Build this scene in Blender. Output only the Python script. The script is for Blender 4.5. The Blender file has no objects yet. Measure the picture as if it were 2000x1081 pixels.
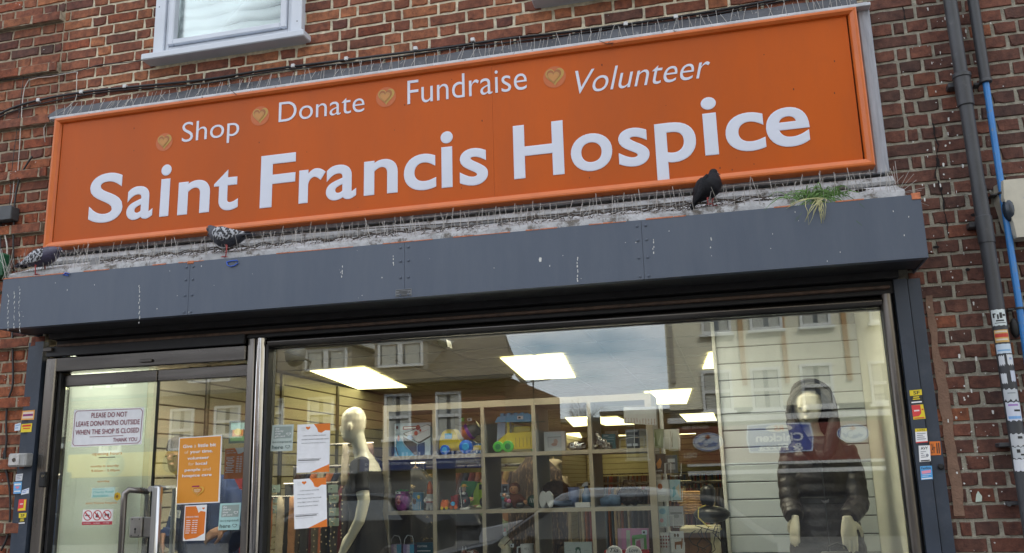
import bpy, math, random
from mathutils import Vector, Matrix, noise
random.seed(7)
PI = math.pi
scene = bpy.context.scene
COL = scene.collection

# ---------------------------------------------------------------- camera, world, sun, exposure
D = 4.675; EYE = 1.6; FPX = 1738.7
CR = Vector((0.97015, 0.24090, -0.02748)); CR.normalize()
def _basis():
    yaw, pitch, roll = -.2370, .2223, -.0275
    cy, sy, cp, sp, cr, sr = math.cos(yaw), math.sin(yaw), math.cos(pitch), math.sin(pitch), math.cos(roll), math.sin(roll)
    f = Vector((sy*cp, cy*cp, sp)); r = Vector((cy, -sy, 0)); u = r.cross(f)
    return cr*r + sr*u, -sr*r + cr*u, f
CR, CU, CF = _basis()
cam_d = bpy.data.cameras.new('camera'); cam = bpy.data.objects.new('camera', cam_d); COL.objects.link(cam)
cam_d.sensor_width = 36; cam_d.lens = FPX*36/2000; cam_d.clip_start = .05; cam_d.clip_end = 2000
cam.matrix_world = Matrix(((CR.x, CU.x, -CF.x, 0), (CR.y, CU.y, -CF.y, -D), (CR.z, CU.z, -CF.z, EYE), (0, 0, 0, 1)))
scene.camera = cam

SUN_EL, SUN_AZ = math.radians(42), math.radians(152)    # azimuth from -Y towards +X: the sun stands behind the shop and lights the houses opposite
w = bpy.data.worlds.new('World'); scene.world = w; w.use_nodes = True
nt = w.node_tree; nt.nodes.clear()
def wn(t, **k):
    n = nt.nodes.new(t)
    for a, b in k.items(): setattr(n, a, b)
    return n
out = wn('ShaderNodeOutputWorld'); bg = wn('ShaderNodeBackground')
sky = wn('ShaderNodeTexSky', sky_type='NISHITA', sun_disc=False, sun_elevation=SUN_EL, sun_rotation=PI-SUN_AZ)
tc = wn('ShaderNodeTexCoord'); sep = wn('ShaderNodeSeparateXYZ')
nt.links.new(tc.outputs['Generated'], sep.inputs[0])
mp = wn('ShaderNodeMapping'); mp.inputs['Scale'].default_value = (1.6, 1.6, 4.2); mp.inputs['Location'].default_value = (3.1, .4, 1.2)
nt.links.new(tc.outputs['Generated'], mp.inputs[0])
nz = wn('ShaderNodeTexNoise'); nz.inputs['Scale'].default_value = 2.1; nz.inputs['Detail'].default_value = 7; nz.inputs['Roughness'].default_value = .55
nt.links.new(mp.outputs[0], nz.inputs[0])
cr_ = wn('ShaderNodeValToRGB'); cr_.color_ramp.elements[0].position = .36; cr_.color_ramp.elements[1].position = .50
nt.links.new(nz.outputs[0], cr_.inputs[0])
cc = wn('ShaderNodeValToRGB'); cc.color_ramp.elements[0].position = .42; cc.color_ramp.elements[0].color = (10.4, 10.8, 11.5, 1)
cc.color_ramp.elements[1].position = .72; cc.color_ramp.elements[1].color = (5.6, 6.1, 7.0, 1)
nt.links.new(nz.outputs[0], cc.inputs[0])
mx = wn('ShaderNodeMix', data_type='RGBA')
nt.links.new(cr_.outputs[0], mx.inputs[0]); nt.links.new(sky.outputs[0], mx.inputs[6]); nt.links.new(cc.outputs[0], mx.inputs[7])
nt.links.new(mx.outputs[2], bg.inputs[0]); bg.inputs[1].default_value = .15
nt.links.new(bg.outputs[0], out.inputs[0])
sl = bpy.data.lights.new('sun', 'SUN'); sl.energy = 2.4; sl.angle = math.radians(4); sl.color = (1, .95, .88)
so = bpy.data.objects.new('sun', sl); COL.objects.link(so)
sdir = Vector((math.sin(SUN_AZ)*math.cos(SUN_EL), -math.cos(SUN_AZ)*math.cos(SUN_EL), math.sin(SUN_EL)))
so.rotation_euler = sdir.to_track_quat('Z', 'Y').to_euler(); so.location = (0, -10, 30)
scene.view_settings.view_transform = 'Standard'; scene.view_settings.look = 'None'
scene.view_settings.gamma = 1; scene.view_settings.use_curve_mapping = False
scene.view_settings.exposure = .60
scene.render.engine = 'CYCLES'
cy = scene.cycles; cy.use_denoising = True; cy.max_bounces = 8; cy.diffuse_bounces = 4; cy.glossy_bounces = 4
cy.transparent_max_bounces = 16; cy.caustics_reflective = False; cy.caustics_refractive = False; cy.sample_clamp_indirect = 6

# ---------------------------------------------------------------- calibrated facade: a point of the picture on the plane Y
def ray(px, py):
    return (px-1000)/FPX*CR - (py-540.5)/FPX*CU + CF
def at(px, py, Y=0.):
    v = ray(px, py); t = (D+Y)/v.y
    return Vector((v.x*t, Y, EYE+v.z*t))
def atz(px, py, z):
    v = ray(px, py); t = (z-EYE)/v.z
    return Vector((v.x*t, -D+v.y*t, z))
GY = .05                                                 # glass plane
def mir(px, py, Yv):                                     # the real place across the street of what the glass mirrors
    p = at(px, py, Yv); return Vector((p.x, 2*GY-Yv, p.z))

# ---------------------------------------------------------------- materials
MATS = {}
def mat(name, col, rough=.6, metal=0., var=.0, vscale=8., bump=0., bscale=60., spec=.5, emit=None, coat=0., stretch=None, dirt=None, dscale=6., dth=(.55, .7), transp=0.):
    if name in MATS: return MATS[name]
    m = bpy.data.materials.new(name); m.use_nodes = True; t = m.node_tree; b = t.nodes['Principled BSDF']
    b.inputs['Base Color'].default_value = (*col, 1); b.inputs['Roughness'].default_value = rough
    b.inputs['Metallic'].default_value = metal; b.inputs['Specular IOR Level'].default_value = spec
    b.inputs['Coat Weight'].default_value = coat
    if transp: b.inputs['Alpha'].default_value = 1-transp
    if emit: b.inputs['Emission Color'].default_value = (*emit[0], 1); b.inputs['Emission Strength'].default_value = emit[1]
    L = t.links
    geo = t.nodes.new('ShaderNodeNewGeometry')
    src = geo.outputs['Position']
    if stretch:
        mpn = t.nodes.new('ShaderNodeMapping'); mpn.inputs['Scale'].default_value = stretch; L.new(src, mpn.inputs[0]); src = mpn.outputs[0]
    last = None
    if var:
        n = t.nodes.new('ShaderNodeTexNoise'); n.inputs['Scale'].default_value = vscale; n.inputs['Detail'].default_value = 5; L.new(src, n.inputs[0])
        r = t.nodes.new('ShaderNodeValToRGB'); r.color_ramp.elements[0].position = .3; r.color_ramp.elements[1].position = .7
        r.color_ramp.elements[0].color = (*[max(0, c*(1-var)) for c in col], 1); r.color_ramp.elements[1].color = (*[min(1, c*(1+var)) for c in col], 1)
        L.new(n.outputs[0], r.inputs[0]); L.new(r.outputs[0], b.inputs['Base Color']); last = r.outputs[0]
        mr = t.nodes.new('ShaderNodeMapRange'); mr.inputs[3].default_value = max(.02, rough-.12*min(1, var*3)); mr.inputs[4].default_value = min(1, rough+.12*min(1, var*3))
        L.new(n.outputs[0], mr.inputs[0]); L.new(mr.outputs[0], b.inputs['Roughness'])
    if dirt:
        n = t.nodes.new('ShaderNodeTexNoise'); n.inputs['Scale'].default_value = dscale; n.inputs['Detail'].default_value = 8; n.inputs['Roughness'].default_value = .7; L.new(src, n.inputs[0])
        r = t.nodes.new('ShaderNodeValToRGB'); r.color_ramp.elements[0].position = dth[0]; r.color_ramp.elements[1].position = dth[1]
        L.new(n.outputs[0], r.inputs[0])
        x = t.nodes.new('ShaderNodeMix'); x.data_type = 'RGBA'; L.new(r.outputs[0], x.inputs[0])
        if last: L.new(last, x.inputs[6])
        else: x.inputs[6].default_value = (*col, 1)
        x.inputs[7].default_value = (*dirt, 1); L.new(x.outputs[2], b.inputs['Base Color'])
    if bump:
        n = t.nodes.new('ShaderNodeTexNoise'); n.inputs['Scale'].default_value = bscale; n.inputs['Detail'].default_value = 6; L.new(src, n.inputs[0])
        bp = t.nodes.new('ShaderNodeBump'); bp.inputs['Strength'].default_value = bump; bp.inputs['Distance'].default_value = .01
        L.new(n.outputs[0], bp.inputs['Height']); L.new(bp.outputs[0], b.inputs['Normal'])
    MATS[name] = m; return m

def brick_mat(name, cols, speck=.0, soot=.3):
    m = bpy.data.materials.new(name); m.use_nodes = True; t = m.node_tree; L = t.links; b = t.nodes['Principled BSDF']
    N = t.nodes.new
    oi = N('ShaderNodeObjectInfo'); at_ = N('ShaderNodeAttribute'); at_.attribute_name = 'tone'
    ad = N('ShaderNodeMath'); ad.operation = 'ADD'; L.new(oi.outputs['Random'], ad.inputs[0]); L.new(at_.outputs['Fac'], ad.inputs[1])
    fr = N('ShaderNodeMath'); fr.operation = 'FRACT'; L.new(ad.outputs[0], fr.inputs[0])
    rp = N('ShaderNodeValToRGB'); el = rp.color_ramp.elements
    while len(el) < len(cols): el.new(.5)
    for i, c in enumerate(cols): el[i].position = i/(len(cols)-1); el[i].color = (*c, 1)
    L.new(fr.outputs[0], rp.inputs[0])
    geo = N('ShaderNodeNewGeometry')
    n1 = N('ShaderNodeTexNoise'); n1.inputs['Scale'].default_value = 22; n1.inputs['Detail'].default_value = 8; n1.inputs['Roughness'].default_value = .68; L.new(geo.outputs['Position'], n1.inputs[0])
    r1 = N('ShaderNodeValToRGB'); r1.color_ramp.elements[0].position = .36; r1.color_ramp.elements[0].color = (1-soot*1.6, 1-soot*1.7, 1-soot*1.6, 1); r1.color_ramp.elements[1].position = .68; r1.color_ramp.elements[1].color = (1.35, 1.3, 1.2, 1)
    L.new(n1.outputs[0], r1.inputs[0])
    mu = N('ShaderNodeMix'); mu.data_type = 'RGBA'; mu.blend_type = 'MULTIPLY'; mu.inputs[0].default_value = 1
    L.new(rp.outputs[0], mu.inputs[6]); L.new(r1.outputs[0], mu.inputs[7])
    n2 = N('ShaderNodeTexNoise'); n2.inputs['Scale'].default_value = 3.1; n2.inputs['Detail'].default_value = 4; L.new(geo.outputs['Position'], n2.inputs[0])
    r2 = N('ShaderNodeValToRGB'); r2.color_ramp.elements[0].position = .4; r2.color_ramp.elements[0].color = (.72, .7, .7, 1); r2.color_ramp.elements[1].position = .62
    L.new(n2.outputs[0], r2.inputs[0])
    m2 = N('ShaderNodeMix'); m2.data_type = 'RGBA'; m2.blend_type = 'MULTIPLY'; m2.inputs[0].default_value = 1; L.new(mu.outputs[2], m2.inputs[6]); L.new(r2.outputs[0], m2.inputs[7])
    lastc = m2.outputs[2]
    if speck:
        n3 = N('ShaderNodeTexNoise'); n3.inputs['Scale'].default_value = 55; n3.inputs['Detail'].default_value = 5; L.new(geo.outputs['Position'], n3.inputs[0])
        n4 = N('ShaderNodeTexNoise'); n4.inputs['Scale'].default_value = 5; L.new(geo.outputs['Position'], n4.inputs[0])
        mm = N('ShaderNodeMath'); mm.operation = 'MULTIPLY_ADD'; mm.inputs[1].default_value = .35; L.new(n4.outputs[0], mm.inputs[0]); L.new(n3.outputs[0], mm.inputs[2])
        r3 = N('ShaderNodeValToRGB'); r3.color_ramp.elements[0].position = .93-speck; r3.color_ramp.elements[1].position = .955-speck
        L.new(mm.outputs[0], r3.inputs[0])
        m3 = N('ShaderNodeMix'); m3.data_type = 'RGBA'; L.new(r3.outputs[0], m3.inputs[0]); L.new(lastc, m3.inputs[6]); m3.inputs[7].default_value = (.62, .62, .6, 1); lastc = m3.outputs[2]
    L.new(lastc, b.inputs['Base Color']); b.inputs['Roughness'].default_value = .9
    bp = N('ShaderNodeBump'); bp.inputs['Strength'].default_value = .9; bp.inputs['Distance'].default_value = .006
    n5 = N('ShaderNodeTexNoise'); n5.inputs['Scale'].default_value = 70; n5.inputs['Detail'].default_value = 8; n5.inputs['Roughness'].default_value = .75; L.new(geo.outputs['Position'], n5.inputs[0])
    L.new(n5.outputs[0], bp.inputs['Height']); L.new(bp.outputs[0], b.inputs['Normal'])
    MATS[name] = m; return m

def glass_mat(name, tint=(.93, .96, .95), base=.05, k=1.2):
    m = bpy.data.materials.new(name); m.use_nodes = True; t = m.node_tree; t.nodes.clear(); N = t.nodes.new; L = t.links
    o = N('ShaderNodeOutputMaterial'); tr = N('ShaderNodeBsdfTransparent'); tr.inputs[0].default_value = (*tint, 1)
    gl = N('ShaderNodeBsdfGlossy'); gl.inputs['Roughness'].default_value = .0; gl.inputs[0].default_value = (.97, 1, 1, 1)
    fn = N('ShaderNodeFresnel'); fn.inputs[0].default_value = 1.5
    ma = N('ShaderNodeMath'); ma.operation = 'MULTIPLY_ADD'; ma.inputs[1].default_value = k; ma.inputs[2].default_value = base; ma.use_clamp = True
    mx = N('ShaderNodeMixShader'); L.new(fn.outputs[0], ma.inputs[0]); L.new(ma.outputs[0], mx.inputs[0]); L.new(tr.outputs[0], mx.inputs[1]); L.new(gl.outputs[0], mx.inputs[2]); L.new(mx.outputs[0], o.inputs[0])
    MATS[name] = m; return m

# ---------------------------------------------------------------- mesh helpers
class G:
    def __init__(s): s.v = []; s.f = []; s.m = []; s.mi = 0
    def add(s, vs, fs):
        n = len(s.v); s.v += [Vector(v) for v in vs]; s.f += [tuple(i+n for i in f) for f in fs]; s.m += [s.mi]*len(fs); return s
    def box(s, x0, x1, y0, y1, z0, z1, b=0.):
        if b <= 0:
            return s.add([(x0,y0,z0),(x1,y0,z0),(x1,y1,z0),(x0,y1,z0),(x0,y0,z1),(x1,y0,z1),(x1,y1,z1),(x0,y1,z1)],
                  [(0,3,2,1),(4,5,6,7),(0,1,5,4),(1,2,6,5),(2,3,7,6),(3,0,4,7)])
        vs = []; idx = {}
        for i, x in enumerate((x0, x1)):
            for j, y in enumerate((y0, y1)):
                for k, z in enumerate((z0, z1)):
                    sx, sy, sz = (b, -b)[i], (b, -b)[j], (b, -b)[k]
                    idx[i,j,k] = len(vs); vs += [(x, y+sy, z+sz), (x+sx, y, z+sz), (x+sx, y+sy, z)]
        I = lambda i,j,k,a: idx[i,j,k]+a
        fs = [(I(0,0,0,0),I(0,0,1,0),I(0,1,1,0),I(0,1,0,0)), (I(1,0,0,0),I(1,1,0,0),I(1,1,1,0),I(1,0,1,0)),
              (I(0,0,0,1),I(1,0,0,1),I(1,0,1,1),I(0,0,1,1)), (I(0,1,0,1),I(0,1,1,1),I(1,1,1,1),I(1,1,0,1)),
              (I(0,0,0,2),I(0,1,0,2),I(1,1,0,2),I(1,0,0,2)), (I(0,0,1,2),I(1,0,1,2),I(1,1,1,2),I(0,1,1,2))]
        for j in (0,1):
            for k in (0,1): fs.append((I(0,j,k,1),I(0,j,k,2),I(1,j,k,2),I(1,j,k,1)))
        for i in (0,1):
            for k in (0,1): fs.append((I(i,0,k,0),I(i,0,k,2),I(i,1,k,2),I(i,1,k,0)))
        for i in (0,1):
            for j in (0,1): fs.append((I(i,j,0,0),I(i,j,0,1),I(i,j,1,1),I(i,j,1,0)))
        for i in (0,1):
            for j in (0,1):
                for k in (0,1): fs.append((I(i,j,k,0),I(i,j,k,1),I(i,j,k,2)))
        return s.add(vs, fs)
    def poly(s, pts): return s.add(pts, [tuple(range(len(pts)))])
    def prism(s, pts, ext):
        n = len(pts); e = Vector(ext); p = [Vector(q) for q in pts]
        return s.add(p+[q+e for q in p], [tuple(range(n)), tuple(range(2*n-1, n-1, -1))]+[(i, (i+1)%n, n+(i+1)%n, n+i) for i in range(n)])
    def loft(s, rings, cap=True, closed=True):
        n = len(rings[0]); vs = [v for r in rings for v in r]; fs = []
        for a in range(len(rings)-1):
            for i in range(n if closed else n-1):
                j = (i+1) % n; fs.append((a*n+i, a*n+j, (a+1)*n+j, (a+1)*n+i))
        if cap: fs += [tuple(range(n-1, -1, -1)), tuple(range((len(rings)-1)*n, len(rings)*n))]
        return s.add(vs, fs)
    def tube(s, path, r, n=8, cap=True):
        P = [Vector(p) for p in path]; rings = []; up = None
        rr = r if isinstance(r, (list, tuple)) else [r]*len(P)
        for i, p in enumerate(P):
            d = (P[min(i+1, len(P)-1)]-P[max(i-1, 0)]).normalized()
            if up is None: up = Vector((0,0,1)) if abs(d.z) < .9 else Vector((0,1,0))
            a = d.cross(up); a.normalize(); up = a.cross(d); up.normalize()
            rings.append([p+rr[i]*(math.cos(2*PI*k/n)*a+math.sin(2*PI*k/n)*up) for k in range(n)])
        return s.loft(rings, cap)
    def limb(s, pts, n=12):            # pts: (point, rx, ry) rings perpendicular to the path; rx across, ry along Y
        P = [Vector(p[0]) for p in pts]; rings = []
        for i, (p, rx, ry) in enumerate(pts):
            d = (P[min(i+1, len(P)-1)]-P[max(i-1, 0)]).normalized()
            b = Vector((0,1,0)); b = b-b.dot(d)*d
            if b.length < .2: b = Vector((1,0,0)); b = b-b.dot(d)*d
            b.normalize(); a = d.cross(b)
            rings.append([Vector(p)+rx*math.cos(2*PI*k/n)*a+ry*math.sin(2*PI*k/n)*b for k in range(n)])
        return s.loft(rings)
    def ell(s, c, rx, ry, rz, n=14, m=9):
        c = Vector(c); rings = []
        for i in range(m+1):
            t = PI*i/m; q = max(.02, math.sin(t))
            rings.append([c+Vector((rx*q*math.cos(2*PI*k/n), ry*q*math.sin(2*PI*k/n), -rz*math.cos(t))) for k in range(n)])
        return s.loft(rings)
    def lathe(s, c, prof, n=16, axis='z', cap=True):
        c = Vector(c); rings = []
        for r, h in prof:
            ring = []
            for k in range(n):
                x, y = r*math.cos(2*PI*k/n), r*math.sin(2*PI*k/n)
                ring.append(c+(Vector((x, y, h)) if axis == 'z' else Vector((x, h, y)) if axis == 'y' else Vector((h, x, y))))
            rings.append(ring)
        return s.loft(rings, cap)
    def xf(s, M, start=0):
        s.v = s.v[:start]+[M @ v for v in s.v[start:]]; return s
    def mesh(s, name, mats, smooth=False):
        me = bpy.data.meshes.new(name); me.from_pydata([tuple(v) for v in s.v], [], s.f)
        for m in (mats if isinstance(mats, (list, tuple)) else [mats]): me.materials.append(m)
        for p, i in zip(me.polygons, s.m): p.material_index = i
        if smooth: me.shade_smooth() if smooth is True else me.polygons.foreach_set('use_smooth', [True]*len(me.polygons))
        me.validate(); me.update(); fix_normals(me)
        return me
    def build(s, name, m, parent=None, smooth=False, loc=None):
        o = (parent_loc(parent) if parent else (Vector(loc) if loc is not None else Vector((0,0,0))))
        s.v = [v-o for v in s.v]
        me = s.mesh(name, m, smooth)
        ob = bpy.data.objects.new(name, me); COL.objects.link(ob)
        if parent: ob.parent = parent
        else: ob.location = o
        if smooth == 'auto': autosmooth(ob)
        return ob
import bmesh
def fix_normals(me):
    bm = bmesh.new(); bm.from_mesh(me); bmesh.ops.recalc_face_normals(bm, faces=bm.faces); bm.to_mesh(me); bm.free()
def autosmooth(ob):
    me = ob.data; bm = bmesh.new(); bm.from_mesh(me)
    for e in bm.edges:
        e.smooth = not (len(e.link_faces) == 2 and e.calc_face_angle(0) > .7)
    for f in bm.faces: f.smooth = True
    bm.to_mesh(me); bm.free()
def parent_loc(o):
    v = Vector((0,0,0))
    while o: v += o.location; o = o.parent
    return v
def tag(o, label=None, cat=None, group=None, kind=None):
    if label: o['label'] = label
    if cat: o['category'] = cat
    if group: o['group'] = group
    if kind: o['kind'] = kind
    return o
def thing(name, label, cat, loc, group=None):
    o = bpy.data.objects.new(name, None); COL.objects.link(o); o.location = Vector(loc); o.empty_display_size = .1
    return tag(o, label, cat, group)
def struct(o): o['kind'] = 'structure'; return o
def stuff(o): o['kind'] = 'stuff'; return o
def fused(g, name, m, parent, voxel=.01, sm=2):
    """all overlapping closed lofts of g become one continuous skin"""
    o = parent_loc(parent) if parent else Vector((0,0,0))
    g.v = [v-o for v in g.v]
    me = g.mesh(name, m); ob = bpy.data.objects.new(name, me); COL.objects.link(ob)
    r = ob.modifiers.new('r', 'REMESH'); r.mode = 'VOXEL'; r.voxel_size = voxel; r.use_smooth_shade = True
    if sm: s_ = ob.modifiers.new('s', 'SMOOTH'); s_.iterations = sm; s_.factor = .5
    dg = bpy.context.evaluated_depsgraph_get(); me2 = bpy.data.meshes.new_from_object(ob.evaluated_get(dg)); ob.modifiers.clear()
    me2.name = name; me2.materials.clear(); me2.materials.append(m); ob.data = me2
    me2.polygons.foreach_set('material_index', [0]*len(me2.polygons))
    me2.shade_smooth()
    if parent: ob.parent = parent
    return ob
def copy_tree(o, parent=None):
    c = o.copy(); COL.objects.link(c); c.parent = parent
    for ch in list(o.children): copy_tree(ch, c)
    return c

_tc = {}
def text2d(s, bold=0., shear=0., res=3):
    k = (s, bold, shear)
    if k in _tc: return _tc[k]
    cu = bpy.data.curves.new('t', 'FONT'); cu.body = s; cu.size = 1; cu.offset = bold; cu.shear = shear; cu.resolution_u = res
    ob = bpy.data.objects.new('t', cu); me = bpy.data.meshes.new_from_object(ob)
    vs = [(v.co.x, v.co.y) for v in me.vertices]; fs = [tuple(p.vertices) for p in me.polygons]
    bpy.data.objects.remove(ob); bpy.data.curves.remove(cu); bpy.data.meshes.remove(me)
    if not vs: vs = [(0,0)]
    x0 = min(v[0] for v in vs); x1 = max(v[0] for v in vs); y0 = min(v[1] for v in vs); y1 = max(v[1] for v in vs)
    r = ([((x-x0)/max(1e-6, x1-x0), (y-y0)/max(1e-6, y1-y0)) for x, y in vs], fs, (x1-x0)/max(1e-6, y1-y0))
    _tc[k] = r; return r
def heart2d(n=28):
    pts = []
    for i in range(n):
        t = 2*PI*i/n; x = 16*math.sin(t)**3; y = 13*math.cos(t)-5*math.cos(2*t)-2*math.cos(3*t)-math.cos(4*t)
        pts.append((x/34, (y+2)/34))
    return pts

INK = {}
def ink(c):
    k = tuple(round(x, 3) for x in c)
    if k not in INK: INK[k] = mat('print_%d' % len(INK), c, .6)
    return INK[k]
def printed(parent, TL, TR, BR, BL, items, nrm, lift=.0003, single=None):
    """flat print on a sheet: items in u (0..1 left to right) and v (0..1 top to bottom)"""
    TL, TR, BR, BL = map(Vector, (TL, TR, BR, BL)); nrm = Vector(nrm)
    def P(u, v, k): return (TL*(1-u)+TR*u)*(1-v)+(BL*(1-u)+BR*u)*v+nrm*lift*k
    groups = {}; lev = 0
    for it in items:
        lev += 1; kind, col = it[0], it[1]
        key = tuple(round(c, 3) for c in col); g = groups.setdefault(key, G())
        if kind == 't':                                   # text: u0,v_top,u1,v_bottom
            s, u0, v0, u1, v1 = it[2:7]; b = it[7] if len(it) > 7 else 0.; sh = it[8] if len(it) > 8 else 0.
            vs, fs, _ = text2d(s, b, sh)
            g.add([P(u0+(u1-u0)*x, v1+(v0-v1)*y, lev) for x, y in vs], fs)
        elif kind == 'r':
            u0, v0, u1, v1 = it[2:6]; g.poly([P(u0,v1,lev), P(u1,v1,lev), P(u1,v0,lev), P(u0,v0,lev)])
        elif kind == 'p': g.poly([P(u, v, lev) for u, v in it[2]])
        elif kind == 'h':
            cx, cyy, su, sv = it[2:6]; g.poly([P(cx+x*su, cyy-y*sv, lev) for x, y in heart2d()])
        elif kind == 'c':
            cx, cyy, su, sv = it[2:6]; g.poly([P(cx+math.cos(2*PI*i/24)*su, cyy+math.sin(2*PI*i/24)*sv, lev) for i in range(24)])
        elif kind == 'o':                                 # ring
            cx, cyy, su, sv, th = it[2:7]; n = 24
            a = [P(cx+math.cos(2*PI*i/n)*su, cyy+math.sin(2*PI*i/n)*sv, lev) for i in range(n)]
            b = [P(cx+math.cos(2*PI*i/n)*su*(1-th), cyy+math.sin(2*PI*i/n)*sv*(1-th), lev) for i in range(n)]
            g.add(a+b, [(i, (i+1)%n, n+(i+1)%n, n+i) for i in range(n)])
        elif kind == 'l':                                 # line u0,v0,u1,v1,width(in v)
            u0, v0, u1, v1, wd = it[2:7]
            du, dv = u1-u0, v1-v0; Lw = math.hypot(du, dv) or 1; ox, oy = -dv/Lw*wd/2, du/Lw*wd/2
            g.poly([P(u0+ox,v0+oy,lev), P(u1+ox,v1+oy,lev), P(u1-ox,v1-oy,lev), P(u0-ox,v0-oy,lev)])
    for key, g in groups.items():
        g.build('print', ink(key), parent)
def sheet(name, label, cat, c4, col, items, thick=.002, group=None, nrm=(0,-1,0), rough=.5, parent=None):
    """c4 = TL, TR, BR, BL corners in space"""
    c4 = [Vector(c) for c in c4]; n = Vector(nrm)
    loc = (c4[2]+c4[3])/2
    root = thing(name, label, cat, loc, group) if parent is None else parent
    m = mat('paper_%02x%02x%02x' % tuple(int(c*255) for c in col), col, rough, var=.04, vscale=30)
    G().prism([c-n*thick for c in c4], n*thick).build('sheet' if parent is None else name, m, root)
    printed(root, *c4, items, n)
    return root
def pxsheet(name, label, cat, px4, Y, *a, **k):
    return sheet(name, label, cat, [at(x, y, Y) for x, y in px4], *a, **k)
# ---------------------------------------------------------------- palette
B_MID = brick_mat('brick_midred', [(.19,.070,.044),(.27,.098,.054),(.36,.135,.066),(.20,.070,.045),(.42,.165,.075),(.14,.055,.042),(.31,.112,.060),(.24,.085,.052)], 0., .3)
B_RED = brick_mat('brick_orange', [(.34,.10,.045),(.25,.07,.035),(.42,.14,.06),(.13,.05,.04),(.37,.12,.055),(.30,.085,.04)], .06, .34)
B_DRK = brick_mat('brick_maroon', [(.135,.063,.047),(.175,.076,.054),(.115,.057,.046),(.20,.082,.056),(.098,.054,.044),(.155,.068,.050),(.22,.086,.056)], .042, .30)
MORT_C = mat('mortar_cream', (.66,.60,.45), .95, var=.28, vscale=30, bump=.8, bscale=140, dirt=(.16,.14,.12), dscale=9, dth=(.62,.8))
MORT_G = mat('mortar_grey', (.33,.31,.25), .95, var=.3, vscale=30, bump=.8, bscale=140, dirt=(.08,.075,.07), dscale=9, dth=(.55,.75))
MORT_O = mat('mortar_buff', (.38,.32,.23), .95, var=.3, vscale=30, bump=.8, bscale=140, dirt=(.10,.09,.08), dscale=9, dth=(.55,.75))
ANTH = mat('anthracite_paint', (.070,.090,.128), .42, var=.03, vscale=3, bump=.05, bscale=40, spec=.5, stretch=(3,3,.6), dirt=(.095,.115,.150), dscale=2.2, dth=(.40,.85))
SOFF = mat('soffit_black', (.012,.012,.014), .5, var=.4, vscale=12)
STEEL = mat('brushed_steel', (.24,.225,.21), .28, metal=1, var=.16, vscale=5, stretch=(5,5,.5), bump=.02)
DSTEEL = mat('dark_bronze_steel', (.17,.155,.14), .3, metal=1, var=.35, vscale=4, stretch=(5,5,.5))
TSTEEL = mat('transom_steel', (.12,.112,.105), .27, metal=1, var=.3, vscale=3, stretch=(.5,5,6))
CHROME = mat('polished_steel', (.50,.49,.48), .14, metal=1, var=.2, vscale=6, stretch=(6,6,1), bump=.05, bscale=9)
LEAD = mat('lead_grey', (.075,.08,.09), .62, metal=.2, var=.28, vscale=6, bump=.4, bscale=30, dirt=(.33,.33,.33), dscale=14, dth=(.62,.72))
UPVC = mat('white_upvc', (.60,.64,.70), .35, var=.05, vscale=5)
CABLE = mat('black_cable', (.018,.018,.02), .5)
WHITEC = mat('white_cable', (.55,.53,.48), .5)
ORANGE = mat('sign_orange', (.50,.092,.006), .42, var=.13, vscale=1.1, stretch=(1,1,.3), spec=.2, dirt=(.40,.085,.016), dscale=3, dth=(.45,.9))
ORFRAME = mat('sign_frame_orange', (.58,.135,.022), .36, var=.08, vscale=9)
LETTER = mat('letter_white', (.64,.67,.76), .4, var=.03, vscale=6)
GLASS = glass_mat('shop_glass', base=.05, k=1.5)
GLASS2 = glass_mat('clear_glass', base=.0, k=.7)
GREYB = mat('weathered_board', (.34,.36,.40), .6, var=.22, vscale=9, stretch=(6,6,.6), dirt=(.14,.13,.12), dscale=11, dth=(.66,.74), bump=.2)
CONC = mat('painted_ledge', (.38,.38,.385), .85, var=.2, vscale=12, bump=.8, bscale=50, dirt=(.13,.115,.10), dscale=14, dth=(.53,.62))
SPIKE = mat('spike_wire', (.42,.40,.37), .5, metal=.35)
BLACKR = mat('rubber_black', (.01,.01,.01), .6)

BX0, BX1, BZ1 = -6.4, 3.2, 5.7          # facade extent
COURSE0 = 3.975
# ---------------------------------------------------------------- setting: ground and street
pave = mat('paving', (.17,.165,.155), .85, var=.2, vscale=3, bump=.3, bscale=30)
asph = mat('asphalt', (.05,.05,.052), .9, var=.25, vscale=4, bump=.5, bscale=90)
kerbm = mat('kerb_granite', (.26,.26,.25), .8, var=.2, vscale=6)
struct(G().box(-90, 90, -90, 40, -.42, -.15).build('ground', asph))
struct(G().box(-60, 60, -14.0, -5.9, -.15, -.12).build('road', asph))
struct(G().box(-60, 60, -5.75, .0, -.15, 0).build('pavement', pave))
struct(G().box(-60, 60, -5.9, -5.752, -.15, -.004, .01).build('kerb', kerbm))
struct(G().box(-60, 60, -18.9, -14.15, -.15, 0).build('far_pavement', pave))
struct(G().box(-60, 60, -14.148, -14.0, -.15, -.004, .01).build('far_kerb', kerbm))
pl = mat('road_paint', (.7,.7,.66), .7, var=.15, vscale=9)
g = G()
for i in range(-9, 10): g.box(i*6, i*6+3, -10.05, -9.95, -.12, -.114)
struct(stuff(g.build('road_marking', pl))); COL.objects['road_marking']['kind'] = 'structure'

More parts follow.
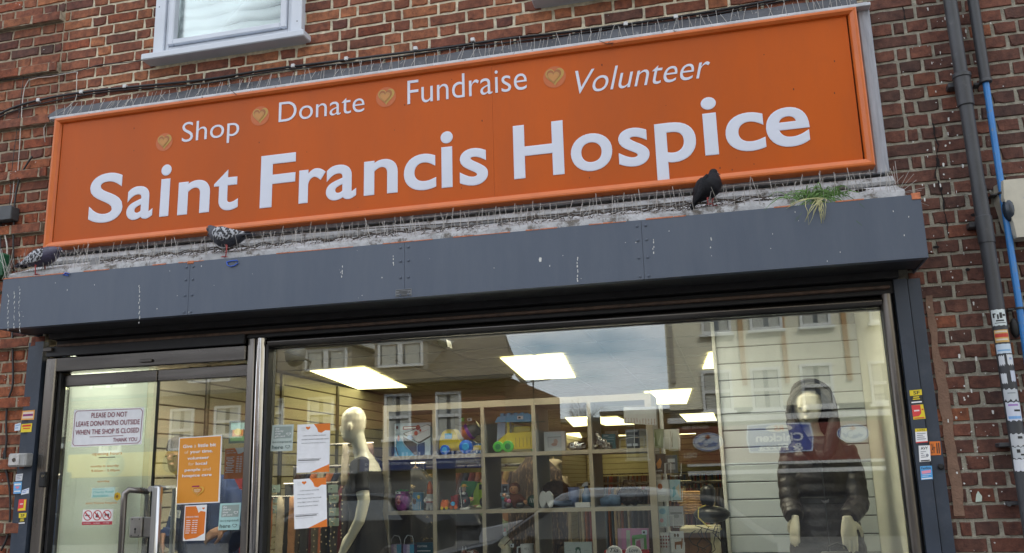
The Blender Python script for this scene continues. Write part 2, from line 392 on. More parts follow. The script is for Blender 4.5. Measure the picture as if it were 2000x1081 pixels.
# ---------------------------------------------------------------- the building
bld = thing('shop_building', 'red brick building whose wall surrounds the orange shop sign and the shopfront', 'building', (-1.6, 0, 0))
UW = (at(312, 20).x, at(596, 20).x, 4.335, 5.55)        # upper window opening
UW2 = (at(1052, 4).x+.02, at(1052, 4).x+1.08, 4.335, 5.55)
SH = (-4.1, .80, 0, 2.9)                                 # shopfront opening
def bay(g, x0, x1, z0, z1, y0=.008, y1=.24): g.box(x0, x1, y0, y1, z0, z1)
g = G(); bay(g, -4.125, UW[0], 2.9, BZ1); bay(g, UW[0], UW[1], 2.9, UW[2]); bay(g, UW[1], UW2[0], 2.9, BZ1); bay(g, UW2[0], UW2[1], 2.9, UW2[2]); bay(g, UW2[1], .85, 2.9, BZ1)
bay(g, UW[0], UW[1], UW[3], BZ1); bay(g, UW2[0], UW2[1], UW2[3], BZ1)
g.build('mortar_backing', MORT_C, bld)
g = G(); bay(g, BX0, -4.126, 0, BZ1); g.build('mortar_backing', MORT_O, bld)
g = G(); bay(g, .85, BX1, 0, BZ1); g.build('mortar_backing', MORT_G, bld)
# side and rear shell of the building (so the shop is a closed room)
BRKS = mat('shell_brick', (.16,.06,.045), .9, var=.2)
g = G(); g.box(BX0, BX0+.2, .241, 22.2, 0, BZ1); g.box(BX1-.2, BX1, .241, 22.2, 0, BZ1); g.box(BX0, BX1, 22.2, 22.4, 0, BZ1); g.box(BX0, BX1, .0, 22.4, BZ1+.002, BZ1+.2)
g.build('shell_wall', BRKS, bld)

def brick_mesh(seed, Lx):
    """one brick Lx long, 65 mm high, front at y=-.0: 12-point worn outline chamfered to the face"""
    rnd = random.Random(seed); h = .064; d = .03; nx = 4
    base = []
    for i in range(nx+1): base.append((Lx*i/nx, 0))
    for i in range(nx, -1, -1): base.append((Lx*i/nx, h))
    outer = []; inner = []
    for (x, z) in base:
        jx = rnd.uniform(-.0022, .0022); jz = rnd.uniform(-.0026, .0026)
        outer.append((x+jx*.4, .012, z+jz*.4))
        ix = .004 if x == 0 else (-.004 if x >= Lx-1e-6 else 0); iz = .0035 if z == 0 else -.0035
        if rnd.random() < .12: ix *= 2.8; iz *= 2.6
        inner.append((x+ix+jx, rnd.uniform(-.0012, .0012), z+iz+jz))
    n = len(base); g = G()
    g.add(outer+inner, [(i, (i+1)%n, n+(i+1)%n, n+i) for i in range(n)])
    fs = []
    for i in range(nx): fs.append((n+i, n+i+1, n+n-2-i, n+n-1-i))
    g.f += fs; g.m += [0]*len(fs)
    return g
LENS = {'S': .222, 'H': .105, 'Q': .05, 'T': .16}
BM = {}
for kind, Lx in LENS.items():
    for v in range(5):
        me_ = {}
        for mn, mm in (('mid', B_MID), ('red', B_RED), ('drk', B_DRK)):
            g = brick_mesh(v*17+len(kind)+int(Lx*1000), Lx); me = g.mesh('brick_'+kind, mm); at_ = me.attributes.new('tone', 'FLOAT', 'POINT')
            me_[mn] = me
        BM[kind, v] = me_
CELL = []            # [kind, x0, x1, z, y, zone]
rb = random.Random(3)
OBST = [(UW[0]+.03, UW[1]-.03, UW[2]-.0, UW[3]), (UW2[0]+.03, UW2[1]-.03, UW2[2], UW2[3]), (-4.13, .90, 0, 2.80), (-4.10, .79, 0, 3.99)]
seen = {}
def lay(kind, x, z, y, zone, lo=-99, hi=99):
    x0, x1 = max(x, lo), min(x+LENS[kind], hi)
    for a, b, c, d in OBST:
        if x1 > a and x0 < b and z+.064 > c and z < d:
            if x0 < a: x1 = a
            elif x1 > b: x0 = b
            else: return
    key = round(z, 3)
    for a, b in seen.get(key, []):
        if x1 > a-.008 and x0 < b+.008:
            if x0 < a: x1 = min(x1, a-.011)
            elif x1 > b: x0 = max(x0, b+.011)
            else: return
    if x1-x0 < .028: return
    if x1-x0 > .242: x1 = x0+.242
    seen.setdefault(key, []).append((x0, x1)); CELL.append((kind, x0, x1, z, y, zone))
nc = int((BZ1-COURSE0)/.075)
for n in range(-int(COURSE0/.075), nc):
    z = COURSE0+.075*n+.005
    # right pier: English bond, joints at X 0.869 + .2345
    if (n % 2) == 1: row = [('S', 1.105-.2345+.2345*i) for i in range(0, 10)]
    else: row = [('H', .868), ('Q', .983)] + [('H', 1.047+.1175*i) for i in range(0, 19)]
    if n % 2 == 0 and rb.random() < .2: row = [('S', .868)]+[('H', 1.105+.1175*i) for i in range(19)]
    for k, x in row:
        if k == 'S' and rb.random() < (.45 if z > 3.95 else .14):
            lay('H', x, z, rb.uniform(-.0015, .0015), 'drk'); lay('H', x+.1175, z, rb.uniform(-.0015, .0015), 'drk'); continue
        lay(k, x, z, rb.uniform(-.0015, .0015), 'drk')
    # main wall: Flemish bond with its break at X -1.72
    if z > 3.9:
        ph = n % 2 == 0
        seq = ['H', 'S'] if ph else ['S', 'H']
        x = -1.72+.004 if ph else -1.777+.004; i = 0
        while x < .83:
            k = seq[i % 2]; lay(k, x, z, 0, 'mid', hi=.857); x += LENS[k]+.0125; i += 1
        x = -1.72+.004 if ph else -1.777+.004; seq = ['H', 'S']; i = 0
        while x > -4.2:
            k = seq[i % 2]; x -= LENS[k]+.0125; lay(k, x, z, 0, 'mid', lo=-4.226); i += 1
    # left pier with a proud course every fifth
    q5 = ((z-.005-4.725)/.375) % 1
    proud = q5 < .1 or q5 > .9
    x = BX0+(.0 if n % 2 else -.176); i = 0; yy = -.032 if proud else 0
    xe = -4.237 if z > 2.9 else -4.128
    while x < xe:
        k = 'S' if proud else 'SH'[i % 2]; lay(k, x, z, yy, 'mid' if z > 3.7 else 'red', hi=xe); x += LENS[k]+.0125; i += 1
    if 2.86 < z < 3.95: lay('T', -4.226, z, 0, 'mid' if z > 3.7 else 'red', hi=-4.098)
cells = CELL
def pxsize(c):
    k, x, x1, z, y, zone = c; p = Vector(((x+x1)/2, 0, z+.032)); v = p-Vector((0, -D, EYE)); dz = v.dot(CF)
    u = 1000+FPX*v.dot(CR)/dz; w_ = 540.5-FPX*v.dot(CU)/dz
    hid = (x < .93 and x > -4.3 and z < 2.95 and z > 2.45)
    if -10 < u < 2010 and -5 < w_ < 1090 and not hid: return (x1-x)*.064*FPX**2/dz**2
    return 0
cells.sort(key=lambda c: -pxsize(c))
nb = 0; rest = {'mid': [], 'red': [], 'drk': []}
def zonefor(c):
    zone = c[5]
    if zone == 'mid' and rb.random() < .10: return 'red' if rb.random() < .8 else 'drk'
    if zone == 'red' and rb.random() < .22: return 'mid'
    if zone == 'drk' and rb.random() < .07: return 'mid'
    return zone
for c in cells:
    k, x, x1, z, y, zone = c; zone = zonefor(c); v = rb.randrange(5); sc_ = (x1-x)/LENS[k]
    if nb < 300 and pxsize(c) > 0:
        o = bpy.data.objects.new('brick', BM[k, v][zone]); COL.objects.link(o); o.parent = bld
        o.location = Vector((x, y, z))-parent_loc(bld); o.scale.x = sc_; nb += 1
        if zone == 'drk': o['label'] = 'dark maroon brick'
        elif zone == 'red': o['label'] = 'orange red brick'
    else: rest[zone].append((k, v, x, y, z, sc_))
for zone, lst in rest.items():
    vs = []; fs = []; tones = []; o0 = parent_loc(bld)
    for k, v, x, y, z, sc_ in lst:
        me = BM[k, v][zone]; n = len(vs); tn = rb.random()
        dx, dy, dz = x-o0.x, y-o0.y, z-o0.z
        jz = rb.uniform(-.0015, .0015)
        vs += [(q.co.x*sc_+dx, q.co.y+dy+jz, q.co.z+dz+jz) for q in me.vertices]; fs += [tuple(i+n for i in p.vertices) for p in me.polygons]; tones += [tn]*len(me.vertices)
    me = bpy.data.meshes.new('bricks'); me.from_pydata(vs, [], fs); me.materials.append({'mid': B_MID, 'red': B_RED, 'drk': B_DRK}[zone])
    a = me.attributes.new('tone', 'FLOAT', 'POINT'); a.data.foreach_set('value', tones); fix_normals(me)
    o = bpy.data.objects.new('brick_field', me); COL.objects.link(o); o.parent = bld; stuff(o)
# proud courses need backs
g = G()
for n in range(0, 80):
    z = 4.725-.375*n
    if z < .1: break
    g.box(BX0, (-4.24 if z > 2.9 else -4.13), -.028, .01, z+.006, z+.068)
for n in (1, 2): g.box(BX0, -4.24, -.028, .01, 4.725+.375*n+.006, 4.725+.375*n+.068)
g.build('mortar_backing', MORT_O, bld)
# crack
def crack(pts, wd, nm='crack'):
    g = G()
    P = [at(x, y, -.006) for x, y in pts]; Q = []
    for a, b in zip(P, P[1:]):
        for t in (0, .33, .66): Q.append(a.lerp(b, t)+Vector((random.uniform(-.004, .004), 0, random.uniform(-.003, .003))))
    Q.append(P[-1])
    for i, (a, b) in enumerate(zip(Q, Q[1:])):
        w1 = wd*(.5+random.random()); g.add([(a.x-w1, a.y, a.z), (a.x+w1, a.y, a.z), (b.x+w1*.9, b.y, b.z), (b.x-w1*.9, b.y, b.z)], [(0,1,2,3)])
    return g.build(nm, mat('crack_dark', (.012,.01,.01), 1), bld)
crack([(1822,240),(1826,262),(1834,285),(1829,300),(1831,322),(1826,345),(1832,353),(1838,368),(1840,385),(1845,410),(1846,425),(1850,440),(1853,460)], .0035)
crack([(1763,14),(1768,40)], .003); crack([(1712,75),(1760,68),(1790,60)], .0025)
g = G()
for a, b in ((312, 345),): 
    p = at(1832, 318, -.007); g.poly([p+Vector((-.008,0,.03)), p+Vector((.009,0,.02)), p+Vector((.006,0,-.028)), p+Vector((-.006,0,-.02))])
g.build('crack_hole', mat('crack_dark', (.012,.01,.01), 1), bld)
for (x, y) in ((1828,483),(1890,527),(1902,420)):
    p = at(x, y, -.004); g = G(); g.poly([p+Vector((.011*math.cos(t*PI/5)*(1.4 if y != 527 else 1), 0, .008*math.sin(t*PI/5))) for t in range(10)]); g.build('drilled_hole', mat('crack_dark', (.012,.01,.01), 1), bld)
# brown paint strip down the right pier
g = G(); pz = 2.28; xs0, xs1 = .945, 1.0
pts_l = []; pts_r = []
for i in range(22):
    z = 2.42-i*.05; pts_l.append((xs0+random.uniform(-.004,.004)+.018, -.0048, z)); pts_r.append((xs1+random.uniform(-.006,.006)+(.012 if i > 6 else -.004), -.0048, z))
for i in range(21): g.poly([pts_l[i], pts_r[i], pts_r[i+1], pts_l[i+1]])
g.build('paint_strip', mat('brown_overpaint', (.21,.125,.085), .85, var=.16, vscale=20, bump=.5, bscale=90), bld)
# flaked pale patch, droppings on the right wall
g = G(); p = at(1911, 972, -.006)
g.poly([p+Vector(v) for v in ((-.015,0,-.02),(.012,0,-.018),(.016,0,.005),(.002,0,.03),(-.008,0,.012))]); g.build('flaked_patch', mat('flake_pale', (.50,.58,.50), .8), bld)
WD = mat('droppings_white', (.66,.66,.63), .8)
g = G(); rd = random.Random(5)
def splat(g, p, s, run=0.):
    n = 7; g.poly([p+Vector((s*math.cos(2*PI*i/n)*rd.uniform(.5,1.2), 0, s*math.sin(2*PI*i/n)*rd.uniform(.5,1.3)-(run if 4 <= i <= 6 else 0))) for i in range(n)])
for i in range(150):
    x = rd.uniform(1700, 2000); y = rd.uniform(0, 1080)
    if i < 85: x = min(1995, max(1790, rd.gauss(1900, 60))); y = rd.uniform(350, 1000)
    elif i < 130: x = min(1995, rd.gauss(1840, 40)); y = rd.uniform(0, 380)
    p = at(x, y, -.0065)
    if p.x < .93: continue
    if p.z < 2.95 and p.x < .96: continue
    splat(g, p, rd.uniform(.002, .0055), rd.choice((0, 0, .004, .012)))
stuff(g.build('droppings', WD, bld))

# ---------------------------------------------------------------- upstairs windows (parts of the building)
BLIND = mat('blind_white', (.82,.88,.88), .7, var=.03)
def upwin(W, zt, left_off=0.):
    x0, x1, z0 = W[0], W[1], W[2]
    root = bpy.data.objects.new('window', None); COL.objects.link(root); root.parent = bld; root.location = Vector((x0, 0, z0))-parent_loc(bld)
    g = G(); g.box(x0, x0+.075, -.045, .08, z0, zt, .004); g.box(x1-.075, x1, -.045, .08, z0, zt, .004)
    g.box(x0+.0755, x1-.0755, -.045, .08, z0, z0+.03, .003); g.box(x0+.0755, x1-.0755, -.045, .08, zt-.07, zt, .004)
    g.build('frame', UPVC, root)
    g = G(); a0, a1, c0 = x0+.077, x1-.077, z0+.032
    for q in ((a0, a0+.028, c0, zt-.07), (a1-.028, a1, c0, zt-.07)): g.box(q[0], q[1], -.025, .06, q[2], q[3], .003)
    g.box(a0+.0285, a1-.0285, -.025, .06, c0, c0+.028, .003)
    for q in ((a0+.03, a0+.07), (a1-.07, a1-.03)): g.box(q[0], q[1], -.05, .05, c0+.03, zt-.072, .006)
    g.box(a0+.0705, a1-.0705, -.05, .05, c0+.03, c0+.068, .006)
    g.build('sash', UPVC, root)
    G().box(a0+.0707, a1-.0707, .0, .006, c0+.069, zt-.072).build('pane', GLASS2, root)
    for i in range(14):                                  # gathered pleats of the blind
        z = z0+.10+i*.085; g = G(); rings = []
        for k in range(25):
            x = a0+.06+(a1-a0-.12)*k/24; sag = .010*math.sin(k*.5+i)
            rings.append([(x, .030, z+sag), (x, .014, z+.03+sag), (x, .036, z+.092+sag), (x, .045, z+.085+sag)])
        g.loft(rings); g.build('blind_pleat', BLIND, root, smooth=True)
    g = G(); g.box(x0-.045, x1+.045, -.10, .02, z0-.045, z0-.001, .006); g.build('sill', UPVC, root)
    g = G(); g.box(x0-.02, x1+.02, .075, .2, z0-.02, zt); g.build('reveal_back', mat('room_dim', (.35,.37,.36), .9), root)
    for (fx, fz) in ((x0+.03, z0+.35), (x0+.035, z0+.02), (x1-.03, z0+.09)):
        G().lathe((fx, -.0462, fz), ((.004, 0), (.004, .001)), 8, 'y').build('screw_head', BLACKR, root)
    return root
upwin(UW, 5.5); upwin(UW2, 5.5)
# cobweb tuft inside the left window
# ---------------------------------------------------------------- sign board, lead flashing, ledge
SX0, SX1, SZ0, SZ1, SY = -4.115, .788, 3.078, 3.948, -.12
sgn = thing('shop_sign', 'long orange fascia sign with big pale lettering and four gold hearts above the shutter', 'sign', ((SX0+SX1)/2, SY, SZ0))
for a_, b_ in ((SX0+.05, at(963, 300, SY).x-.0004), (at(963, 300, SY).x+.0004, SX1-.05)): G().box(a_, b_, SY+.012, -.05, SZ0+.03, SZ1-.03).build('panel', ORANGE, sgn)
g = G(); rq = random.Random(2)
for i in range(60):
    q = at(rq.uniform(110, 1690), rq.uniform(60, 430), SY+.0112)
    if SX0+.06 < q.x < SX1-.06 and SZ0+.05 < q.z < SZ1-.05: w_ = rq.uniform(.0015, .004); g.poly([q+Vector((w_*math.cos(t), 0, w_*rq.uniform(.8,2.5)*math.sin(t))) for t in (0, 1.2, 2.5, 3.7, 5)])
stuff(g.build('grime_specks', mat('speck_brown', (.09,.03,.015), .9), sgn))
fw = .042
for q in ((SX0, SX1, SZ1-fw*.8, SZ1), (SX0, SX1, SZ0, SZ0+fw)):
    g = G(); x0, x1, z0, z1 = q
    s_ = 1 if z0 > 3.5 else -1
    zo, zi = (z1, z0) if s_ > 0 else (z0, z1)
    prof = [(-.055, zo), (SY-.012, zo), (SY-.016, zo-s_*.006), (SY-.016, zo-s_*.016), (SY-.004, zi+s_*.004), (SY+.012, zi), (-.055, zi)]
    g.loft([[(x0+(abs(z-zo)), y, z) for y, z in prof], [(x1-abs(z-zo), y, z) for y, z in prof]]); g.build('frame_rail', ORFRAME, sgn)
for xo, s_ in ((SX0, -1), (SX1, 1)):
    prof = [(-.055, 0), (SY-.012, 0), (SY-.016, .006), (SY-.016, .016), (SY-.004, fw-.008), (SY+.012, fw), (-.055, fw)]
    g = G(); g.loft([[(xo-s_*d, y, SZ0+min(d, fw)+.0005) for y, d in prof], [(xo-s_*d, y, SZ1-min(d, fw)*.8-.0005) for y, d in prof]]); g.build('frame_stile', ORFRAME, sgn)
def bigletter(ch, L, R, B, T, bold):
    cu = bpy.data.curves.new('t', 'FONT'); cu.body = ch; cu.size = 1; cu.bevel_depth = bold; cu.bevel_resolution = 2; cu.resolution_u = 8
    ob = bpy.data.objects.new('t', cu); me = bpy.data.meshes.new_from_object(ob); vs = [v.co.copy() for v in me.vertices]; fs = [tuple(p.vertices) for p in me.polygons]
    bpy.data.objects.remove(ob); bpy.data.curves.remove(cu); bpy.data.meshes.remove(me)
    x0 = min(v.x for v in vs); x1 = max(v.x for v in vs); y0 = min(v.y for v in vs); y1 = max(v.y for v in vs); zm = max(v.z for v in vs)
    Y = SY+.0115; xl, xr, zb, zt = at(*L, Y).x, at(*R, Y).x, at(*B, Y).z, at(*T, Y).z
    g = G(); g.add([(xl+(xr-xl)*(v.x-x0)/(x1-x0), Y-.0016-.0016*v.z/zm, zb+(zt-zb)*(v.y-y0)/(y1-y0)) for v in vs], fs)
    return g.build('letter', LETTER, sgn)
def letter(ch, L, R, B, T, bold, shear=0., nm='letter', m=LETTER, thick=.004, Y=SY+.0115):
    """glyph stretched to the box given by its left, right, bottom and top points in the picture"""
    xl, xr, zb, zt = at(*L, Y).x, at(*R, Y).x, at(*B, Y).z, at(*T, Y).z
    vs, fs, _ = text2d(ch, bold, shear, 6)
    g = G(); f2 = fs; n = len(vs)
    g.add([(xl+(xr-xl)*x, Y-thick, zb+(zt-zb)*y) for x, y in vs], fs)
    # sides from boundary edges
    from collections import Counter
    ec = Counter(); 
    for f in fs:
        for i in range(len(f)): a, b = f[i], f[(i+1)%len(f)]; ec[(min(a,b), max(a,b))] += 1
    g.add([(xl+(xr-xl)*x, Y, zb+(zt-zb)*y) for x, y in vs], [])
    for (a, b), c in ec.items():
        if c == 1: g.f.append((a, b, n+b, n+a)); g.m.append(0)
    return g.build(nm, m, sgn)
BIG = [('S',(175,388),(241,384),(208,435),(208,339),.035),('a',(248,400),(299,395),(274,429),(274,364),.035),
 ('i',(314,360),(334,358),(325,423),(325,322),.035),('n',(348,388),(410,384),(378,418),(378,353),.035),('t',(418,372),(466,368),(442,412),(442,332),.035),
 ('F',(509,356),(577,350),(543,404),(543,302),.035),('r',(584,364),(636,360),(610,396),(610,330),.035),('a',(637,360),(696,357),(666,391),(666,322),.035),
 ('n',(711,348),(777,344),(744,380),(744,312),.035),('c',(789,340),(852,336),(820,373),(820,302),.035),('i',(861,310),(885,308),(874,367),(874,257),.035),
 ('s',(898,328),(953,324),(925,363),(925,290),.035),('H',(1003,298),(1101,292),(1052,346),(1052,241),.035),('o',(1115,300),(1196,296),(1156,335),(1156,261),.035),
 ('s',(1208,292),(1268,288),(1238,326),(1238,250),.035),('p',(1281,300),(1361,294),(1318,353),(1318,239),.035),('i',(1372,250),(1402,248),(1387,304),(1387,190),.035),
 ('c',(1417,262),(1494,256),(1455,297),(1455,221),.035),('e',(1496,250),(1581,244),(1538,288),(1538,210),.035)]
for ch, L, R, B, T, b in BIG: bigletter(ch, L, R, B, T, .021)
for wd, sh, L, R, B, T in (('Shop', 0, (356,262),(467,256),(412,284),(412,233)), ('Donate', 0, (545,215),(712,200),(628,229),(628,190)),
                        ('Fundraise', 0, (796,182),(1029,160),(912,190),(912,143)), ('Volunteer', .28, (1124,150),(1389,150),(1256,168),(1256,122))):
    # letter by letter along the line, so that it climbs with the sign as photographed
    letter(wd, L, R, B, T, -.006, sh, 'lettering', thick=.002)
GOLD = mat('heart_gold', (.46,.27,.05), .5); GOLD2 = mat('heart_ring', (.33,.11,.025), .5); GOLD3 = mat('heart_tan', (.44,.21,.05), .5)
for (x, y, s) in ((321,278,.102), (508,227,.108), (754,190,.108), (1083,151,.112)):
    p = at(x, y, SY+.011); hh = bpy.data.objects.new('heart_emblem', None); COL.objects.link(hh); hh.parent = sgn; hh.location = p-parent_loc(sgn)
    r = s*.58
    G().poly([p+Vector((r*math.cos(2*PI*i/40), -.0008, r*math.sin(2*PI*i/40))) for i in range(40)]).build('disc', mat('disc_faint', (.50,.115,.02), .5), hh)
    for sc, dy, m_, dx, dz in ((1., .0018, GOLD, .002, 0), (.78, .0028, GOLD2, -.002, .004), (.66, .0038, GOLD3, -.005, -.004), (.5, .0046, mat('heart_inner', (.50,.22,.05), .5), -.006, -.006)):
        G().poly([p+Vector((dx+hx*s*sc*1.02, -dy, dz+hy*s*sc*1.1)) for hx, hy in heart2d()]).build('heart', m_, hh)
# weathered timber surround (part of the building), lead above, ledge below
g = G(); g.box(-4.165, .862, -.055, .006, 3.055, 4.0, .004); g.box(.800, .862, -.075, -.056, 3.05, 4.0, .006); g.box(-4.15, -4.122, -.075, -.056, 3.08, 3.96, .006); g.build('sign_surround', GREYB, bld)
g = G(); rings = []
for i in range(61):
    x = -4.19+(.80+4.19)*i/60; j = .004*math.sin(i*1.7)+.003*math.sin(i*.61)
    rings.append([(x, -.105, 3.972), (x, -.112-j*.3, 3.978), (x, -.098, 4.000+j*.4), (x, -.07, 4.028+j), (x, -.035, 4.062), (x, -.008, 4.078+j), (x, .004, 4.078), (x, .004, 3.972)])
g.loft(rings); g.build('lead_flashing', LEAD, bld, smooth='auto')
g = G(); g.box(-4.165, .862, -.125, -.056, 3.951, 3.970, .003); g.build('flashing_batten', mat('batten_pale', (.52,.54,.57), .6, var=.2, vscale=14, dirt=(.08,.07,.06), dscale=30, dth=(.6,.68)), bld)
g = G(); rings = []
for i in range(121):
    x = -4.17+(.87+4.17)*i/120; n = noise.noise(Vector((x*3, 0, 0)))*.006; n2 = noise.noise(Vector((x*9, 3, 0)))*.006
    rings.append([(x, .005, 3.040), (x, -.045, 3.038), (x, -.080, 3.028), (x, -.106, 3.010), (x, -.114, 2.992), (x, -.106, 2.977), (x, -.086, 2.972), (x, -.086, 2.958),
                  (x, -.13, 2.962+n*.5), (x, -.20, 2.93+n), (x, -.275+n2, 2.900+n), (x, -.31+n2, 2.886+n), (x, -.322+n2*.5, 2.87), (x, -.322, 2.83), (x, .005, 2.83)])
g.loft(rings); g.build('ledge', CONC, bld, smooth='auto')

# ---------------------------------------------------------------- shutter hood and guide rails
sh = thing('roller_shutter', 'long dark blue grey shutter housing with side guide rails above the shop window', 'shutter', (-1.63, -.35, 2.52))
HX0, HX1, HZ0, HZ1, HY = -4.175, .925, 2.538, 2.842, -.35
seams = [HX0, at(368, 580, HY).x, at(790, 530, HY).x, at(1255, 480, HY).x, HX1]
for i in range(4):
    g = G(); a, b = seams[i]+.0008, seams[i+1]-.0008
    g.prism([(a, HY, HZ0), (a, HY, HZ1), (a, HY+.03, HZ1+.004), (a, -.30, HZ1+.004), (a, -.30, HZ1-.012), (a, HY+.018, HZ1-.012), (a, HY+.018, HZ0+.012), (a, HY+.05, HZ0+.012), (a, HY+.05, HZ0), ], (b-a, 0, 0))
    g.build('hood_panel', ANTH, sh)
g = G(); g.box(HX1-.004, HX1+.004, HY+.001, .0, HZ0-.001, HZ1-.005); g.build('end_plate', ANTH, sh)
g = G(); g.box(HX0-.004, HX0+.004, HY+.001, .0, HZ0-.001, HZ1-.005); g.build('end_plate', ANTH, sh)
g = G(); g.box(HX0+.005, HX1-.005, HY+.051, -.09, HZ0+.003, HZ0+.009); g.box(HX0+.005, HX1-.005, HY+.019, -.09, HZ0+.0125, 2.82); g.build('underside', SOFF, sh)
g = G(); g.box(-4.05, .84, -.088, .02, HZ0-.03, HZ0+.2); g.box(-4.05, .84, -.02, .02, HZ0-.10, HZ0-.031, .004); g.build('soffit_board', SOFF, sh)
g = G(); g.box(-4.02, .80, -.055, -.021, 2.462, 2.478, .003); g.build('bottom_bar_edge', mat('soffit_edge', (.10,.06,.04), .5, var=.5, vscale=20), sh)
for i in (1, 2, 3):
    for s_ in (-1, 1):
        for z in (HZ1-.03, HZ0+.20, HZ0+.11, HZ0+.015):
            x = seams[i]+s_*.022; g = G(); g.lathe((x, HY-.0005, z), ((.0075, 0), (.0065, -.003), (.003, -.0045)), 8, 'y'); g.build('rivet', ANTH, sh, smooth='auto')
p = at(788, 572, HY-.003)
g = G(); g.box(p.x-.045, p.x+.045, HY-.003, HY, p.z-.019, p.z+.019, .001); plate = g.build('name_plate', mat('plate_grey', (.16,.17,.18), .4), sh)
printed(plate, *[Vector(q)-Vector((0,0,0)) for q in ((p.x-.042,HY-.0032,p.z+.016),(p.x+.042,HY-.0032,p.z+.016),(p.x+.042,HY-.0032,p.z-.016),(p.x-.042,HY-.0032,p.z-.016))],
   [('r',(.02,.02,.02),0,0,1,.1),('r',(.02,.02,.02),0,.9,1,1),('r',(.02,.02,.02),.2,.25,.8,.34),('r',(.02,.02,.02),.12,.45,.88,.54),('r',(.02,.02,.02),.25,.66,.75,.75),('c',(.02,.02,.02),.07,.5,.03,.12),('c',(.02,.02,.02),.93,.5,.03,.12)], (0,-1,0), .0004)
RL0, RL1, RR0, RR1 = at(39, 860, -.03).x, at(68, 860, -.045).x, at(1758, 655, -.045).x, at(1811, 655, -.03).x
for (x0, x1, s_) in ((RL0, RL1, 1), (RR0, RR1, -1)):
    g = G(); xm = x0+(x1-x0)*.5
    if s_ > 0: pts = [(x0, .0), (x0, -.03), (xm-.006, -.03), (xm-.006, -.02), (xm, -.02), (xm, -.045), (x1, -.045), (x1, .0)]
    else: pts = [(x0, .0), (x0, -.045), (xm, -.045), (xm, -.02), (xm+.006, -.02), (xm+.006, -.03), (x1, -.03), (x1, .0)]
    g.prism([(x, y, 0) for x, y in pts], (0, 0, HZ0-.032)); g.build('guide_rail', mat('rail_paint', (.036,.048,.070), .45, var=.15, vscale=5, dirt=(.07,.08,.10), dscale=9, dth=(.55,.8)), sh)  # darker copy of the hood paint: shade under the hood put into colour
g = G(); p = at(1837, 912, -.03); g.lathe((p.x, -.0305, p.z), ((.014, 0), (.014, -.012), (.008, -.018)), 10, 'y'); g.build('bolt_head', BLACKR, sh)
# droppings and orange sealant on the hood
g = G()
for (x, y0, y1) in ((272,558,632),(131,566,570),(1128,503,550),(1276,468,498),(330,400,400),(668,520,540),(768,500,520),(28,570,640),(38,560,650),(16,575,650),(1388,465,475)):
    y = y0
    while y < y1:
        q = at(x+rd.uniform(-1.2,1.2), y, HY-.0012); splat(g, q, rd.uniform(.002,.0035) if x > 60 else rd.uniform(.001,.003), .006 if x > 60 else .01); y += rd.uniform(2, 9)
for i in range(90):
    q = at(rd.uniform(0, 1790), rd.uniform(400, 640), HY-.0012)
    if HX0+.02 < q.x < HX1-.02 and HZ0+.01 < q.z < HZ1-.01: splat(g, q, rd.uniform(.0012, .003), rd.choice((0, .004)))
splat(g, at(1055, 508, HY-.0012), .012, 0)
stuff(g.build('droppings', WD, sh))
g = G(); x = HX0
ORS = mat('sealant_orange', (.50,.16,.07), .7, var=.3, vscale=60)
while x < HX1-.1:
    L = rd.uniform(.02, .2); 
    if rd.random() < .75: g.box(x, x+L, HY-.0015, HY+.006, HZ1-.002, HZ1+rd.uniform(.001, .005))
    x += L+.004
g.box(HX1-.035, HX1+.004, HY-.004, HY+.02, HZ1-.024, HZ1+.008, .002)
q = at(372, 522, HY); g.box(q.x-.02, q.x+.02, HY-.004, HY+.01, HZ1-.012, HZ1+.005, .002)
stuff(g.build('sealant_bead', ORS, sh))
# ---------------------------------------------------------------- shopfront: posts, head, panes, doors
sf = thing('shopfront', 'steel framed glass shopfront with a wide display window under the shutter', 'shopfront', (-1.6, 0, 0))
FLOOR = .10
g = G(); g.box(-2.735, -2.690, -.01, .10, 0, 2.46, .004); g.build('post', STEEL, sf)
g = G(); g.lathe((-2.655, .02, 0), ((.036, 0), (.036, 2.44)), 24); g.build('round_post', CHROME, sf, smooth='auto')
g = G(); g.box(-2.618, -2.600, -.005, .09, .42, 2.40, .003); g.build('post', SOFF, sf)
g = G(); g.lathe(((at(1727,655,0).x+RR0)/2, .0, 0), ((.031, 0), (.031, 2.44)), 24); g.build('round_post', DSTEEL, sf, smooth='auto')
g = G(); g.box(.762, .798, .03, .09, .42, 2.38, .003); g.build('post', SOFF, sf)
g = G()                                                      # rounded head rail
rings = []
for x in (-2.60, .76):
    rings.append([(x, .02-.045*math.cos(a), 2.408+.03*math.sin(a)) for a in [i*2*PI/20 for i in range(20)]])
g.loft(rings); g.build('head_rail', TSTEEL, sf, smooth='auto')
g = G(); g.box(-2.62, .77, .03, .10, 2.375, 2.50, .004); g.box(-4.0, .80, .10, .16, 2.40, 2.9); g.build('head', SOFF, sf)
g = G(); g.box(-2.62, .79, -.03, .12, 0, .42, .006); g.build('stall_riser', ANTH, sf)
g = G(); g.box(-2.60, .772, GY-.003, GY+.003, .42, 2.40); g.build('window_pane', GLASS, sf)
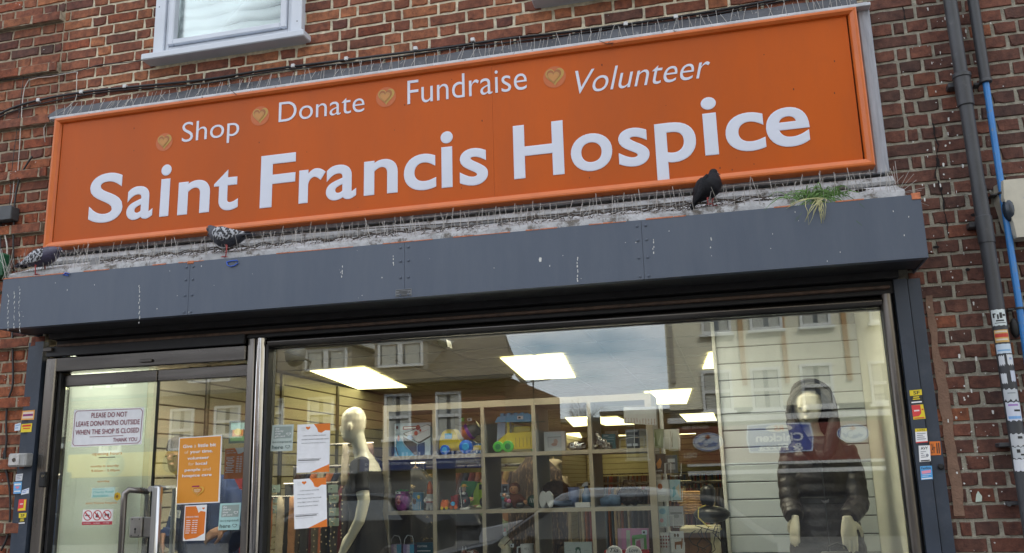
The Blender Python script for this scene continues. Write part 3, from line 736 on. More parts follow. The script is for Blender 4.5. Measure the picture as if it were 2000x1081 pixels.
# door bay
g = G(); g.box(-4.108, -4.034, -.03, .09, 0, 2.40, .006); g.build('post', STEEL, sf)
g = G(); g.box(-4.033, -4.014, .0, .09, 0, 2.31, .003); g.build('post', SOFF, sf)
g = G(); g.box(-4.033, -2.737, -.03, .10, 2.311, 2.40, .006); g.build('transom', TSTEEL, sf)
g = G(); g.box(-4.10, -2.737, -.045, -.02, 2.405, 2.47, .004); g.build('transom_cover', SOFF, sf)
g = G(); p = at(93, 683, -.06); g.box(p.x-.03, p.x+.03, -.065, -.046, p.z-.012, p.z+.01, .002); g.build('bracket', mat('bracket_grey', (.12,.11,.10), .5, metal=.6), sf)
g = G(); g.box(-3.43, -3.35, -.045, -.031, 2.335, 2.352, .002); g.build('bracket', TSTEEL, sf)
DM = at(304, 850, GY).x                                      # line where the leaves meet
def door(x0, x1, hinge):
    d = bpy.data.objects.new('door', None); COL.objects.link(d); d.parent = sf; d.location = Vector((x0, GY, .02))-parent_loc(sf)
    g = G(); g.box(x0, x1, GY-.02, GY+.02, 2.225, 2.295, .004); g.build('top_rail', TSTEEL, d)
    g = G(); g.box(x0, x1, GY-.02, GY+.02, .02, .12, .004); g.build('bottom_rail', STEEL, d)
    g = G(); g.box(x0+.002, x1-.002, GY-.005, GY+.005, .12, 2.225); g.build('glass', GLASS, d)
    g = G(); ex = x1 if hinge < 0 else x0
    g.box(ex-.002, ex+.002, GY-.0075, GY+.0075, .12, 2.225); g.build('edge_seal', mat('edge_black', (.015,.02,.02), .3), d)
    return d
dl = door(-4.012, DM-.004, -1); dr = door(DM+.004, -2.745, 1)
g = G(); p = at(300, 715, GY-.02)
def dhandle(px, ptop, d, r, flat, m):
    p = at(px, ptop, -.06); x, zt = p.x, p.z; g = G()
    if flat: g.box(x-.027, x+.027, -.10, -.055, .75, zt, .012)
    else:
        pts = [(x, -.03+.0, zt-.005)]; pts = [(x+.06, GY-.01, zt-.012), (x+.05, -.04, zt-.006), (x+.02, -.075, zt), (x, -.085, zt-.02), (x-.003, -.085, zt-.07), (x, -.085, .8), (x+.03, -.06, .74), (x+.05, GY-.01, .74)]
        g.tube(pts, r, 12)
    g.build('handle', m, d, smooth='auto')
dhandle(250, 957, dl, .017, False, STEEL)
p = at(268, 957, GY); g = G(); g.tube([(p.x, GY-.008, p.z), (p.x, GY+.06, p.z), (p.x+.01, GY+.085, p.z-.04), (p.x+.01, GY+.085, .8)], .015, 10); g.build('inner_handle', STEEL, dl, smooth='auto')
dhandle(312, 948, dr, .02, True, mat('satin_aluminium', (.55,.56,.56), .3, metal=1, var=.1, vscale=6, stretch=(20,20,1)))
p = at(330, 950, GY); g = G(); g.tube([(p.x-.04, -.07, p.z-.012), (p.x-.04, GY, p.z-.012), (p.x-.005, GY+.07, p.z-.01), (p.x-.005, GY+.07, .8)], .016, 10); g.build('inner_handle', mat('satin_aluminium', (1,1,1)), dr, smooth='auto')
for (a, b, d, nm) in ((257, 281, dl, 'lock_case'), (284, 303, dl, 'strike_plate')):
    p0, p1 = at(a, 1030, GY), at(b, 1030, GY); g = G(); g.box(p0.x, p1.x, GY-.022, GY+.02, p0.z-.058, p0.z+.058, .006); lk = g.build(nm, mat('lock_metal', (.40,.39,.37), .34, metal=1, var=.2, vscale=10), d)
    if nm == 'lock_case':
        c = (p0+p1)/2; g = G(); g.lathe((c.x, GY-.0222, c.z-.01), ((.007, 0), (.007, -.0006)), 10, 'y'); g.box(c.x-.003, c.x+.003, GY-.0229, GY-.0222, c.z-.034, c.z-.012); g.build('keyhole', BLACKR, lk)
        for sx in (-1, 1):
            for sz in (-1, 1): G().lathe((c.x+sx*.024, GY-.0222, c.z+sz*.046), ((.0035, 0), (.0035, -.001)), 8, 'y').build('screw', BLACKR, lk)
# lock box on left post
p = at(88, 937, -.031); g = G(); g.box(p.x-.022, p.x+.02, -.06, -.031, p.z-.045, p.z+.045, .006); lb = g.build('lock_box', BLACKR, sf)
G().lathe((p.x+.008, -.0602, p.z+.02), ((.009, 0), (.009, -.004)), 10, 'y').build('lock_barrel', CHROME, lb)
# ---------------------------------------------------------------- notices on the glass
W_ = (.86,.87,.90); MAR = (.22,.02,.05); OR = (.78,.20,.02); OR2 = (.75,.30,.03); WH = (.85,.85,.85); GR = (.30,.31,.34); MINT = (.40,.62,.60)
pxsheet('notice', 'white notice with maroon lettering asking for no donations outside, on the left door', 'notice', ((145,801),(282,796),(276,868),(139,874)), GY-.012, W_, [
  ('l',MAR,.05,.035,.95,.035,.015),('l',MAR,.05,.965,.95,.965,.015),('l',MAR,.02,.1,.02,.9,.008),('l',MAR,.98,.1,.98,.9,.008),('l',MAR,.02,.1,.05,.035,.01),('l',MAR,.98,.1,.95,.035,.01),('l',MAR,.02,.9,.05,.965,.01),('l',MAR,.98,.9,.95,.965,.01),
  ('t',MAR,'PLEASE DO NOT',.26,.10,.77,.235,.006),('t',MAR,'LEAVE DONATIONS OUTSIDE',.05,.32,.955,.455,.006),('t',MAR,'WHEN THE SHOP IS CLOSED',.05,.545,.955,.68,.006),('l',MAR,.26,.745,.74,.745,.012),('t',MAR,'THANK YOU',.60,.80,.94,.91,.006)], thick=.003)
pxsheet('poster', 'large orange poster reading Give a little bit of your time on the right door', 'poster', ((350,855),(434,850),(429,982),(344,986)), GY-.011, WH, [
  ('p',OR2,[(.02,.015),(.975,.015),(.965,.985),(.01,.985)]),
  ('t',WH,'Give',.10,.115,.32,.165,.02),('t',(.85,.7,.5),'a',.36,.125,.405,.165),('t',WH,'little bit',.455,.112,.87,.165,.02),
  ('t',(.85,.7,.5),'of',.145,.205,.235,.25),('t',WH,'your time.',.275,.205,.80,.265,.02),('t',WH,'volunteer',.22,.30,.72,.345,.02),
  ('t',(.85,.7,.5),'for',.25,.385,.38,.43),('t',WH,'local',.42,.385,.68,.43,.02),('t',WH,'people',.17,.475,.535,.53,.02),('t',(.85,.7,.5),'and',.585,.475,.77,.52),('t',WH,'hospice care',.12,.56,.80,.615,.02),
  ('h',(.72,.42,.06),.50,.82,.30,.17),('h',(.62,.16,.02),.49,.82,.23,.135),('h',(.66,.36,.10),.48,.82,.18,.10),('r',(.35,.02,.08),.36,.735,.53,.755),('t',WH,'Saint Francis',.42,.79,.55,.805),('t',WH,'Hospice',.43,.815,.54,.83)], thick=.0015)
def times(nm, lab, px4, Y, head, christmas=False):
    it = [('p',OR,[(.04,.03),(.52,.03),(.60,.14),(.64,.22),(.75,.17),(.96,.20),(.95,.80),(.60,.92),(.12,.97),(.04,.90)]),('h',OR,.86,.105,.13,.075),
          ('t',WH,head,.08,.31,.66,.35,.015),('l',(.6,.6,.6),.66,.09,.76,.09,.008),('l',(.6,.6,.6),.66,.12,.76,.12,.008)]
    n = 7
    for i in range(n):
        v = .42+i*.058; it += [('r',WH,.12,v,.12+.18+.05*((i*7)%3)/3,v+.02),('r',WH,.40,v,.50,v+.02),('r',WH,.53,v,.64,v+.02)]
    return pxsheet(nm, lab, 'poster', px4, Y, WH, it, thick=.001)
times('poster', 'small orange and white opening times sheet below the large orange poster', ((361,988),(404,986),(400,1056),(357,1057)), GY-.0105, 'OPENING TIMES')
it = [('p',OR,[(.0,.0),(.50,.0),(.58,.08),(.66,.20),(.80,.19),(1,.13),(1,1),(0,1)]),('t',WH,'CHRISTMAS',.08,.06,.44,.095,.01),('t',WH,'OPENING TIMES',.08,.13,.58,.17,.015)]
for i in range(10): v = .28+i*.055; it += [('r',WH,.10+.06*(i%3==2),v,.50-.08*(i%3==1),v+.02),('r',WH,.62,v,.74,v+.02),('r',WH,.78,v,.90,v+.02)]
pxsheet('poster', 'orange Christmas opening times sheet at the right edge of the right door', 'poster', ((440,877),(478,874),(476,935),(437,936)), GY+.007, WH, it, thick=.001)
def accepted(lab, px4, Y, bg):
    return pxsheet('window_sticker', lab, 'sticker', px4, Y, bg, [('r',(.30,.36,.33),.10,.07,.92,.52),('t',WH,'the',.16,.10,.34,.18,.01),('t',WH,'charity',.16,.20,.54,.29,.01),('t',WH,'shop',.16,.30,.42,.385,.01),('t',WH,'gift card',.16,.40,.62,.485,.01),
      ('h',WH,.79,.37,.22,.14),('h',(.30,.36,.33),.79,.37,.16,.10),('t',(.12,.17,.16),'accepted',.07,.60,.93,.71,.0),('t',(.12,.17,.16),'here',.07,.77,.58,.92,.012),('h',(.12,.17,.16),.78,.85,.24,.16),('h',bg,.78,.85,.18,.115)], thick=.0008)
accepted('mint green gift card sticker on the right door beside the opening times', ((430,984),(471,982),(467,1035),(426,1036)), GY-.0105, MINT)
accepted('pale grey green gift card sticker at the left edge of the display window', ((532,831),(574,829),(571,881),(528,882)), GY-.0045, (.50,.58,.54))
def vac(lab, px4, lines, Y):
    it = [('p',OR,[(.50,.0),(1,.0),(1,.15),(.86,.14),(.74,.19),(.64,.17),(.60,.09)]),('p',OR,[(.42,1),(1,.84),(1,1)]),('h',OR,.33,.085,.15,.085),('l',(.5,.5,.5),.13,.07,.24,.07,.004),('l',(.5,.5,.5),.11,.095,.24,.095,.004),('l',(.5,.5,.5),.13,.12,.24,.12,.004)]
    for i, (s, u0, u1) in enumerate(lines): v = .23+i*.078; it.append(('t',(.05,.05,.06),s,u0,v,u1,v+.020,.004))
    it += [('r',(.3,.3,.32),.05,.715,.75,.722),('r',(.05,.05,.06),.05,.74,.70,.752),('r',(.5,.5,.5),.05,.785,.60,.790)]
    r = pxsheet('notice', lab, 'notice', px4, Y, W_, it, thick=.001)
    return r
vac('white vacancies notice with orange corners, upper of the two in the display window', ((581,830),(645,827),(643,922),(579,924)), [('LATEST NON CLINICAL VACANCIES',.18,.88),('ASSISTANT SHOP/STORE MANAGER HORNET',.14,.98),('PEOPLE & CULTURE PARTNER, PROJECTS',.14,.88)], GY-.005)
vac('white clinical vacancies notice with orange corners, lower of the two in the display window', ((573,937),(637,933),(639,1029),(575,1034)), [('LATEST CLINICAL VACANCIES',.20,.78),('STAFF NURSE, HOSPICE WARD',.12,.62),('SENIOR CLINICAL/THERAPY PRACTITIONER',.12,.85),('DEVELOPMENT CLINICAL SPECIALIST',.12,.78),('ADVANCED NURSE PRACTITIONER',.12,.74)], GY-.005)
pxsheet('window_sticker', 'pale green rectangular membership sticker beside the flower on the left door', 'sticker', ((180,954),(225,952),(223,971),(178,973)), GY-.0105, (.50,.68,.62), [('t',(.1,.35,.3),'We are a member of the',.06,.10,.55,.22),('t',(.08,.42,.36),'Charity Retail',.06,.32,.95,.60,.01),('t',(.08,.42,.36),'Association',.06,.66,.74,.94,.01)], thick=.0006)
it = [('r',(.45,.03,.05),0,.78,1,1)]
for i, u in enumerate((.18,.5,.82)):
    it += [('c',WH,u,.38,.15,.34),('o',(.5,.03,.04),u,.38,.15,.34,.18)]
    if i == 0: it += [('r',(.05,.05,.05),u-.09,.34,u+.06,.42)]
    elif i == 1: it += [('p',(.05,.05,.05),[(u-.06,.52),(u-.05,.36),(u+.05,.36),(u+.06,.52)]),('p',(.05,.05,.05),[(u-.03,.36),(u,.18),(u+.03,.36)])]
    else: it += [('p',(.05,.05,.05),[(u-.08,.30),(u-.03,.28),(u+.05,.30),(u+.07,.22),(u+.08,.5),(u+.05,.5),(u+.04,.42),(u-.04,.42),(u-.05,.52),(u-.07,.5)])]
    it += [('l',(.5,.03,.04),u-.1,.16,u+.1,.60,.05)]
it += [('t',WH,'no smoking',.06,.83,.30,.93),('t',WH,'no food',.40,.83,.60,.93),('t',WH,'no dogs',.72,.83,.92,.93)]
pxsheet('window_sticker', 'white and red sticker with three round no entry pictograms on the left door', 'sticker', ((162,996),(221,995),(219,1025),(160,1026)), GY-.0105, WH, it, thick=.0006)
pxsheet('window_sticker', 'tiny grey label at the top left corner of the left door', 'sticker', ((117,742),(131,741),(130,753),(116,754)), GY-.0105, (.25,.28,.27), [('r',(.1,.1,.1),.1,.2,.9,.35),('r',(.1,.1,.1),.1,.5,.7,.65)], thick=.0006)
# orange vinyl words on the door glass
g = G(); VIN = mat('vinyl_orange', (.50,.22,.05), .5)
vt = thing('vinyl_lettering', 'faint orange opening hours lettering on the left door glass', 'lettering', at(205, 950, GY-.006))
for s, x0, x1, yb, yt in (('opening hours',180,238,892,883),('monday to saturday',177,232,915,908),('9.00am - 5.00pm',178,233,924,917),('sunday',190,214,944,938),('saint francis hospice',167,228,987,980)):
    a, b = at(x0, yb, GY-.0055), at(x1, yb-1.5, GY-.0055); zt = at((x0+x1)/2, yt, GY-.0055).z; vs, fs, _ = text2d(s, .004)
    g.add([(a.x+(b.x-a.x)*x, GY-.0055, a.z+(zt-a.z)*y) for x, y in vs], fs)
a, b = at(193, 894, GY-.0055), at(225, 892, GY-.0055); 
g.build('lettering', VIN, vt)
G().box(a.x, b.x, GY-.0065, GY-.0055, a.z-.003, a.z+.001).build('underline', BLACKR, vt)
fl = thing('window_sticker', 'small yellow flower sticker beside the door handle on the left door', 'sticker', at(229, 970, GY-.006))
c = at(229, 970, GY-.006); g = G()
for i in range(8):
    a = i*PI/4; g.poly([c+Vector((.016*math.cos(a)+.009*math.cos(t*PI/3), 0, .016*math.sin(a)+.009*math.sin(t*PI/3))) for t in range(6)])
g.build('petals', mat('petal_yellow', (.70,.45,.02), .5), fl)
G().poly([c+Vector((.009*math.cos(t*PI/6), -.001, .009*math.sin(t*PI/6))) for t in range(12)]).build('centre', mat('petal_brown', (.25,.10,.01), .5), fl)
# stickers on the guide rails and wall
RX = -.0315; RX2 = -.0465
def stk(lab, px4, Y, col, items): return pxsheet('rail_sticker', lab, 'sticker', px4, Y, col, items, thick=.0006)
K = (.03,.03,.03); YE = (.80,.62,.03); RD = (.70,.06,.06); BL = (.08,.30,.70)
def lines(c, n, v0=.2, v1=.9, u0=.12, u1=.88): return [('r', c, u0, v0+(v1-v0)*i/n, u1-.12*((i*5)%3), v0+(v1-v0)*i/n+.35*(v1-v0)/n) for i in range(n)]
stk('orange framed sticker on the left guide rail, top one', ((44,803),(68,801),(66,820),(41,821)), RX2, (.75,.35,.08), [('r',(.75,.6,.5),.08,.15,.92,.85),('r',(.25,.02,.15),.1,.38,.9,.6)])
stk('pale torn sticker left of the yellow one on the left rail', ((29,829),(41,826),(39,841),(28,842)), RX2, (.62,.70,.78), lines((.2,.35,.6),2))
stk('yellow sticker with red heading on the left guide rail', ((42,829),(63,827),(61,844),(40,845)), RX2, YE, [('r',(.7,.05,.02),.1,.12,.9,.35),('r',(.7,.05,.02),.2,.5,.85,.62)])
stk('small white scuffed sticker below the key switch', ((31,927),(45,925),(43,939),(30,940)), RX2, (.72,.73,.76), lines((.3,.3,.4),3))
stk('light blue sticker on the left guide rail', ((27,942),(43,941),(41,964),(26,965)), RX2, (.16,.42,.75), [('r',WH,.1,.15,.9,.28),('h',(.8,.25,.35),.5,.5,.5,.3),('r',WH,.1,.75,.9,.85)])
stk('white pointed sticker with blue writing right of the light blue one', ((43,958),(57,953),(56,964),(41,967)), RX2, (.72,.76,.85), lines((.15,.25,.6),2))
stk('red and yellow sticker on the left guide rail', ((37,976),(52,975),(50,998),(34,999)), RX2, RD, [('p',YE,[(.7,.05),(.95,.05),(.95,.95),(.05,.95),(.05,.8),(.7,.75)]),('r',(.9,.6,.6),.2,.35,.6,.45)])
stk('yellow and black sticker, lowest on the left guide rail', ((37,1003),(52,1002),(49,1024),(36,1025)), RX2, K, [('r',YE,0,0,1,.42),('t',K,'SF',.25,.08,.80,.34,.02),('r',YE,.25,.5,.75,.58),('r',YE,.2,.65,.8,.72),('r',WH,.05,.84,.95,.94)])
stk('yellow and black sticker, top one on the right guide rail', ((1776,763),(1800,761),(1802,787),(1779,789)), RX2, K, [('r',YE,0,0,1,.42),('t',K,'SF',.30,.08,.82,.34,.02),('r',YE,.25,.5,.75,.58),('r',YE,.2,.65,.8,.72),('r',WH,.05,.87,.95,.97)])
stk('red and yellow sticker, second from the top on the right guide rail', ((1780,792),(1803,790),(1808,818),(1784,820)), RX2, YE, [('p',RD,[(0,0),(.75,.02),(.72,.6),(.5,.8),(0,.82)]),('r',(.9,.7,.7),.15,.35,.6,.45),('r',RD,.8,.3,.95,.4),('r',RD,.1,.88,.9,.95)])
stk('white locksmith sticker with yellow heading on the right rail', ((1787,838),(1810,837),(1812,864),(1789,866)), RX2, WH, [('r',YE,0,0,1,.22),('t',K,'LOCKS',.2,.04,.85,.17,.01),('r',RD,0,.92,1,1)]+lines(GR,4,.32,.85))
stk('white sticker with bold black heading and a badge on the right rail', ((1794,871),(1816,870),(1818,901),(1796,903)), RX2, WH, [('t',K,'AVY',.18,.08,.82,.26,.02),('c',GR,.72,.62,.13,.1)]+lines(GR,4,.36,.80,.15,.62)+[('r',K,.1,.9,.9,.96)])
stk('light blue sticker with pink band, lowest on the right rail', ((1797,911),(1820,910),(1822,936),(1799,938)), RX2, (.10,.38,.74), [('t',K,'Fastline',.1,.06,.9,.24,.01),('p',(.8,.3,.42),[(.08,.36),(.9,.3),(.86,.52),(.12,.58)]),('r',WH,.05,.88,.95,.96)]+lines((.6,.75,.9),2,.62,.84))
stk('orange 24 hour sticker on the outer strip of the right rail', ((1815,863),(1836,862),(1838,889),(1817,890)), RX, (.78,.20,.03), [('t',K,'24hr',.12,.15,.5,.85,.01),('r',K,.62,.12,.72,.88),('r',K,.80,.12,.90,.88)])

# key switch on the left rail, junction box, bell box, green box
ks = thing('key_switch', 'grey weathered shutter key switch box on the left guide rail', 'switch', at(34, 911, -.05))
p0, p1 = at(15, 898, -.11), at(50, 898, -.11); g = G(); g.box(p0.x, p1.x, -.11, -.046, p0.z-.045, p0.z+.035, .008); g.build('case', mat('case_grey', (.33,.33,.32), .6, var=.2, vscale=30), ks)
c = (p0+p1)/2; g = G(); g.box(p0.x+.008, c.x+.02, -.114, -.1105, p0.z-.035, p0.z+.028, .002); g.build('face_plate', mat('plate_light', (.52,.50,.48), .5, var=.15, vscale=50), ks)
g = G(); g.lathe((c.x-.015, -.1142, p0.z-.003), ((.012, 0), (.012, -.003)), 12, 'y'); g.build('key_barrel', STEEL, ks)
jb = thing('junction_box', 'dark grey cable junction box at the left edge beside the sign', 'junction box', at(5, 435, -.05))
p0, p1 = at(-18, 415, -.07), at(22, 415, -.07); g = G(); g.box(p0.x, p1.x, -.07, 0, p1.z-.045, p1.z+.045, .005); g.build('case', mat('jb_grey', (.06,.065,.07), .5, var=.2, vscale=20), jb)
g = G(); g.box(p0.x-.004, p1.x+.004, -.078, -.0705, p1.z-.048, p1.z+.048, .004); g.build('lid', mat('jb_grey', (1,1,1)), jb)
gb = thing('green_box', 'edge of a dark green box on the wall left of the first pigeon', 'box', at(-5, 540, -.06))
p = at(3, 515, -.08); G().box(p.x-.2, p.x, -.08, 0, p.z-.085, p.z+.075, .012).build('case', mat('green_plastic', (.012,.10,.045), .4, var=.2), gb)
G().box(p.x-.2, p.x+.003, -.086, -.081, p.z-.088, p.z-.07, .002).build('lid_edge', mat('green_plastic', (1,1,1)), gb)
bb = thing('alarm_box', 'cream alarm bell box at the right edge behind the blue pipe', 'alarm box', at(1985, 460, -.05))
p0 = at(1960, 352, -.1); p1 = at(1975, 470, -.1)
G().loft([[(p0.x+.0, -.10, p0.z), (p0.x+.26, -.10, p0.z), (p0.x+.26, 0, p0.z), (p0.x-.02, 0, p0.z)], [(p0.x-.01, -.10, p0.z-.09), (p0.x+.26, -.10, p0.z-.09), (p0.x+.26, 0, p0.z-.09), (p0.x-.03, 0, p0.z-.09)],
   [(p0.x+.015, -.10, p0.z-.22), (p0.x+.26, -.10, p0.z-.22), (p0.x+.26, 0, p0.z-.22), (p0.x-.01, 0, p0.z-.22)], [(p0.x+.02, -.10, p0.z-.29), (p0.x+.24, -.10, p0.z-.29), (p0.x+.24, 0, p0.z-.29), (p0.x+.01, 0, p0.z-.29)]]).build('cover', mat('bell_cream', (.50,.47,.38), .6, var=.12, vscale=15, dirt=(.25,.22,.16), dscale=12, dth=(.62,.8)), bb)
printed(bb, (p0.x+.045, -.1005, p0.z-.05), (p0.x+.24, -.1005, p0.z-.05), (p0.x+.24, -.1005, p0.z-.2), (p0.x+.045, -.1005, p0.z-.2), [('r',(.35,.38,.5),.15,.3,.9,.35),('t',(.12,.16,.5),'020 8',.2,.55,.95,.8)], (0,-1,0))
# lens-shaped strobe on its side
g = G(); q = at(1970, 410, -.08); g.ell((q.x, q.y, q.z), .028, .03, .06); g.build('strobe', mat('strobe_dark', (.02,.03,.045), .25), bb, smooth=True)

# ---------------------------------------------------------------- pipes
PIPE = mat('pipe_black', (.045,.047,.052), .48, var=.25, vscale=6, bump=.08, bscale=60, dirt=(.10,.10,.10), dscale=14, dth=(.6,.8))
dp = thing('downpipe', 'thick black downpipe with collars and many torn stickers on its lower part', 'drainpipe', (1.25, -.09, .0))
def pipex(z): return 1.252-.003*(z-3)
g = G(); R = .034
g.tube([(pipex(.1), -.085, .1), (pipex(1.9), -.085, 1.9), (pipex(3.0), -.085, 2.93)], R, 20); g.build('pipe', PIPE, dp, smooth='auto')
g = G(); g.tube([(pipex(3), -.085, 2.9), (pipex(5.6), -.085, 5.65)], R*.94, 20); g.build('pipe', PIPE, dp, smooth='auto')
for py_, px_ in ((150, 1882), (424, 1928)):
    z = at(px_, py_, -.085).z; x = pipex(z)
    g = G(); g.lathe((x, -.085, z), ((R*1.0, -.16), (R*1.16, -.155), (R*1.16, -.01), (R*1.3, -.005), (R*1.3, .012), (R*1.05, .02)) if py_ == 150 else ((R*1.1, -.13), (R*1.12, 0), (R*1.0, .004)), 20)
    g.build('collar', PIPE, dp, smooth='auto')
    g = G(); g.box(x-.06, x+.045, -.06, .0, z-.04, z-.012, .004); g.build('bracket', PIPE, dp)
z = at(1965, 868, -.085).z; g = G(); g.box(pipex(z)-.075, pipex(z)+.05, -.075, 0, z-.012, z+.008, .004); g.build('bracket', PIPE, dp)
z = at(1990, 985, -.085).z; g = G(); g.box(pipex(z)-.07, pipex(z)-.02, -.05, 0, z-.006, z+.010, .003); g.lathe((pipex(z)-.065, -.045, z), ((.011, -.01), (.011, .012)), 8, 'y'); g.build('bracket', PIPE, dp)
# small-bore pipe, black above and blue below
bp_ = thing('service_pipe', 'thin service pipe beside the downpipe, black above and bright blue below', 'pipe', (1.36, -.05, 0))
BLUE = mat('pipe_blue', (.040,.21,.54), .38, var=.08, vscale=8, dirt=(.16,.22,.30), dscale=30, dth=(.56,.66))
zj = at(1922, 160, -.06).z; 
def bx(z): return at(1925, 160, -.06).x+(z-zj)*(-.0)
xa = at(1925, 160, -.06).x; xb = at(1973, 480, -.06).x; za = at(1973, 480, -.06).z; k_ = (xb-xa)/(za-zj)
fx = lambda z: xa+(z-zj)*k_
g = G(); g.tube([(fx(zj)-.012*0, -.06, zj), (fx(zj)+(5.6-zj)*(-.0), -.06, 5.6)], .0265, 14); g.build('upper_pipe', PIPE, bp_, smooth='auto')
g = G(); g.tube([(fx(.1), -.06, .1), (fx(1.5), -.06, 1.5), (fx(zj), -.06, zj)], .0158, 14); g.build('lower_pipe', BLUE, bp_, smooth='auto')
g = G(); g.lathe((fx(zj), -.06, zj), ((.028, -.008), (.031, -.005), (.031, .006), (.028, .01)), 14); g.box(fx(zj)-.05, fx(zj)-.02, -.05, 0, zj-.01, zj+.004, .003); g.build('clip', PIPE, bp_, smooth='auto')
for (a, b) in ((1957, 378), (1985, 603)):
    z = at(a, b, -.06).z; g = G(); g.lathe((fx(z), -.06, z), ((.020, -.005), (.0215, -.003), (.0215, .003), (.020, .005)), 12); g.box(fx(z)-.05, fx(z)-.02, -.058, 0, z-.004, z+.003); g.box(fx(z)+.018, fx(z)+.05, -.058, 0, z-.004, z+.003); g.build('clip', PIPE, bp_)
z = at(1995, 640, -.06).z; g = G(); g.ell((fx(z)-.03, -.05, z), .022, .02, .05, 9, 6); g.build('tape_lump', BLACKR, bp_, smooth=True)
# torn stickers wrapped on the downpipe
def wrap(lab, y0, y1, a0, a1, col, cols=(), tear=.0):
    z0, z1 = at(1985, y1, -.12).z, at(1975, y0, -.12).z; x = pipex(z0); rr = R+.0012
    root = thing('pipe_sticker', lab, 'sticker', (x, -.085, z0))
    rs = random.Random(int(y0)); n = 9
    g = G(); 
    for i in range(n):
        t0, t1 = a0+(a1-a0)*i/n, a0+(a1-a0)*(i+1)/n
        P = lambda t, z, r=rr: (pipex(z)+r*math.sin(t), -.085-r*math.cos(t), z)
        j0 = tear*math.sin(i*2.1+y0); j1 = tear*math.sin((i+1)*2.1+y0)
        g.add([P(t0, z0+j0), P(t1, z0+j1), P(t1, z1+j1*.7), P(t0, z1+j0*.7)], [(0,1,2,3)])
    g.build('paper', ink(col), root, smooth=False)
    g2 = {}
    for (c, u0, v0, u1, v1) in cols:
        gg = g2.setdefault(c, G())
        for i in range(5):
            t0 = a0+(a1-a0)*(u0+(u1-u0)*i/5); t1 = a0+(a1-a0)*(u0+(u1-u0)*(i+1)/5); za_, zb_ = z1+(z0-z1)*v1, z1+(z0-z1)*v0
            r2 = rr+.0007; gg.add([(pipex(z)+r2*math.sin(t), -.085-r2*math.cos(t), z) for t, z in ((t0,za_),(t1,za_),(t1,zb_),(t0,zb_))], [(0,1,2,3)])
    for c, gg in g2.items(): gg.build('print', ink(c), root)
PW = (.62,.65,.68)
wrap('white sticker with black letters, highest on the downpipe', 603, 634, -1.2, .75, (.62,.68,.68), ((K,.12,.22,.24,.5),(K,.12,.22,.34,.3),(K,.4,.3,.5,.6),(K,.56,.2,.72,.55),(K,.75,.3,.95,.42),(K,.3,.65,.8,.74),(K,.2,.82,.9,.86)), .002)
wrap('orange and red label band on the downpipe', 643, 667, -1.2, .75, (.62,.38,.12), (((.5,.05,.03),.05,.3,.95,.6),((.65,.6,.5),.1,.08,.9,.2),((.65,.6,.5),.1,.72,.9,.85)), .0)
wrap('pale blue white band on the downpipe below the orange label', 671, 689, -1.25, .85, (.55,.65,.75), (((.2,.4,.65),.1,.6,.9,.75),), .001)
wrap('torn white scrap on the left side of the downpipe', 694, 712, -1.1, -.3, PW, (), .006)
wrap('torn white scrap on the right side of the downpipe', 692, 712, .0, .9, PW, (((.3,.4,.6),.3,.3,.7,.5),), .005)
wrap('square torn scrap on the left of the downpipe', 729, 748, -1.1, -.35, PW, (), .004)
wrap('narrow white scrap on the right of the downpipe', 724, 745, .15, .85, (.52,.56,.66), (), .004)
wrap('crumpled grey white sticker on the middle of the downpipe', 760, 782, -1.15, .8, (.50,.53,.56), (((.25,.28,.3),.3,.3,.8,.4),), .007)
wrap('white and lilac sticker above the downpipe bracket', 786, 822, -1.1, .9, (.60,.63,.72), (((.35,.2,.5),.2,.1,.8,.2),((.2,.4,.7),.1,.75,.9,.9),(K,.5,.4,.9,.5)), .004)
wrap('torn grey sticker just below the downpipe bracket', 848, 872, -1.1, .8, (.52,.54,.56), ((K,.5,.2,.8,.4),), .006)
wrap('smudged sticker with a dark drawing on the downpipe', 874, 896, -1.1, .9, (.50,.53,.55), ((K,.3,.2,.5,.5),(K,.5,.6,.9,.75)), .005)
wrap('blank white sticker near the lower end of the downpipe', 898, 921, -1.2, .6, (.66,.68,.72), (), .003)
wrap('long bluish torn sticker, lowest on the downpipe', 930, 1000, .0, 1.1, (.42,.48,.6), (), .008)

# ---------------------------------------------------------------- cables
def cable(name, lab, px, Y, r, m, group=None, clips=(), sub=3):
    P = [at(x, y, Y) for x, y in px]; Q = []
    for i in range(len(P)-1):
        p0, p1, p2, p3 = P[max(i-1,0)], P[i], P[i+1], P[min(i+2,len(P)-1)]
        for s in range(sub):
            t = s/sub; Q.append(.5*((2*p1)+(p2-p0)*t+(2*p0-5*p1+4*p2-p3)*t*t+(3*p1-p0-3*p2+p3)*t**3))
    Q.append(P[-1])
    root = thing(name, lab, 'cable', P[0], group)
    g = G(); g.tube(Q, r, 6); g.build('cable', m, root, smooth=True)
    for (x, y) in clips:
        c = at(x, y, Y-r); g = G(); g.box(c.x-.012, c.x+.012, c.y-.006, c.y+.02, c.z-.011, c.z+.013, .003); g.build('clip', mat('clip_white', (.62,.62,.62), .4), root)
    return root
main = [(-10,228),(20,213),(60,200),(120,187),(200,176),(280,168),(400,156),(520,137),(640,122),(760,107),(880,92),(990,76),(1100,64),(1200,51),(1320,34),(1440,14),(1560,-8),(1680,-24)]
cl = [(74,196),(158,181),(243,169),(572,128),(677,113),(811,94),(923,77),(1014,0)]
cable('wall_cable', 'black main cable clipped along the brick wall above the sign', main, -.016, .0075, CABLE, clips=[(74,196),(158,180),(243,169),(572,129),(676,115),(811,95),(923,78),(1222,33+14),(1320,18+15)])
cable('wall_cable', 'second thinner black cable running just below the main one above the sign', [(x, y+6+2*math.sin(x*.02)) for x, y in main], -.012, .0045, CABLE)
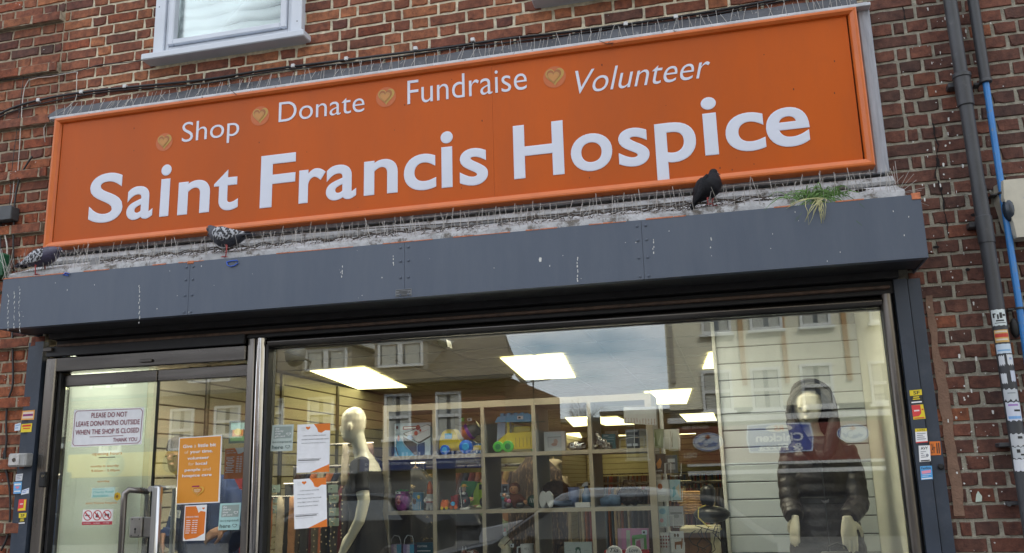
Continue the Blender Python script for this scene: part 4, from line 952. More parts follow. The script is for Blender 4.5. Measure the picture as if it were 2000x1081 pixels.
cable('wall_cable', 'thin black cable from the left window sill down to the wall corner', [(300,115),(260,121),(195,127),(165,136),(130,143),(85,149),(45,153),(-10,158)], -.012, .003, CABLE)
cable('wall_cable', 'thin white wire looping on the brick wall above the sign corner', [(15,420),(25,385),(28,345),(35,333),(40,255),(42,228),(45,190),(56,157),(100,150),(147,141),(150,147),(149,180),(147,196),(118,222),(98,236),(86,250),(88,278)], -.014, .0028, WHITEC, sub=2)
cable('wall_cable', 'thick black cable hanging in a curve left of the sign', [(63,306),(50,325),(38,350),(30,385),(27,430),(26,480),(27,530)], -.02, .006, CABLE)
cable('wall_cable', 'thin dark wire hanging down the far left bricks', [(46,150),(40,200),(32,262),(27,300),(22,345),(19,400)], -.012, .0022, CABLE)
cable('wall_cable', 'dirty white wire dropping below the junction box', [(12,440),(10,460),(14,482),(13,510),(10,530)], -.02, .005, WHITEC)
cable('wall_cable', 'black wire dropping beside the junction box', [(2,436),(1,470),(2,500)], -.02, .004, CABLE)
cable('wall_cable', 'black cable running down the left pier below the hood', [(24,650),(25,700),(25,752),(15,785),(12,830),(13,862),(10,885),(12,915),(18,950),(20,975),(19,1020),(14,1050),(2,1076)], -.014, .0065, CABLE)
cable('wall_cable', 'thin black cable beside the left key switch', [(8,880),(6,910),(14,930),(19,965)], -.014, .004, CABLE)
cable('wall_cable', 'loose black cable behind the pipes at the upper right', [(1905,0),(1908,40),(1915,90),(1918,120)], -.03, .004, CABLE)

# ---------------------------------------------------------------- pigeon spikes
def spikes(lab, x0, x1, f, seed, dens=.0125):
    root = thing('bird_spikes', lab, 'bird spikes', ((x0+x1)/2, f(x0, 0)[0], f(x0, 0)[1])); rs = random.Random(seed); g = G(); x = x0; k = 0
    bs = G()
    while x < x1:
        y, z, L, dy = f(x, k); a = rs.gauss(0, .16); 
        if rs.random() < .10: a *= 3.5
        d = Vector((math.sin(a), dy+rs.gauss(0, .10), 1)).normalized(); L *= rs.uniform(.82, 1.06)
        p = Vector((x, y, z)); g.tube([p, p+d*L*.5, p+d*L+Vector((rs.gauss(0,.003),0,0))], .00135, 4); x += dens*rs.uniform(.6, 1.4); k += 1
    stuff(g.build('spikes', SPIKE, root))
    return root
spikes('dense run of thin steel bird spikes along the ledge below the sign', -4.22, .86, lambda x, k: ((-.315, 2.848, .165, .05), (-.30, 2.868, .12, .25), (-.31, 2.86, .13, -.45))[k % 3], 1, .0185)
spikes('run of thin steel bird spikes along the top edge of the sign', -4.14, .80, lambda x, k: ((-.118, 3.968, .105, .55), (-.12, 3.972, .09, .15), (-.118, 3.968, .10, .8))[k % 3], 2, .022)
r_ = thing('bird_spikes', 'splayed cluster of bent spikes at the right end of the ledge', 'bird spikes', at(1755, 370, -.3)); g = G(); rs = random.Random(4)
for (x0, y0, x1, y1) in ((1757,370,1775,335),(1757,372,1785,340),(1760,375,1790,352),(1762,376,1806,367),(1762,378,1800,372),(1755,368,1748,315),(1750,365,1745,325),(1760,378,1800,392),(1798,396,1814,402),(1745,362,1765,342)):
    g.tube([at(x0, y0, -.30), at(x1, y1, -.30+rs.uniform(-.04,.08))], .0011, 4)
g.build('wire', SPIKE, r_)
r_ = thing('bird_spikes', 'splayed cluster of bent spikes at the left end of the hood', 'bird spikes', at(60, 535, -.3)); g = G()
for i in range(34):
    x = rs.uniform(5, 175); g.tube([at(x, 548-x*.09, -.30), at(x+rs.gauss(0, 17), 548-x*.09-rs.uniform(28, 62), -.30+rs.uniform(-.06,.06))], .0010, 4)
g.build('wire', SPIKE, r_)
g = G(); g.tube([(-1.6, -.30, 2.985), (-.4, -.30, 2.992), (.75, -.30, 2.985)], .0013, 4); t_ = g.build('bird_wire', SPIKE, None, loc=(-.4, -.30, 2.985)); tag(t_, 'taut thin wire stretched along the spike tips below the right half of the sign', 'wire')
# netting wire lying on the ledge
NET = mat('net_wire', (.07,.055,.045), .8)
nr = thing('bird_netting', 'sagging rusty wire netting lying along the white ledge', 'netting', (-1.6, -.3, 2.88)); g = G(); rs = random.Random(9)
for row in range(2):
    x = -3.55
    P = []
    while x < .3:
        P.append((x, -.285+row*.05-.02, 2.912+row*.022+.008*math.sin(x*40+row*2)+rs.gauss(0, .003))); x += .022
        if rs.random() < .02 and len(P) > 3: g.tube(P, .0031, 4); P = []; x += rs.uniform(.02, .25)
    if len(P) > 2: g.tube(P, .0031, 4)
for i in range(170):
    x = rs.uniform(-3.5, .3); z = 2.925; g.tube([(x, -.27, z), (x+rs.gauss(0,.012), -.295, z-.02), (x+rs.gauss(0,.016), -.305, z-.03+rs.gauss(0,.006))], .0019, 3)
stuff(g.build('wires', NET, nr))
tw = cable('trapped_wire', 'straight dark wire drawn tight along the groove of the white ledge', [(300,478),(500,462),(700,448),(860,438),(1000,427),(1150,413),(1300,398),(1340,393)], -.128, .003, NET)
tw['category'] = 'wire'
# moss and grime clumps
g = G(); MOSS = mat('moss_dark', (.05,.042,.032), 1, var=.4, vscale=80, bump=1, bscale=120)
for i in range(420):
    x = rs.uniform(-3.9, .75); x = x if rs.random() < .45 else rs.uniform(-.55, .35); t = rs.random(); g.ell((x, -.30+t*.14, 2.885+t*.06), rs.uniform(.003,.012), .006, rs.uniform(.002,.007), 6, 4)
for (px_, py_) in ((793,449),(722,456)): q = at(px_, py_, -.15); g.ell(q, .014, .01, .009, 8, 6)
for (px_, py_, sx) in ((1520,362,.05),(1560,358,.02),(640,470,.04),(1440,397,.03),(1490,392,.05),(1680,372,.03)): q = at(px_, py_, -.24); g.ell(q, sx, .02, .006, 9, 5)
mo = thing('moss_patches', 'dark crumbs of moss scattered on the white ledge', 'moss', (-1.6, -.3, 2.885)); stuff(g.build('moss', MOSS, mo))
# twigs
for i, (lab, px) in enumerate((('small dark twig caught on the sign top near its left end', [(438,164),(447,172),(462,186)]), ('curled dark twig on the sign top above the second heart', [(1170,80),(1186,86),(1198,84),(1195,90)]))):
    P = [at(x, y, -.14) for x, y in px]; g = G(); g.tube(P, [.002]*len(P), 5); g.tube([P[1], P[1]+Vector((.02,0,.015))], .0012, 4); t_ = g.build('twig', NET, None, loc=P[0]); tag(t_, lab, 'twig')
# flat slate piece leaning on the ledge at left
p = [at(157,527,-.29), at(182,530,-.29), at(205,510,-.22), at(190,506,-.22)]
t_ = G().prism(p, (0,-.004,.006)).build('slate_piece', mat('slate', (.16,.16,.16), .7, var=.2, vscale=40), None, loc=p[0]); tag(t_, 'broken grey slate leaning on the ledge right of the left pigeon', 'slate')
for (lab, pts) in (('blue elastic band on the hood edge under the middle pigeon', [(443,512),(452,510),(463,509),(465,514),(458,519),(450,521),(444,518),(443,512)]), ('scrap of blue string on the hood edge beside the left pigeon', [(123,538),(128,533),(135,535),(133,539),(126,537)])):
    P = [at(x, y, HY+.0-.006) for x, y in pts]; t_ = G().tube(P, .0032, 6).build('blue_band', mat('band_blue', (.03,.10,.50), .5), None, smooth=True, loc=P[0]); tag(t_, lab, 'rubber band')
# grass tuft
gr = thing('grass_tuft', 'tuft of green grass growing on the right end of the ledge', 'plant', at(1600, 395, -.3)); rs = random.Random(12)
GRM = mat('grass_green', (.085,.18,.03), .6, var=.5, vscale=40); GRY = mat('grass_straw', (.40,.38,.18), .7, var=.25, vscale=30)
def blade(g, pts, wd):
    P = [Vector(p) for p in pts]; L = []; Rr = []
    for i, p in enumerate(P):
        t = i/(len(P)-1); ww = wd*(1-t)**.6+.0002; d = (P[min(i+1,len(P)-1)]-P[max(i-1,0)]).normalized(); n = d.cross(Vector((0,1,0))); n.normalize() if n.length > 0 else None
        L.append(p+n*ww); Rr.append(p-n*ww+Vector((0,.0008,0)))
    for i in range(len(P)-1): g.poly([L[i], Rr[i], Rr[i+1], L[i+1]])
base = at(1600, 392, -.30); g = G(); gy = G()
for i in range(330):
    bx_ = base+Vector((rs.gauss(0,.045), rs.uniform(-.02,.06), rs.uniform(-.005,.03))); ang = rs.gauss(.0,.95)-.15; L = rs.uniform(.05,.24); h = rs.uniform(.2,1.)
    pts = []
    for k in range(6):
        t = k/5; pts.append(bx_+Vector((L*t*math.sin(ang), -.035*t*rs.uniform(.8,1.2), L*(h*t*math.cos(ang)-.75*t*t))))
    blade(g, pts, rs.uniform(.002,.0038))
for i in range(26):
    bx_ = base+Vector((rs.gauss(0,.02), -.03, .0)); tgt = at(*rs.choice(((1580,440),(1572,434),(1610,430),(1590,420),(1605,437),(1600,412),(1536,408))), -.36); pts = [bx_.lerp(tgt, k/5)+Vector((rs.gauss(0,.004), -.02*math.sin(PI*k/5), .015*math.sin(PI*k/5))) for k in range(6)]; blade(gy, pts, .0018)
stuff(g.build('blades', GRM, gr)); stuff(gy.build('straw_blades', GRY, gr))

# ---------------------------------------------------------------- pigeons
def feather_mat(name, base, pale, sc, lo, hi, st=(1,1,1)):
    m = mat(name, base, .6, bump=.35, bscale=120); t = m.node_tree; b = t.nodes['Principled BSDF']
    tcn = t.nodes.new('ShaderNodeTexCoord'); mpn = t.nodes.new('ShaderNodeMapping'); mpn.inputs['Scale'].default_value = st
    vo = t.nodes.new('ShaderNodeTexVoronoi'); vo.inputs['Scale'].default_value = sc; rp = t.nodes.new('ShaderNodeValToRGB')
    rp.color_ramp.elements[0].position = lo; rp.color_ramp.elements[0].color = (*base, 1); rp.color_ramp.elements[1].position = hi; rp.color_ramp.elements[1].color = (*pale, 1)
    t.links.new(tcn.outputs['Object'], mpn.inputs[0]); t.links.new(mpn.outputs[0], vo.inputs[0]); t.links.new(vo.outputs['Distance'], rp.inputs[0]); t.links.new(rp.outputs[0], b.inputs['Base Color']); return m
PB = mat('pigeon_slate', (.035,.038,.052), .5, var=.35, vscale=25, bump=.3, bscale=160)
PBk = mat('pigeon_black', (.008,.008,.011), .6, spec=.2, var=.35, vscale=25, bump=.3, bscale=160)
PNK = mat('pigeon_neck', (.045,.040,.075), .35, var=.4, vscale=30, bump=.3, bscale=160)
WING = feather_mat('wing_chequer', (.022,.022,.026), (.42,.43,.46), 85, .50, .62, (1,1,.8))
WINGD = mat('wing_dark', (.009,.009,.012), .6, spec=.2, var=.4, vscale=40, bump=.5, bscale=90)
LEG = mat('pigeon_leg', (.42,.08,.08), .6); BEAK = mat('beak_dark', (.03,.028,.028), .4); CERE = mat('cere_white', (.6,.58,.55), .6); EYE_ = mat('pigeon_eye', (.5,.12,.02), .2)
def pigeon(lab, feet, heading, body, head_d, mats, scale=1., wingm=None):
    """feet: point between the feet; heading +1 looks to +X; body: list of (along, up, half width, half height)"""
    root = thing('pigeon', lab, 'pigeon', feet); F = Vector(feet); LIFT = head_d.get('lift', .018)
    def P(a, u, s=0): return F+Vector((heading*a*scale, s*scale, (u+LIFT)*scale))
    g = G(); rings = []
    n = 16
    for i, (a, u, hw, hh) in enumerate(body):
        a0, u0 = body[max(0,i-1)][:2]; a1, u1 = body[min(len(body)-1,i+1)][:2]; d = Vector((a1-a0, 0, u1-u0)).normalized(); up = Vector((-d.z, 0, d.x))
        rings.append([P(a+up.x*hh*math.sin(2*PI*k/n), u+up.z*hh*math.sin(2*PI*k/n), hw*math.cos(2*PI*k/n)) for k in range(n)])
    g.loft(rings)
    hx, hu = head_d['c']; hr_ = head_d.get('r', 1.); g.ell(P(hx, hu), .020*scale*hr_, .017*scale*hr_, .018*scale*hr_, 12, 9)
    b = fused(g, 'body', mats[0], root, .0045, 3)
    g = G(); g.ell(P(*head_d['neck']), .026*scale, .027*scale, .027*scale, 12, 9); g.build('neck', mats[1], root, smooth=True)
    bd = head_d['beak']; c = P(hx, hu)+Vector((heading*bd[0]*.017*scale, 0, bd[1]*.017*scale)); 
    g = G(); g.tube([c, c+Vector((heading*bd[0]*.012, bd[2]*.004, bd[1]*.012-.001))*scale, c+Vector((heading*bd[0]*.022, bd[2]*.008, bd[1]*.022-.004))*scale], [.0042, .0032, .0008], 8); bk = g.build('beak', BEAK, root, smooth=True)
    g = G(); g.ell(c+Vector((heading*.004,-.001,.004))*scale, .005*scale, .005*scale, .003*scale, 8, 5); g.build('cere', CERE, bk, smooth=True)
    for s in (-1, 1):
        e = P(hx+.006, hu+.004, s*.0155); g = G(); g.ell(e, .0038*scale, .002*scale, .0038*scale, 8, 6); ey = g.build('eye', EYE_, root, smooth=True)
        g = G(); g.ell(e+Vector((0, s*.0016, 0)), .0018*scale, .001*scale, .0018*scale, 6, 4); g.build('pupil', BLACKR, ey)
        # wing: layered feather shell hugging the side
        wg = G(); W = head_d['wing']; rings = []
        for i, (a, u, hw, hh, off) in enumerate(W):
            rings.append([P(a, u+hh*math.sin(t), s*(off+hw*abs(math.cos(t))**.7)) for t in [PI/2-PI*k/8 for k in range(9)]]+[P(a, u+hh*math.sin(t)*.9, s*(off-.006)) for t in [-PI/2+PI*k/8 for k in range(9)]])
        wg.loft(rings); w_ = wg.build('wing', wingm or WING, root, smooth='auto')
        # primaries
        a, u, hw, hh, off = W[-1]; fg = G(); a0, u0 = W[-2][0], W[-2][1]
        for j in range(5):
            q0 = P(a0+(a-a0)*.3, u0-.004*j, s*(off+.004)); q1 = P(a+(a-a0)*(.75-.13*j), u+(u-u0)*.7-.004*j+.004, s*(off+.002)); fg.tube([q0, q0.lerp(q1,.5)+Vector((0,s*.002,.002)), q1], [.004*scale, .0048*scale, .001], 5)
        fg.build('flight_feathers', WINGD, w_, smooth=True)
        lx = head_d['leg']+s*.012; hip = P(lx, .052, s*.018); kn = P(lx-.004, .022, s*.018); ft = P(lx, .003-LIFT, s*.018)
        g = G(); g.tube([hip, kn, ft], [.009*scale, .0033*scale, .0028*scale], 8)
        for t in (-.6, 0, .6): g.tube([ft, ft+Vector((heading*math.cos(t)*.012, math.sin(t)*.012, .002))*scale, ft+Vector((heading*math.cos(t)*.022, math.sin(t)*.022, -.001))*scale], [.0026*scale, .0022*scale, .001], 6)
        g.tube([ft, ft+Vector((-heading*.012, 0, 0))*scale], [.0024*scale, .001], 6); g.build('leg', LEG, root, smooth=True)
    return root
# middle pigeon: looks left, tail to the right, head tucked
tail = [(-.155,.078,.016,.004),(-.125,.080,.022,.006),(-.09,.078,.028,.014)]
bodyA = tail+[(-.06,.074,.037,.030),(-.02,.072,.046,.042),(.02,.080,.047,.046),(.05,.096,.038,.038),(.068,.113,.028,.029),(.078,.128,.019,.02),(.086,.135,.012,.012)]
wA = [(.052,.098,.012,.010,.030),(.035,.094,.012,.030,.036),(.0,.088,.012,.036,.040),(-.04,.084,.010,.026,.036),(-.08,.086,.008,.014,.022),(-.115,.086,.004,.006,.012)]
ft2 = at(440, 512, -.318); ft2.z = HZ1+.009
pigeon('speckled grey pigeon standing on the hood facing left, below the letters F and r', ft2, -1, bodyA, dict(c=(.088,.130), neck=(.066,.108), beak=(.35,-.9,0), wing=wA, leg=.0, lift=.024), (PB, PNK), 1.20)
ft1 = at(78, 541, -.318); ft1.z = HZ1+.009
bodyB = [(-.15,.038,.016,.004),(-.12,.044,.022,.006),(-.085,.052,.028,.014),(-.055,.060,.037,.028),(-.015,.068,.047,.040),(.025,.080,.050,.045),(.055,.090,.042,.040),(.078,.100,.03,.03),(.092,.108,.02,.02)]
wB = [(.050,.086,.012,.010,.030),(.030,.082,.012,.030,.038),(-.005,.074,.012,.034,.042),(-.045,.062,.010,.024,.036),(-.085,.052,.008,.013,.022),(-.12,.046,.004,.006,.012)]
pigeon('dark pigeon with chequered wing at the far left end of the hood, facing right', ft1, 1, bodyB, dict(c=(.098,.104), neck=(.075,.095), beak=(.8,-.6,0), wing=wB, leg=.0), (PNK, PNK), 1.2)
ft3 = at(1392, 388, -.30); ft3.z = 2.897
bodyC = [(-.112,.000,.014,.005),(-.100,.016,.022,.010),(-.085,.036,.034,.022),(-.066,.062,.048,.046),(-.036,.088,.060,.064),(-.010,.108,.062,.066),(.006,.130,.054,.055),(.010,.155,.038,.038),(.010,.172,.024,.026)]
wC = [(-.012,.140,.010,.008,.026),(-.020,.128,.012,.034,.042),(-.044,.098,.012,.044,.048),(-.070,.060,.010,.032,.042),(-.092,.028,.008,.018,.026),(-.108,.002,.004,.007,.014)]
pigeon('black pigeon perched upright below the letter i of the last word', ft3, 1, bodyC, dict(r=1.2, lift=.004, c=(.014,.178), neck=(.012,.150), beak=(.95,-.35,0), wing=wC, leg=-.012), (PBk, PBk), .94, WINGD)
# ---------------------------------------------------------------- inside the shop: room
CZ = 2.62
CREAM = mat('wall_cream', (.62,.60,.48), .7, var=.05, vscale=3)
PALE = mat('wall_pale', (.62,.68,.60), .7, var=.04, vscale=3)
CEILM = mat('ceiling_tile', (.50,.47,.38), .9, var=.04, vscale=20)
FLOORM = mat('floor_vinyl', (.20,.17,.14), .5, var=.15, vscale=6)
struct(G().box(-4.2, 3.0, .12, 21.9, 0, FLOOR).build('interior_floor', FLOORM))
struct(G().box(-4.2, 3.0,   .165, 21.9, CZ, CZ+.05).build('interior_ceiling', CEILM))
struct(G().box(-4.2, 3.0, 21.8, 21.9, FLOOR, CZ).build('rear_wall', CREAM))
struct(G().box(-4.25, -4.13, .165, 21.8, FLOOR, CZ).build('side_wall', mat('wall_tan', (.50,.44,.30), .7, var=.05)))
struct(G().box(2.9, 3.0, .165, 21.8, FLOOR, CZ).build('side_wall', CREAM))
g = G()
for i in range(12): x = -4.0+i*.6; g.box(x-.012, x+.012, .3, 21.7, CZ-.006, CZ-.001)
for i in range(36): y = .4+i*.6; g.box(-4.05, 2.9, y-.012, y+.012, CZ-.0075, CZ-.0015)
struct(g.build('ceiling_grid', mat('grid_metal', (.40,.38,.30), .6)))
# pale partition just inside the left door, slat wall behind it
pw = thing('partition', 'pale green side partition just inside the left door', 'wall', (-4.09, .5, FLOOR))
g = G(); g.box(-4.12, -4.062, .12, .92, FLOOR, CZ-.01); g.build('panel', mat('partition_green', (.52,.62,.60), .6, var=.04), pw)
g = G(); g.box(-4.06, -4.015, .921, .96, FLOOR, CZ-.01); g.build('trim', mat('trim_pale', (.52,.55,.47), .6), pw)
SLAT = mat('slat_cream', (.50,.46,.35), .6, var=.05, vscale=6)
sw = thing('slat_wall', 'long cream slatted wall receding along the left side of the shop', 'wall', (-4.05, 6, FLOOR))
G().box(-4.06, -4.04, .97, 21.7, FLOOR, CZ-.02).build('groove_back', mat('groove_dark', (.20,.165,.11), .8), sw)
for i in range(24): G().box(-4.04, -4.022, .97, 21.7, FLOOR+.01+i*.104, FLOOR+.01+i*.104+.094, .003).build('slat', SLAT, sw)
for y in (1.6, 2.8, 4.0, 5.6, 7.2): G().box(-4.022, -4.0, y-.02, y+.02, FLOOR, CZ-.03, .003).build('upright_strip', mat('strip_dark', (.14,.13,.10), .4, metal=.7), sw)
bw = thing('slat_wall', 'cream slatted wall with orange kids zone lettering at the back of the shop', 'wall', (-1.2, 20, FLOOR))
p0, p1 = at(1066, 914, 20.), at(1118, 912, 20.)
G().box(-4.0, 2.85, 20.03, 20.06, FLOOR, CZ-.02).build('groove_back', mat('groove_dark', (.1,.08,.05), .8), bw)
for i in range(17): G().box(-4.0, 2.85, 20.005, 20.03, FLOOR+.01+i*.15, FLOOR+.01+i*.15+.14, .004).build('slat', mat('slat_yellow', (.62,.56,.36), .6, var=.04), bw)
vs, fs, _ = text2d('Kids zone', .012); G().add([(p0.x+(p1.x-p0.x)*x, 20., at(1090, 918, 20.).z+(at(1090, 905, 20.).z-at(1090, 918, 20.).z)*y) for x, y in vs], fs).build('lettering', mat('kids_orange', (.50,.16,.03), .5), bw)
# white slat board behind the coat mannequin, cream returns at the right end of the window
wb = thing('slatwall_panel', 'white slatted display board behind the hooded mannequin', 'panel', (.35, 1.3, FLOOR))
xl = at(1412, 900, 1.3).x
G().box(xl, .80, 1.30, 1.34, FLOOR, CZ-.01).build('groove_back', mat('groove_grey', (.16,.17,.17), .8), wb)
zz = FLOOR+.04; k = 0
while zz < CZ-.12:
    G().box(xl+.012, .80, 1.282, 1.299, zz, zz+.101, .003).build('slat', mat('slat_white', (.52,.57,.60), .5, var=.03), wb); zz += .1075
G().box(xl-.012, xl+.011, 1.26, 1.35, FLOOR, CZ-.01, .003).build('edge_trim', mat('trim_white', (.55,.56,.52), .5), wb)
rw = thing('partition', 'cream textured wall closing the right end of the window display', 'wall', (.84, .7, FLOOR))
G().box(.802, .85, .165, 1.345, FLOOR, CZ-.01).build('panel', mat('wall_anaglypta', (.60,.60,.50), .8, var=.03, bump=.35, bscale=55), rw)
# window bottom board
bd = thing('display_base', 'low beige platform along the inside of the window', 'platform', (-.9, .65, FLOOR))
G().box(-2.6, .80, .13, 1.28, FLOOR+.001, FLOOR+.32, .01).build('platform', mat('platform_beige', (.62,.58,.50), .6, var=.1), bd)

# ceiling light panels
LITE = mat('light_diffuser', (1,1,1), .5, emit=((1., .87, .42), 2.5)); LITE2 = mat('display_light_diffuser', (1,1,1), .5, emit=((1., .90, .68), 12.5)); LFR = mat('light_frame', (.7,.7,.66), .5)
Ls = [([(605,725),(712,717),(795,757),(700,761)], 'large glowing ceiling panel nearest the door side, left of the first shelf'),
      ([(977,700),(1100,692),(1124,738),(1025,742)], 'largest glowing ceiling panel in the middle of the window'),
      ([(1258,766),(1351,760),(1341,789),(1269,790)], 'glowing ceiling panel right of the middle one, above the card rack'),
      ([(1340,808),(1397,806),(1397,822),(1330,824)], 'glowing ceiling panel at the edge of the white slatted board'),
      ([(704,794),(790,791),(815,806),(722,809)], 'glowing ceiling panel behind the bald mannequin head'),
      ([(890,828),(958,825),(960,843),(908,842)], 'glowing ceiling panel seen above the toy mixer truck'),
      ([(1104,817),(1148,815),(1148,832),(1120,834)], 'glowing ceiling panel in the fourth shelf column, upper one'),
      ([(1071,849),(1132,846),(1139,856),(1085,858)], 'glowing ceiling panel in the fourth shelf column, lower one'),
      ([(1162,815),(1176,815),(1182,832),(1163,832)], 'narrow sliver of glowing ceiling panel in the fifth shelf column'),
      ([(1324,858),(1369,856),(1362,866),(1325,868)], 'small glowing ceiling panel left of the mirrored oval logo'),
      ([(1310,886),(1346,884),(1340,888),(1325,890)], 'farthest small glowing ceiling panel above the wicker basket'),
      ([(1372,721),(1384,690),(1389,690),(1388,721)], 'thin triangle of glowing ceiling panel at the top of the slatted board')]
zc = CZ-.012
for px, lab in Ls:
    q = [atz(x, y, zc) for x, y in px]
    x0 = min(v.x for v in q); x1 = max(v.x for v in q)
    # real rectangular fittings aligned with the room
    ya = (q[0].y+q[1].y)/2; yb = (q[2].y+q[3].y)/2
    xa = (q[0].x+q[3].x)/2; xb = (q[1].x+q[2].x)/2
    if 'triangle' in lab: q[3] = q[0].copy(); q[0] = q[1].copy(); q[1] = q[0]+Vector((.6,0,0)); q[2] = q[3]+Vector((.6,0,0))
    xa = (q[0].x+q[3].x)/2; xb = (q[1].x+q[2].x)/2; ya = (q[0].y+q[1].y)/2; yb = (q[2].y+q[3].y)/2
    if 'sliver' in lab: xb = xa+.6
    yb = min(yb, 19.4); ya = min(ya, yb-.6)
    if xb < xa+.2: xb = xa+.6
    t_ = thing('ceiling_light', lab, 'ceiling light', ((xa+xb)/2, (ya+yb)/2, zc), 'glowing ceiling panels in the shop')
    if 'sliver' in lab or 'farthest' in lab or 'edge of' in lab: G().box(xa, xb, ya, yb, zc-.002, zc+.002).build('diffuser', LITE, t_)
    else: G().prism([(v.x, min(v.y, 19.6), zc-.002) for v in q], (0,0,.004)).build('diffuser', LITE, t_); continue
    g = G(); 
    for q_ in ((xa-.02, xa-.001, ya-.02, yb+.02), (xb+.001, xb+.02, ya-.02, yb+.02)): g.box(q_[0], q_[1], q_[2], q_[3], zc-.004, zc+.004)
    for q_ in ((xa-.0009, xb+.0009, ya-.02, ya-.001), (xa-.0009, xb+.0009, yb+.001, yb+.02)): g.box(q_[0], q_[1], q_[2], q_[3], zc-.004, zc+.004)
    g.build('frame', LFR, t_)
for i, (x_, lab) in enumerate(((-3.6, 'just inside the doors'), (-2.6, 'over the bald mannequin'), (-1.6, 'over the left shelf columns'), (-.7, 'over the right shelf columns'), (.2, 'over the hooded mannequin'))):  # unseen extra panels, added above the window to brighten the display
    t_ = thing('ceiling_light', 'added unseen ceiling panel close behind the shopfront '+lab, 'ceiling light', (x_, .57, zc), 'glowing ceiling panels in the shop')
    yl_ = (.62, .95, .95, .95, .36)[i]; G().box(x_-.3, x_+.3, .19, yl_, zc-.002, zc+.002).build('diffuser', LITE2, t_); g = G(); [g.box(x_-.32+u, x_-.30+u-.001, .17, yl_+.02, zc-.004, zc+.004) for u in (0, .621)]; [g.box(x_-.3, x_+.3, v, v+.019, zc-.004, zc+.004) for v in (.17, yl_+.001)]; g.build('frame', LFR, t_)
# camera dome above the window
t_ = thing('window_sensor', 'small dark bracket hanging at the top of the display window', 'bracket', at(862, 672, .3)); c = at(862, 672, .3)
g = G(); g.prism([c+Vector((-.03,0,.02)), c+Vector((.03,0,.025)), c+Vector((.04,0,-.02)), c+Vector((.01,0,-.025))], (0,.09,0)); g.build('housing', mat('sensor_dark', (.06,.06,.04), .4), t_)
g = G(); g.box(c.x-.006, c.x+.006, c.y+.02, c.y+.05, c.z+.02, CZ-.001); g.build('stem', BLACKR, t_)

# ---------------------------------------------------------------- cube shelf
OAK = mat('oak_edge', (.45,.39,.29), .5, var=.08, vscale=4, stretch=(1,1,1)); SGR = mat('shelf_grey', (.24,.24,.24), .6, var=.06, vscale=5)  # boards behind the edges greyed: shade on the oak put into their colour
SY0, SY1 = .5, .885
sx = [at(x, 900, SY0).x for x in (753, 848.5, 943.5, 1044, 1154, 1272)]
sz = [1.413-.322*3, 1.413-.322*2, 1.413-.322, 1.413, 1.735, 2.035]
su = thing('cube_shelf', 'oak open cube shelving full of toys in the middle of the window', 'shelf unit', ((sx[0]+sx[-1])/2, .69, FLOOR+.32))
def board(x0, x1, z0, z1, nm):
    g = G(); g.box(x0, x1, SY0+.0012, SY1, z0, z1); g.mi = 1; g.box(x0, x1, SY0, SY0+.0011, z0, z1); g.mi = 0
    return g.build(nm, (SGR, OAK), su)
T = .011
for i, x in enumerate(sx):
    t = .019 if i in (0, 5) else T
    board(x-t, x+t, FLOOR+.322, sz[-1]-.0195, 'upright')
for j, z in enumerate(sz):
    if j == len(sz)-1: board(sx[0]-.019, sx[-1]+.019, z-.019, z+.019, 'top_board')
    else:
        for i in range(5):
            a = sx[i]+(.0195 if i == 0 else T+.0005); b = sx[i+1]-(.0195 if i == 4 else T+.0005)
            board(a, b, z-T, z+T, 'shelf_board')
R1, R2, R3 = sz[4]+T+.001, sz[3]+T+.001, sz[2]+T+.001
def X(px, y, Y): return at(px, y, Y).x
# ---------------------------------------------------------------- goods on the shelves
PL = lambda n, c, **k: mat('plastic_'+n, c, .3, **k)
YEL = PL('yellow', (.82,.60,.02)); BLU = PL('blue', (.02,.14,.68)); SKY = PL('sky', (.06,.42,.78)); GRN = PL('green', (.12,.58,.06)); DGR = PL('dark_green', (.03,.25,.05)); ORP = PL('orange', (.75,.16,.03)); PUR = PL('purple', (.35,.05,.38)); REDP = PL('red', (.42,.03,.03)); LIM = PL('lime', (.42,.62,.03)); BLK = PL('black', (.012,.012,.014)); WHT = PL('white', (.68,.68,.68)); SKIN_ = PL('doll_skin', (.62,.33,.20)); BRN = PL('brown', (.12,.045,.025)); PINK = PL('pink', (.66,.22,.40)); GRYP = PL('grey', (.25,.25,.26)); CREAMP = PL('cream', (.62,.55,.36)); TEAL = PL('teal', (.02,.19,.22)); SMOKE = mat('smoke_plastic', (.30,.24,.18), .2, transp=.35); LBL = mat('price_label', (.74,.78,.82), .6)
def wheel(parent, c, r, w_, m, hub=None):
    g = G(); g.lathe((c[0], c[1], c[2]), ((r*.9, -w_/2), (r, -w_/2+.003), (r, w_/2-.003), (r*.9, w_/2)), 20, 'y'); o = g.build('wheel', m, parent, smooth='auto')
    if hub: 
        g = G(); g.lathe((c[0], c[1]-w_/2-.0005, c[2]), ((r*.55, 0), (r*.5, -.003)), 14, 'y')
        for a in range(6): t = a*PI/3; g.box(-.002+c[0]+math.cos(t)*r*.3, c[0]+.002+math.cos(t)*r*.3, c[1]-w_/2-.006, c[1]-w_/2-.003, c[2]+math.sin(t)*r*.3-.002, c[2]+math.sin(t)*r*.3+.002)
        g.build('hub', hub, o)
    return o
def label_on(parent, c, w_, h):
    g = G(); g.box(c[0]-w_/2, c[0]+w_/2, c[1]-.0012, c[1], c[2]-h/2, c[2]+h/2); o = g.build('price_label', LBL, parent)
    g = G(); g.box(c[0]-w_*.3, c[0]+w_*.1, c[1]-.0018, c[1]-.0013, c[2]-h*.25, c[2]+h*.25); g.build('print', BLK, o)
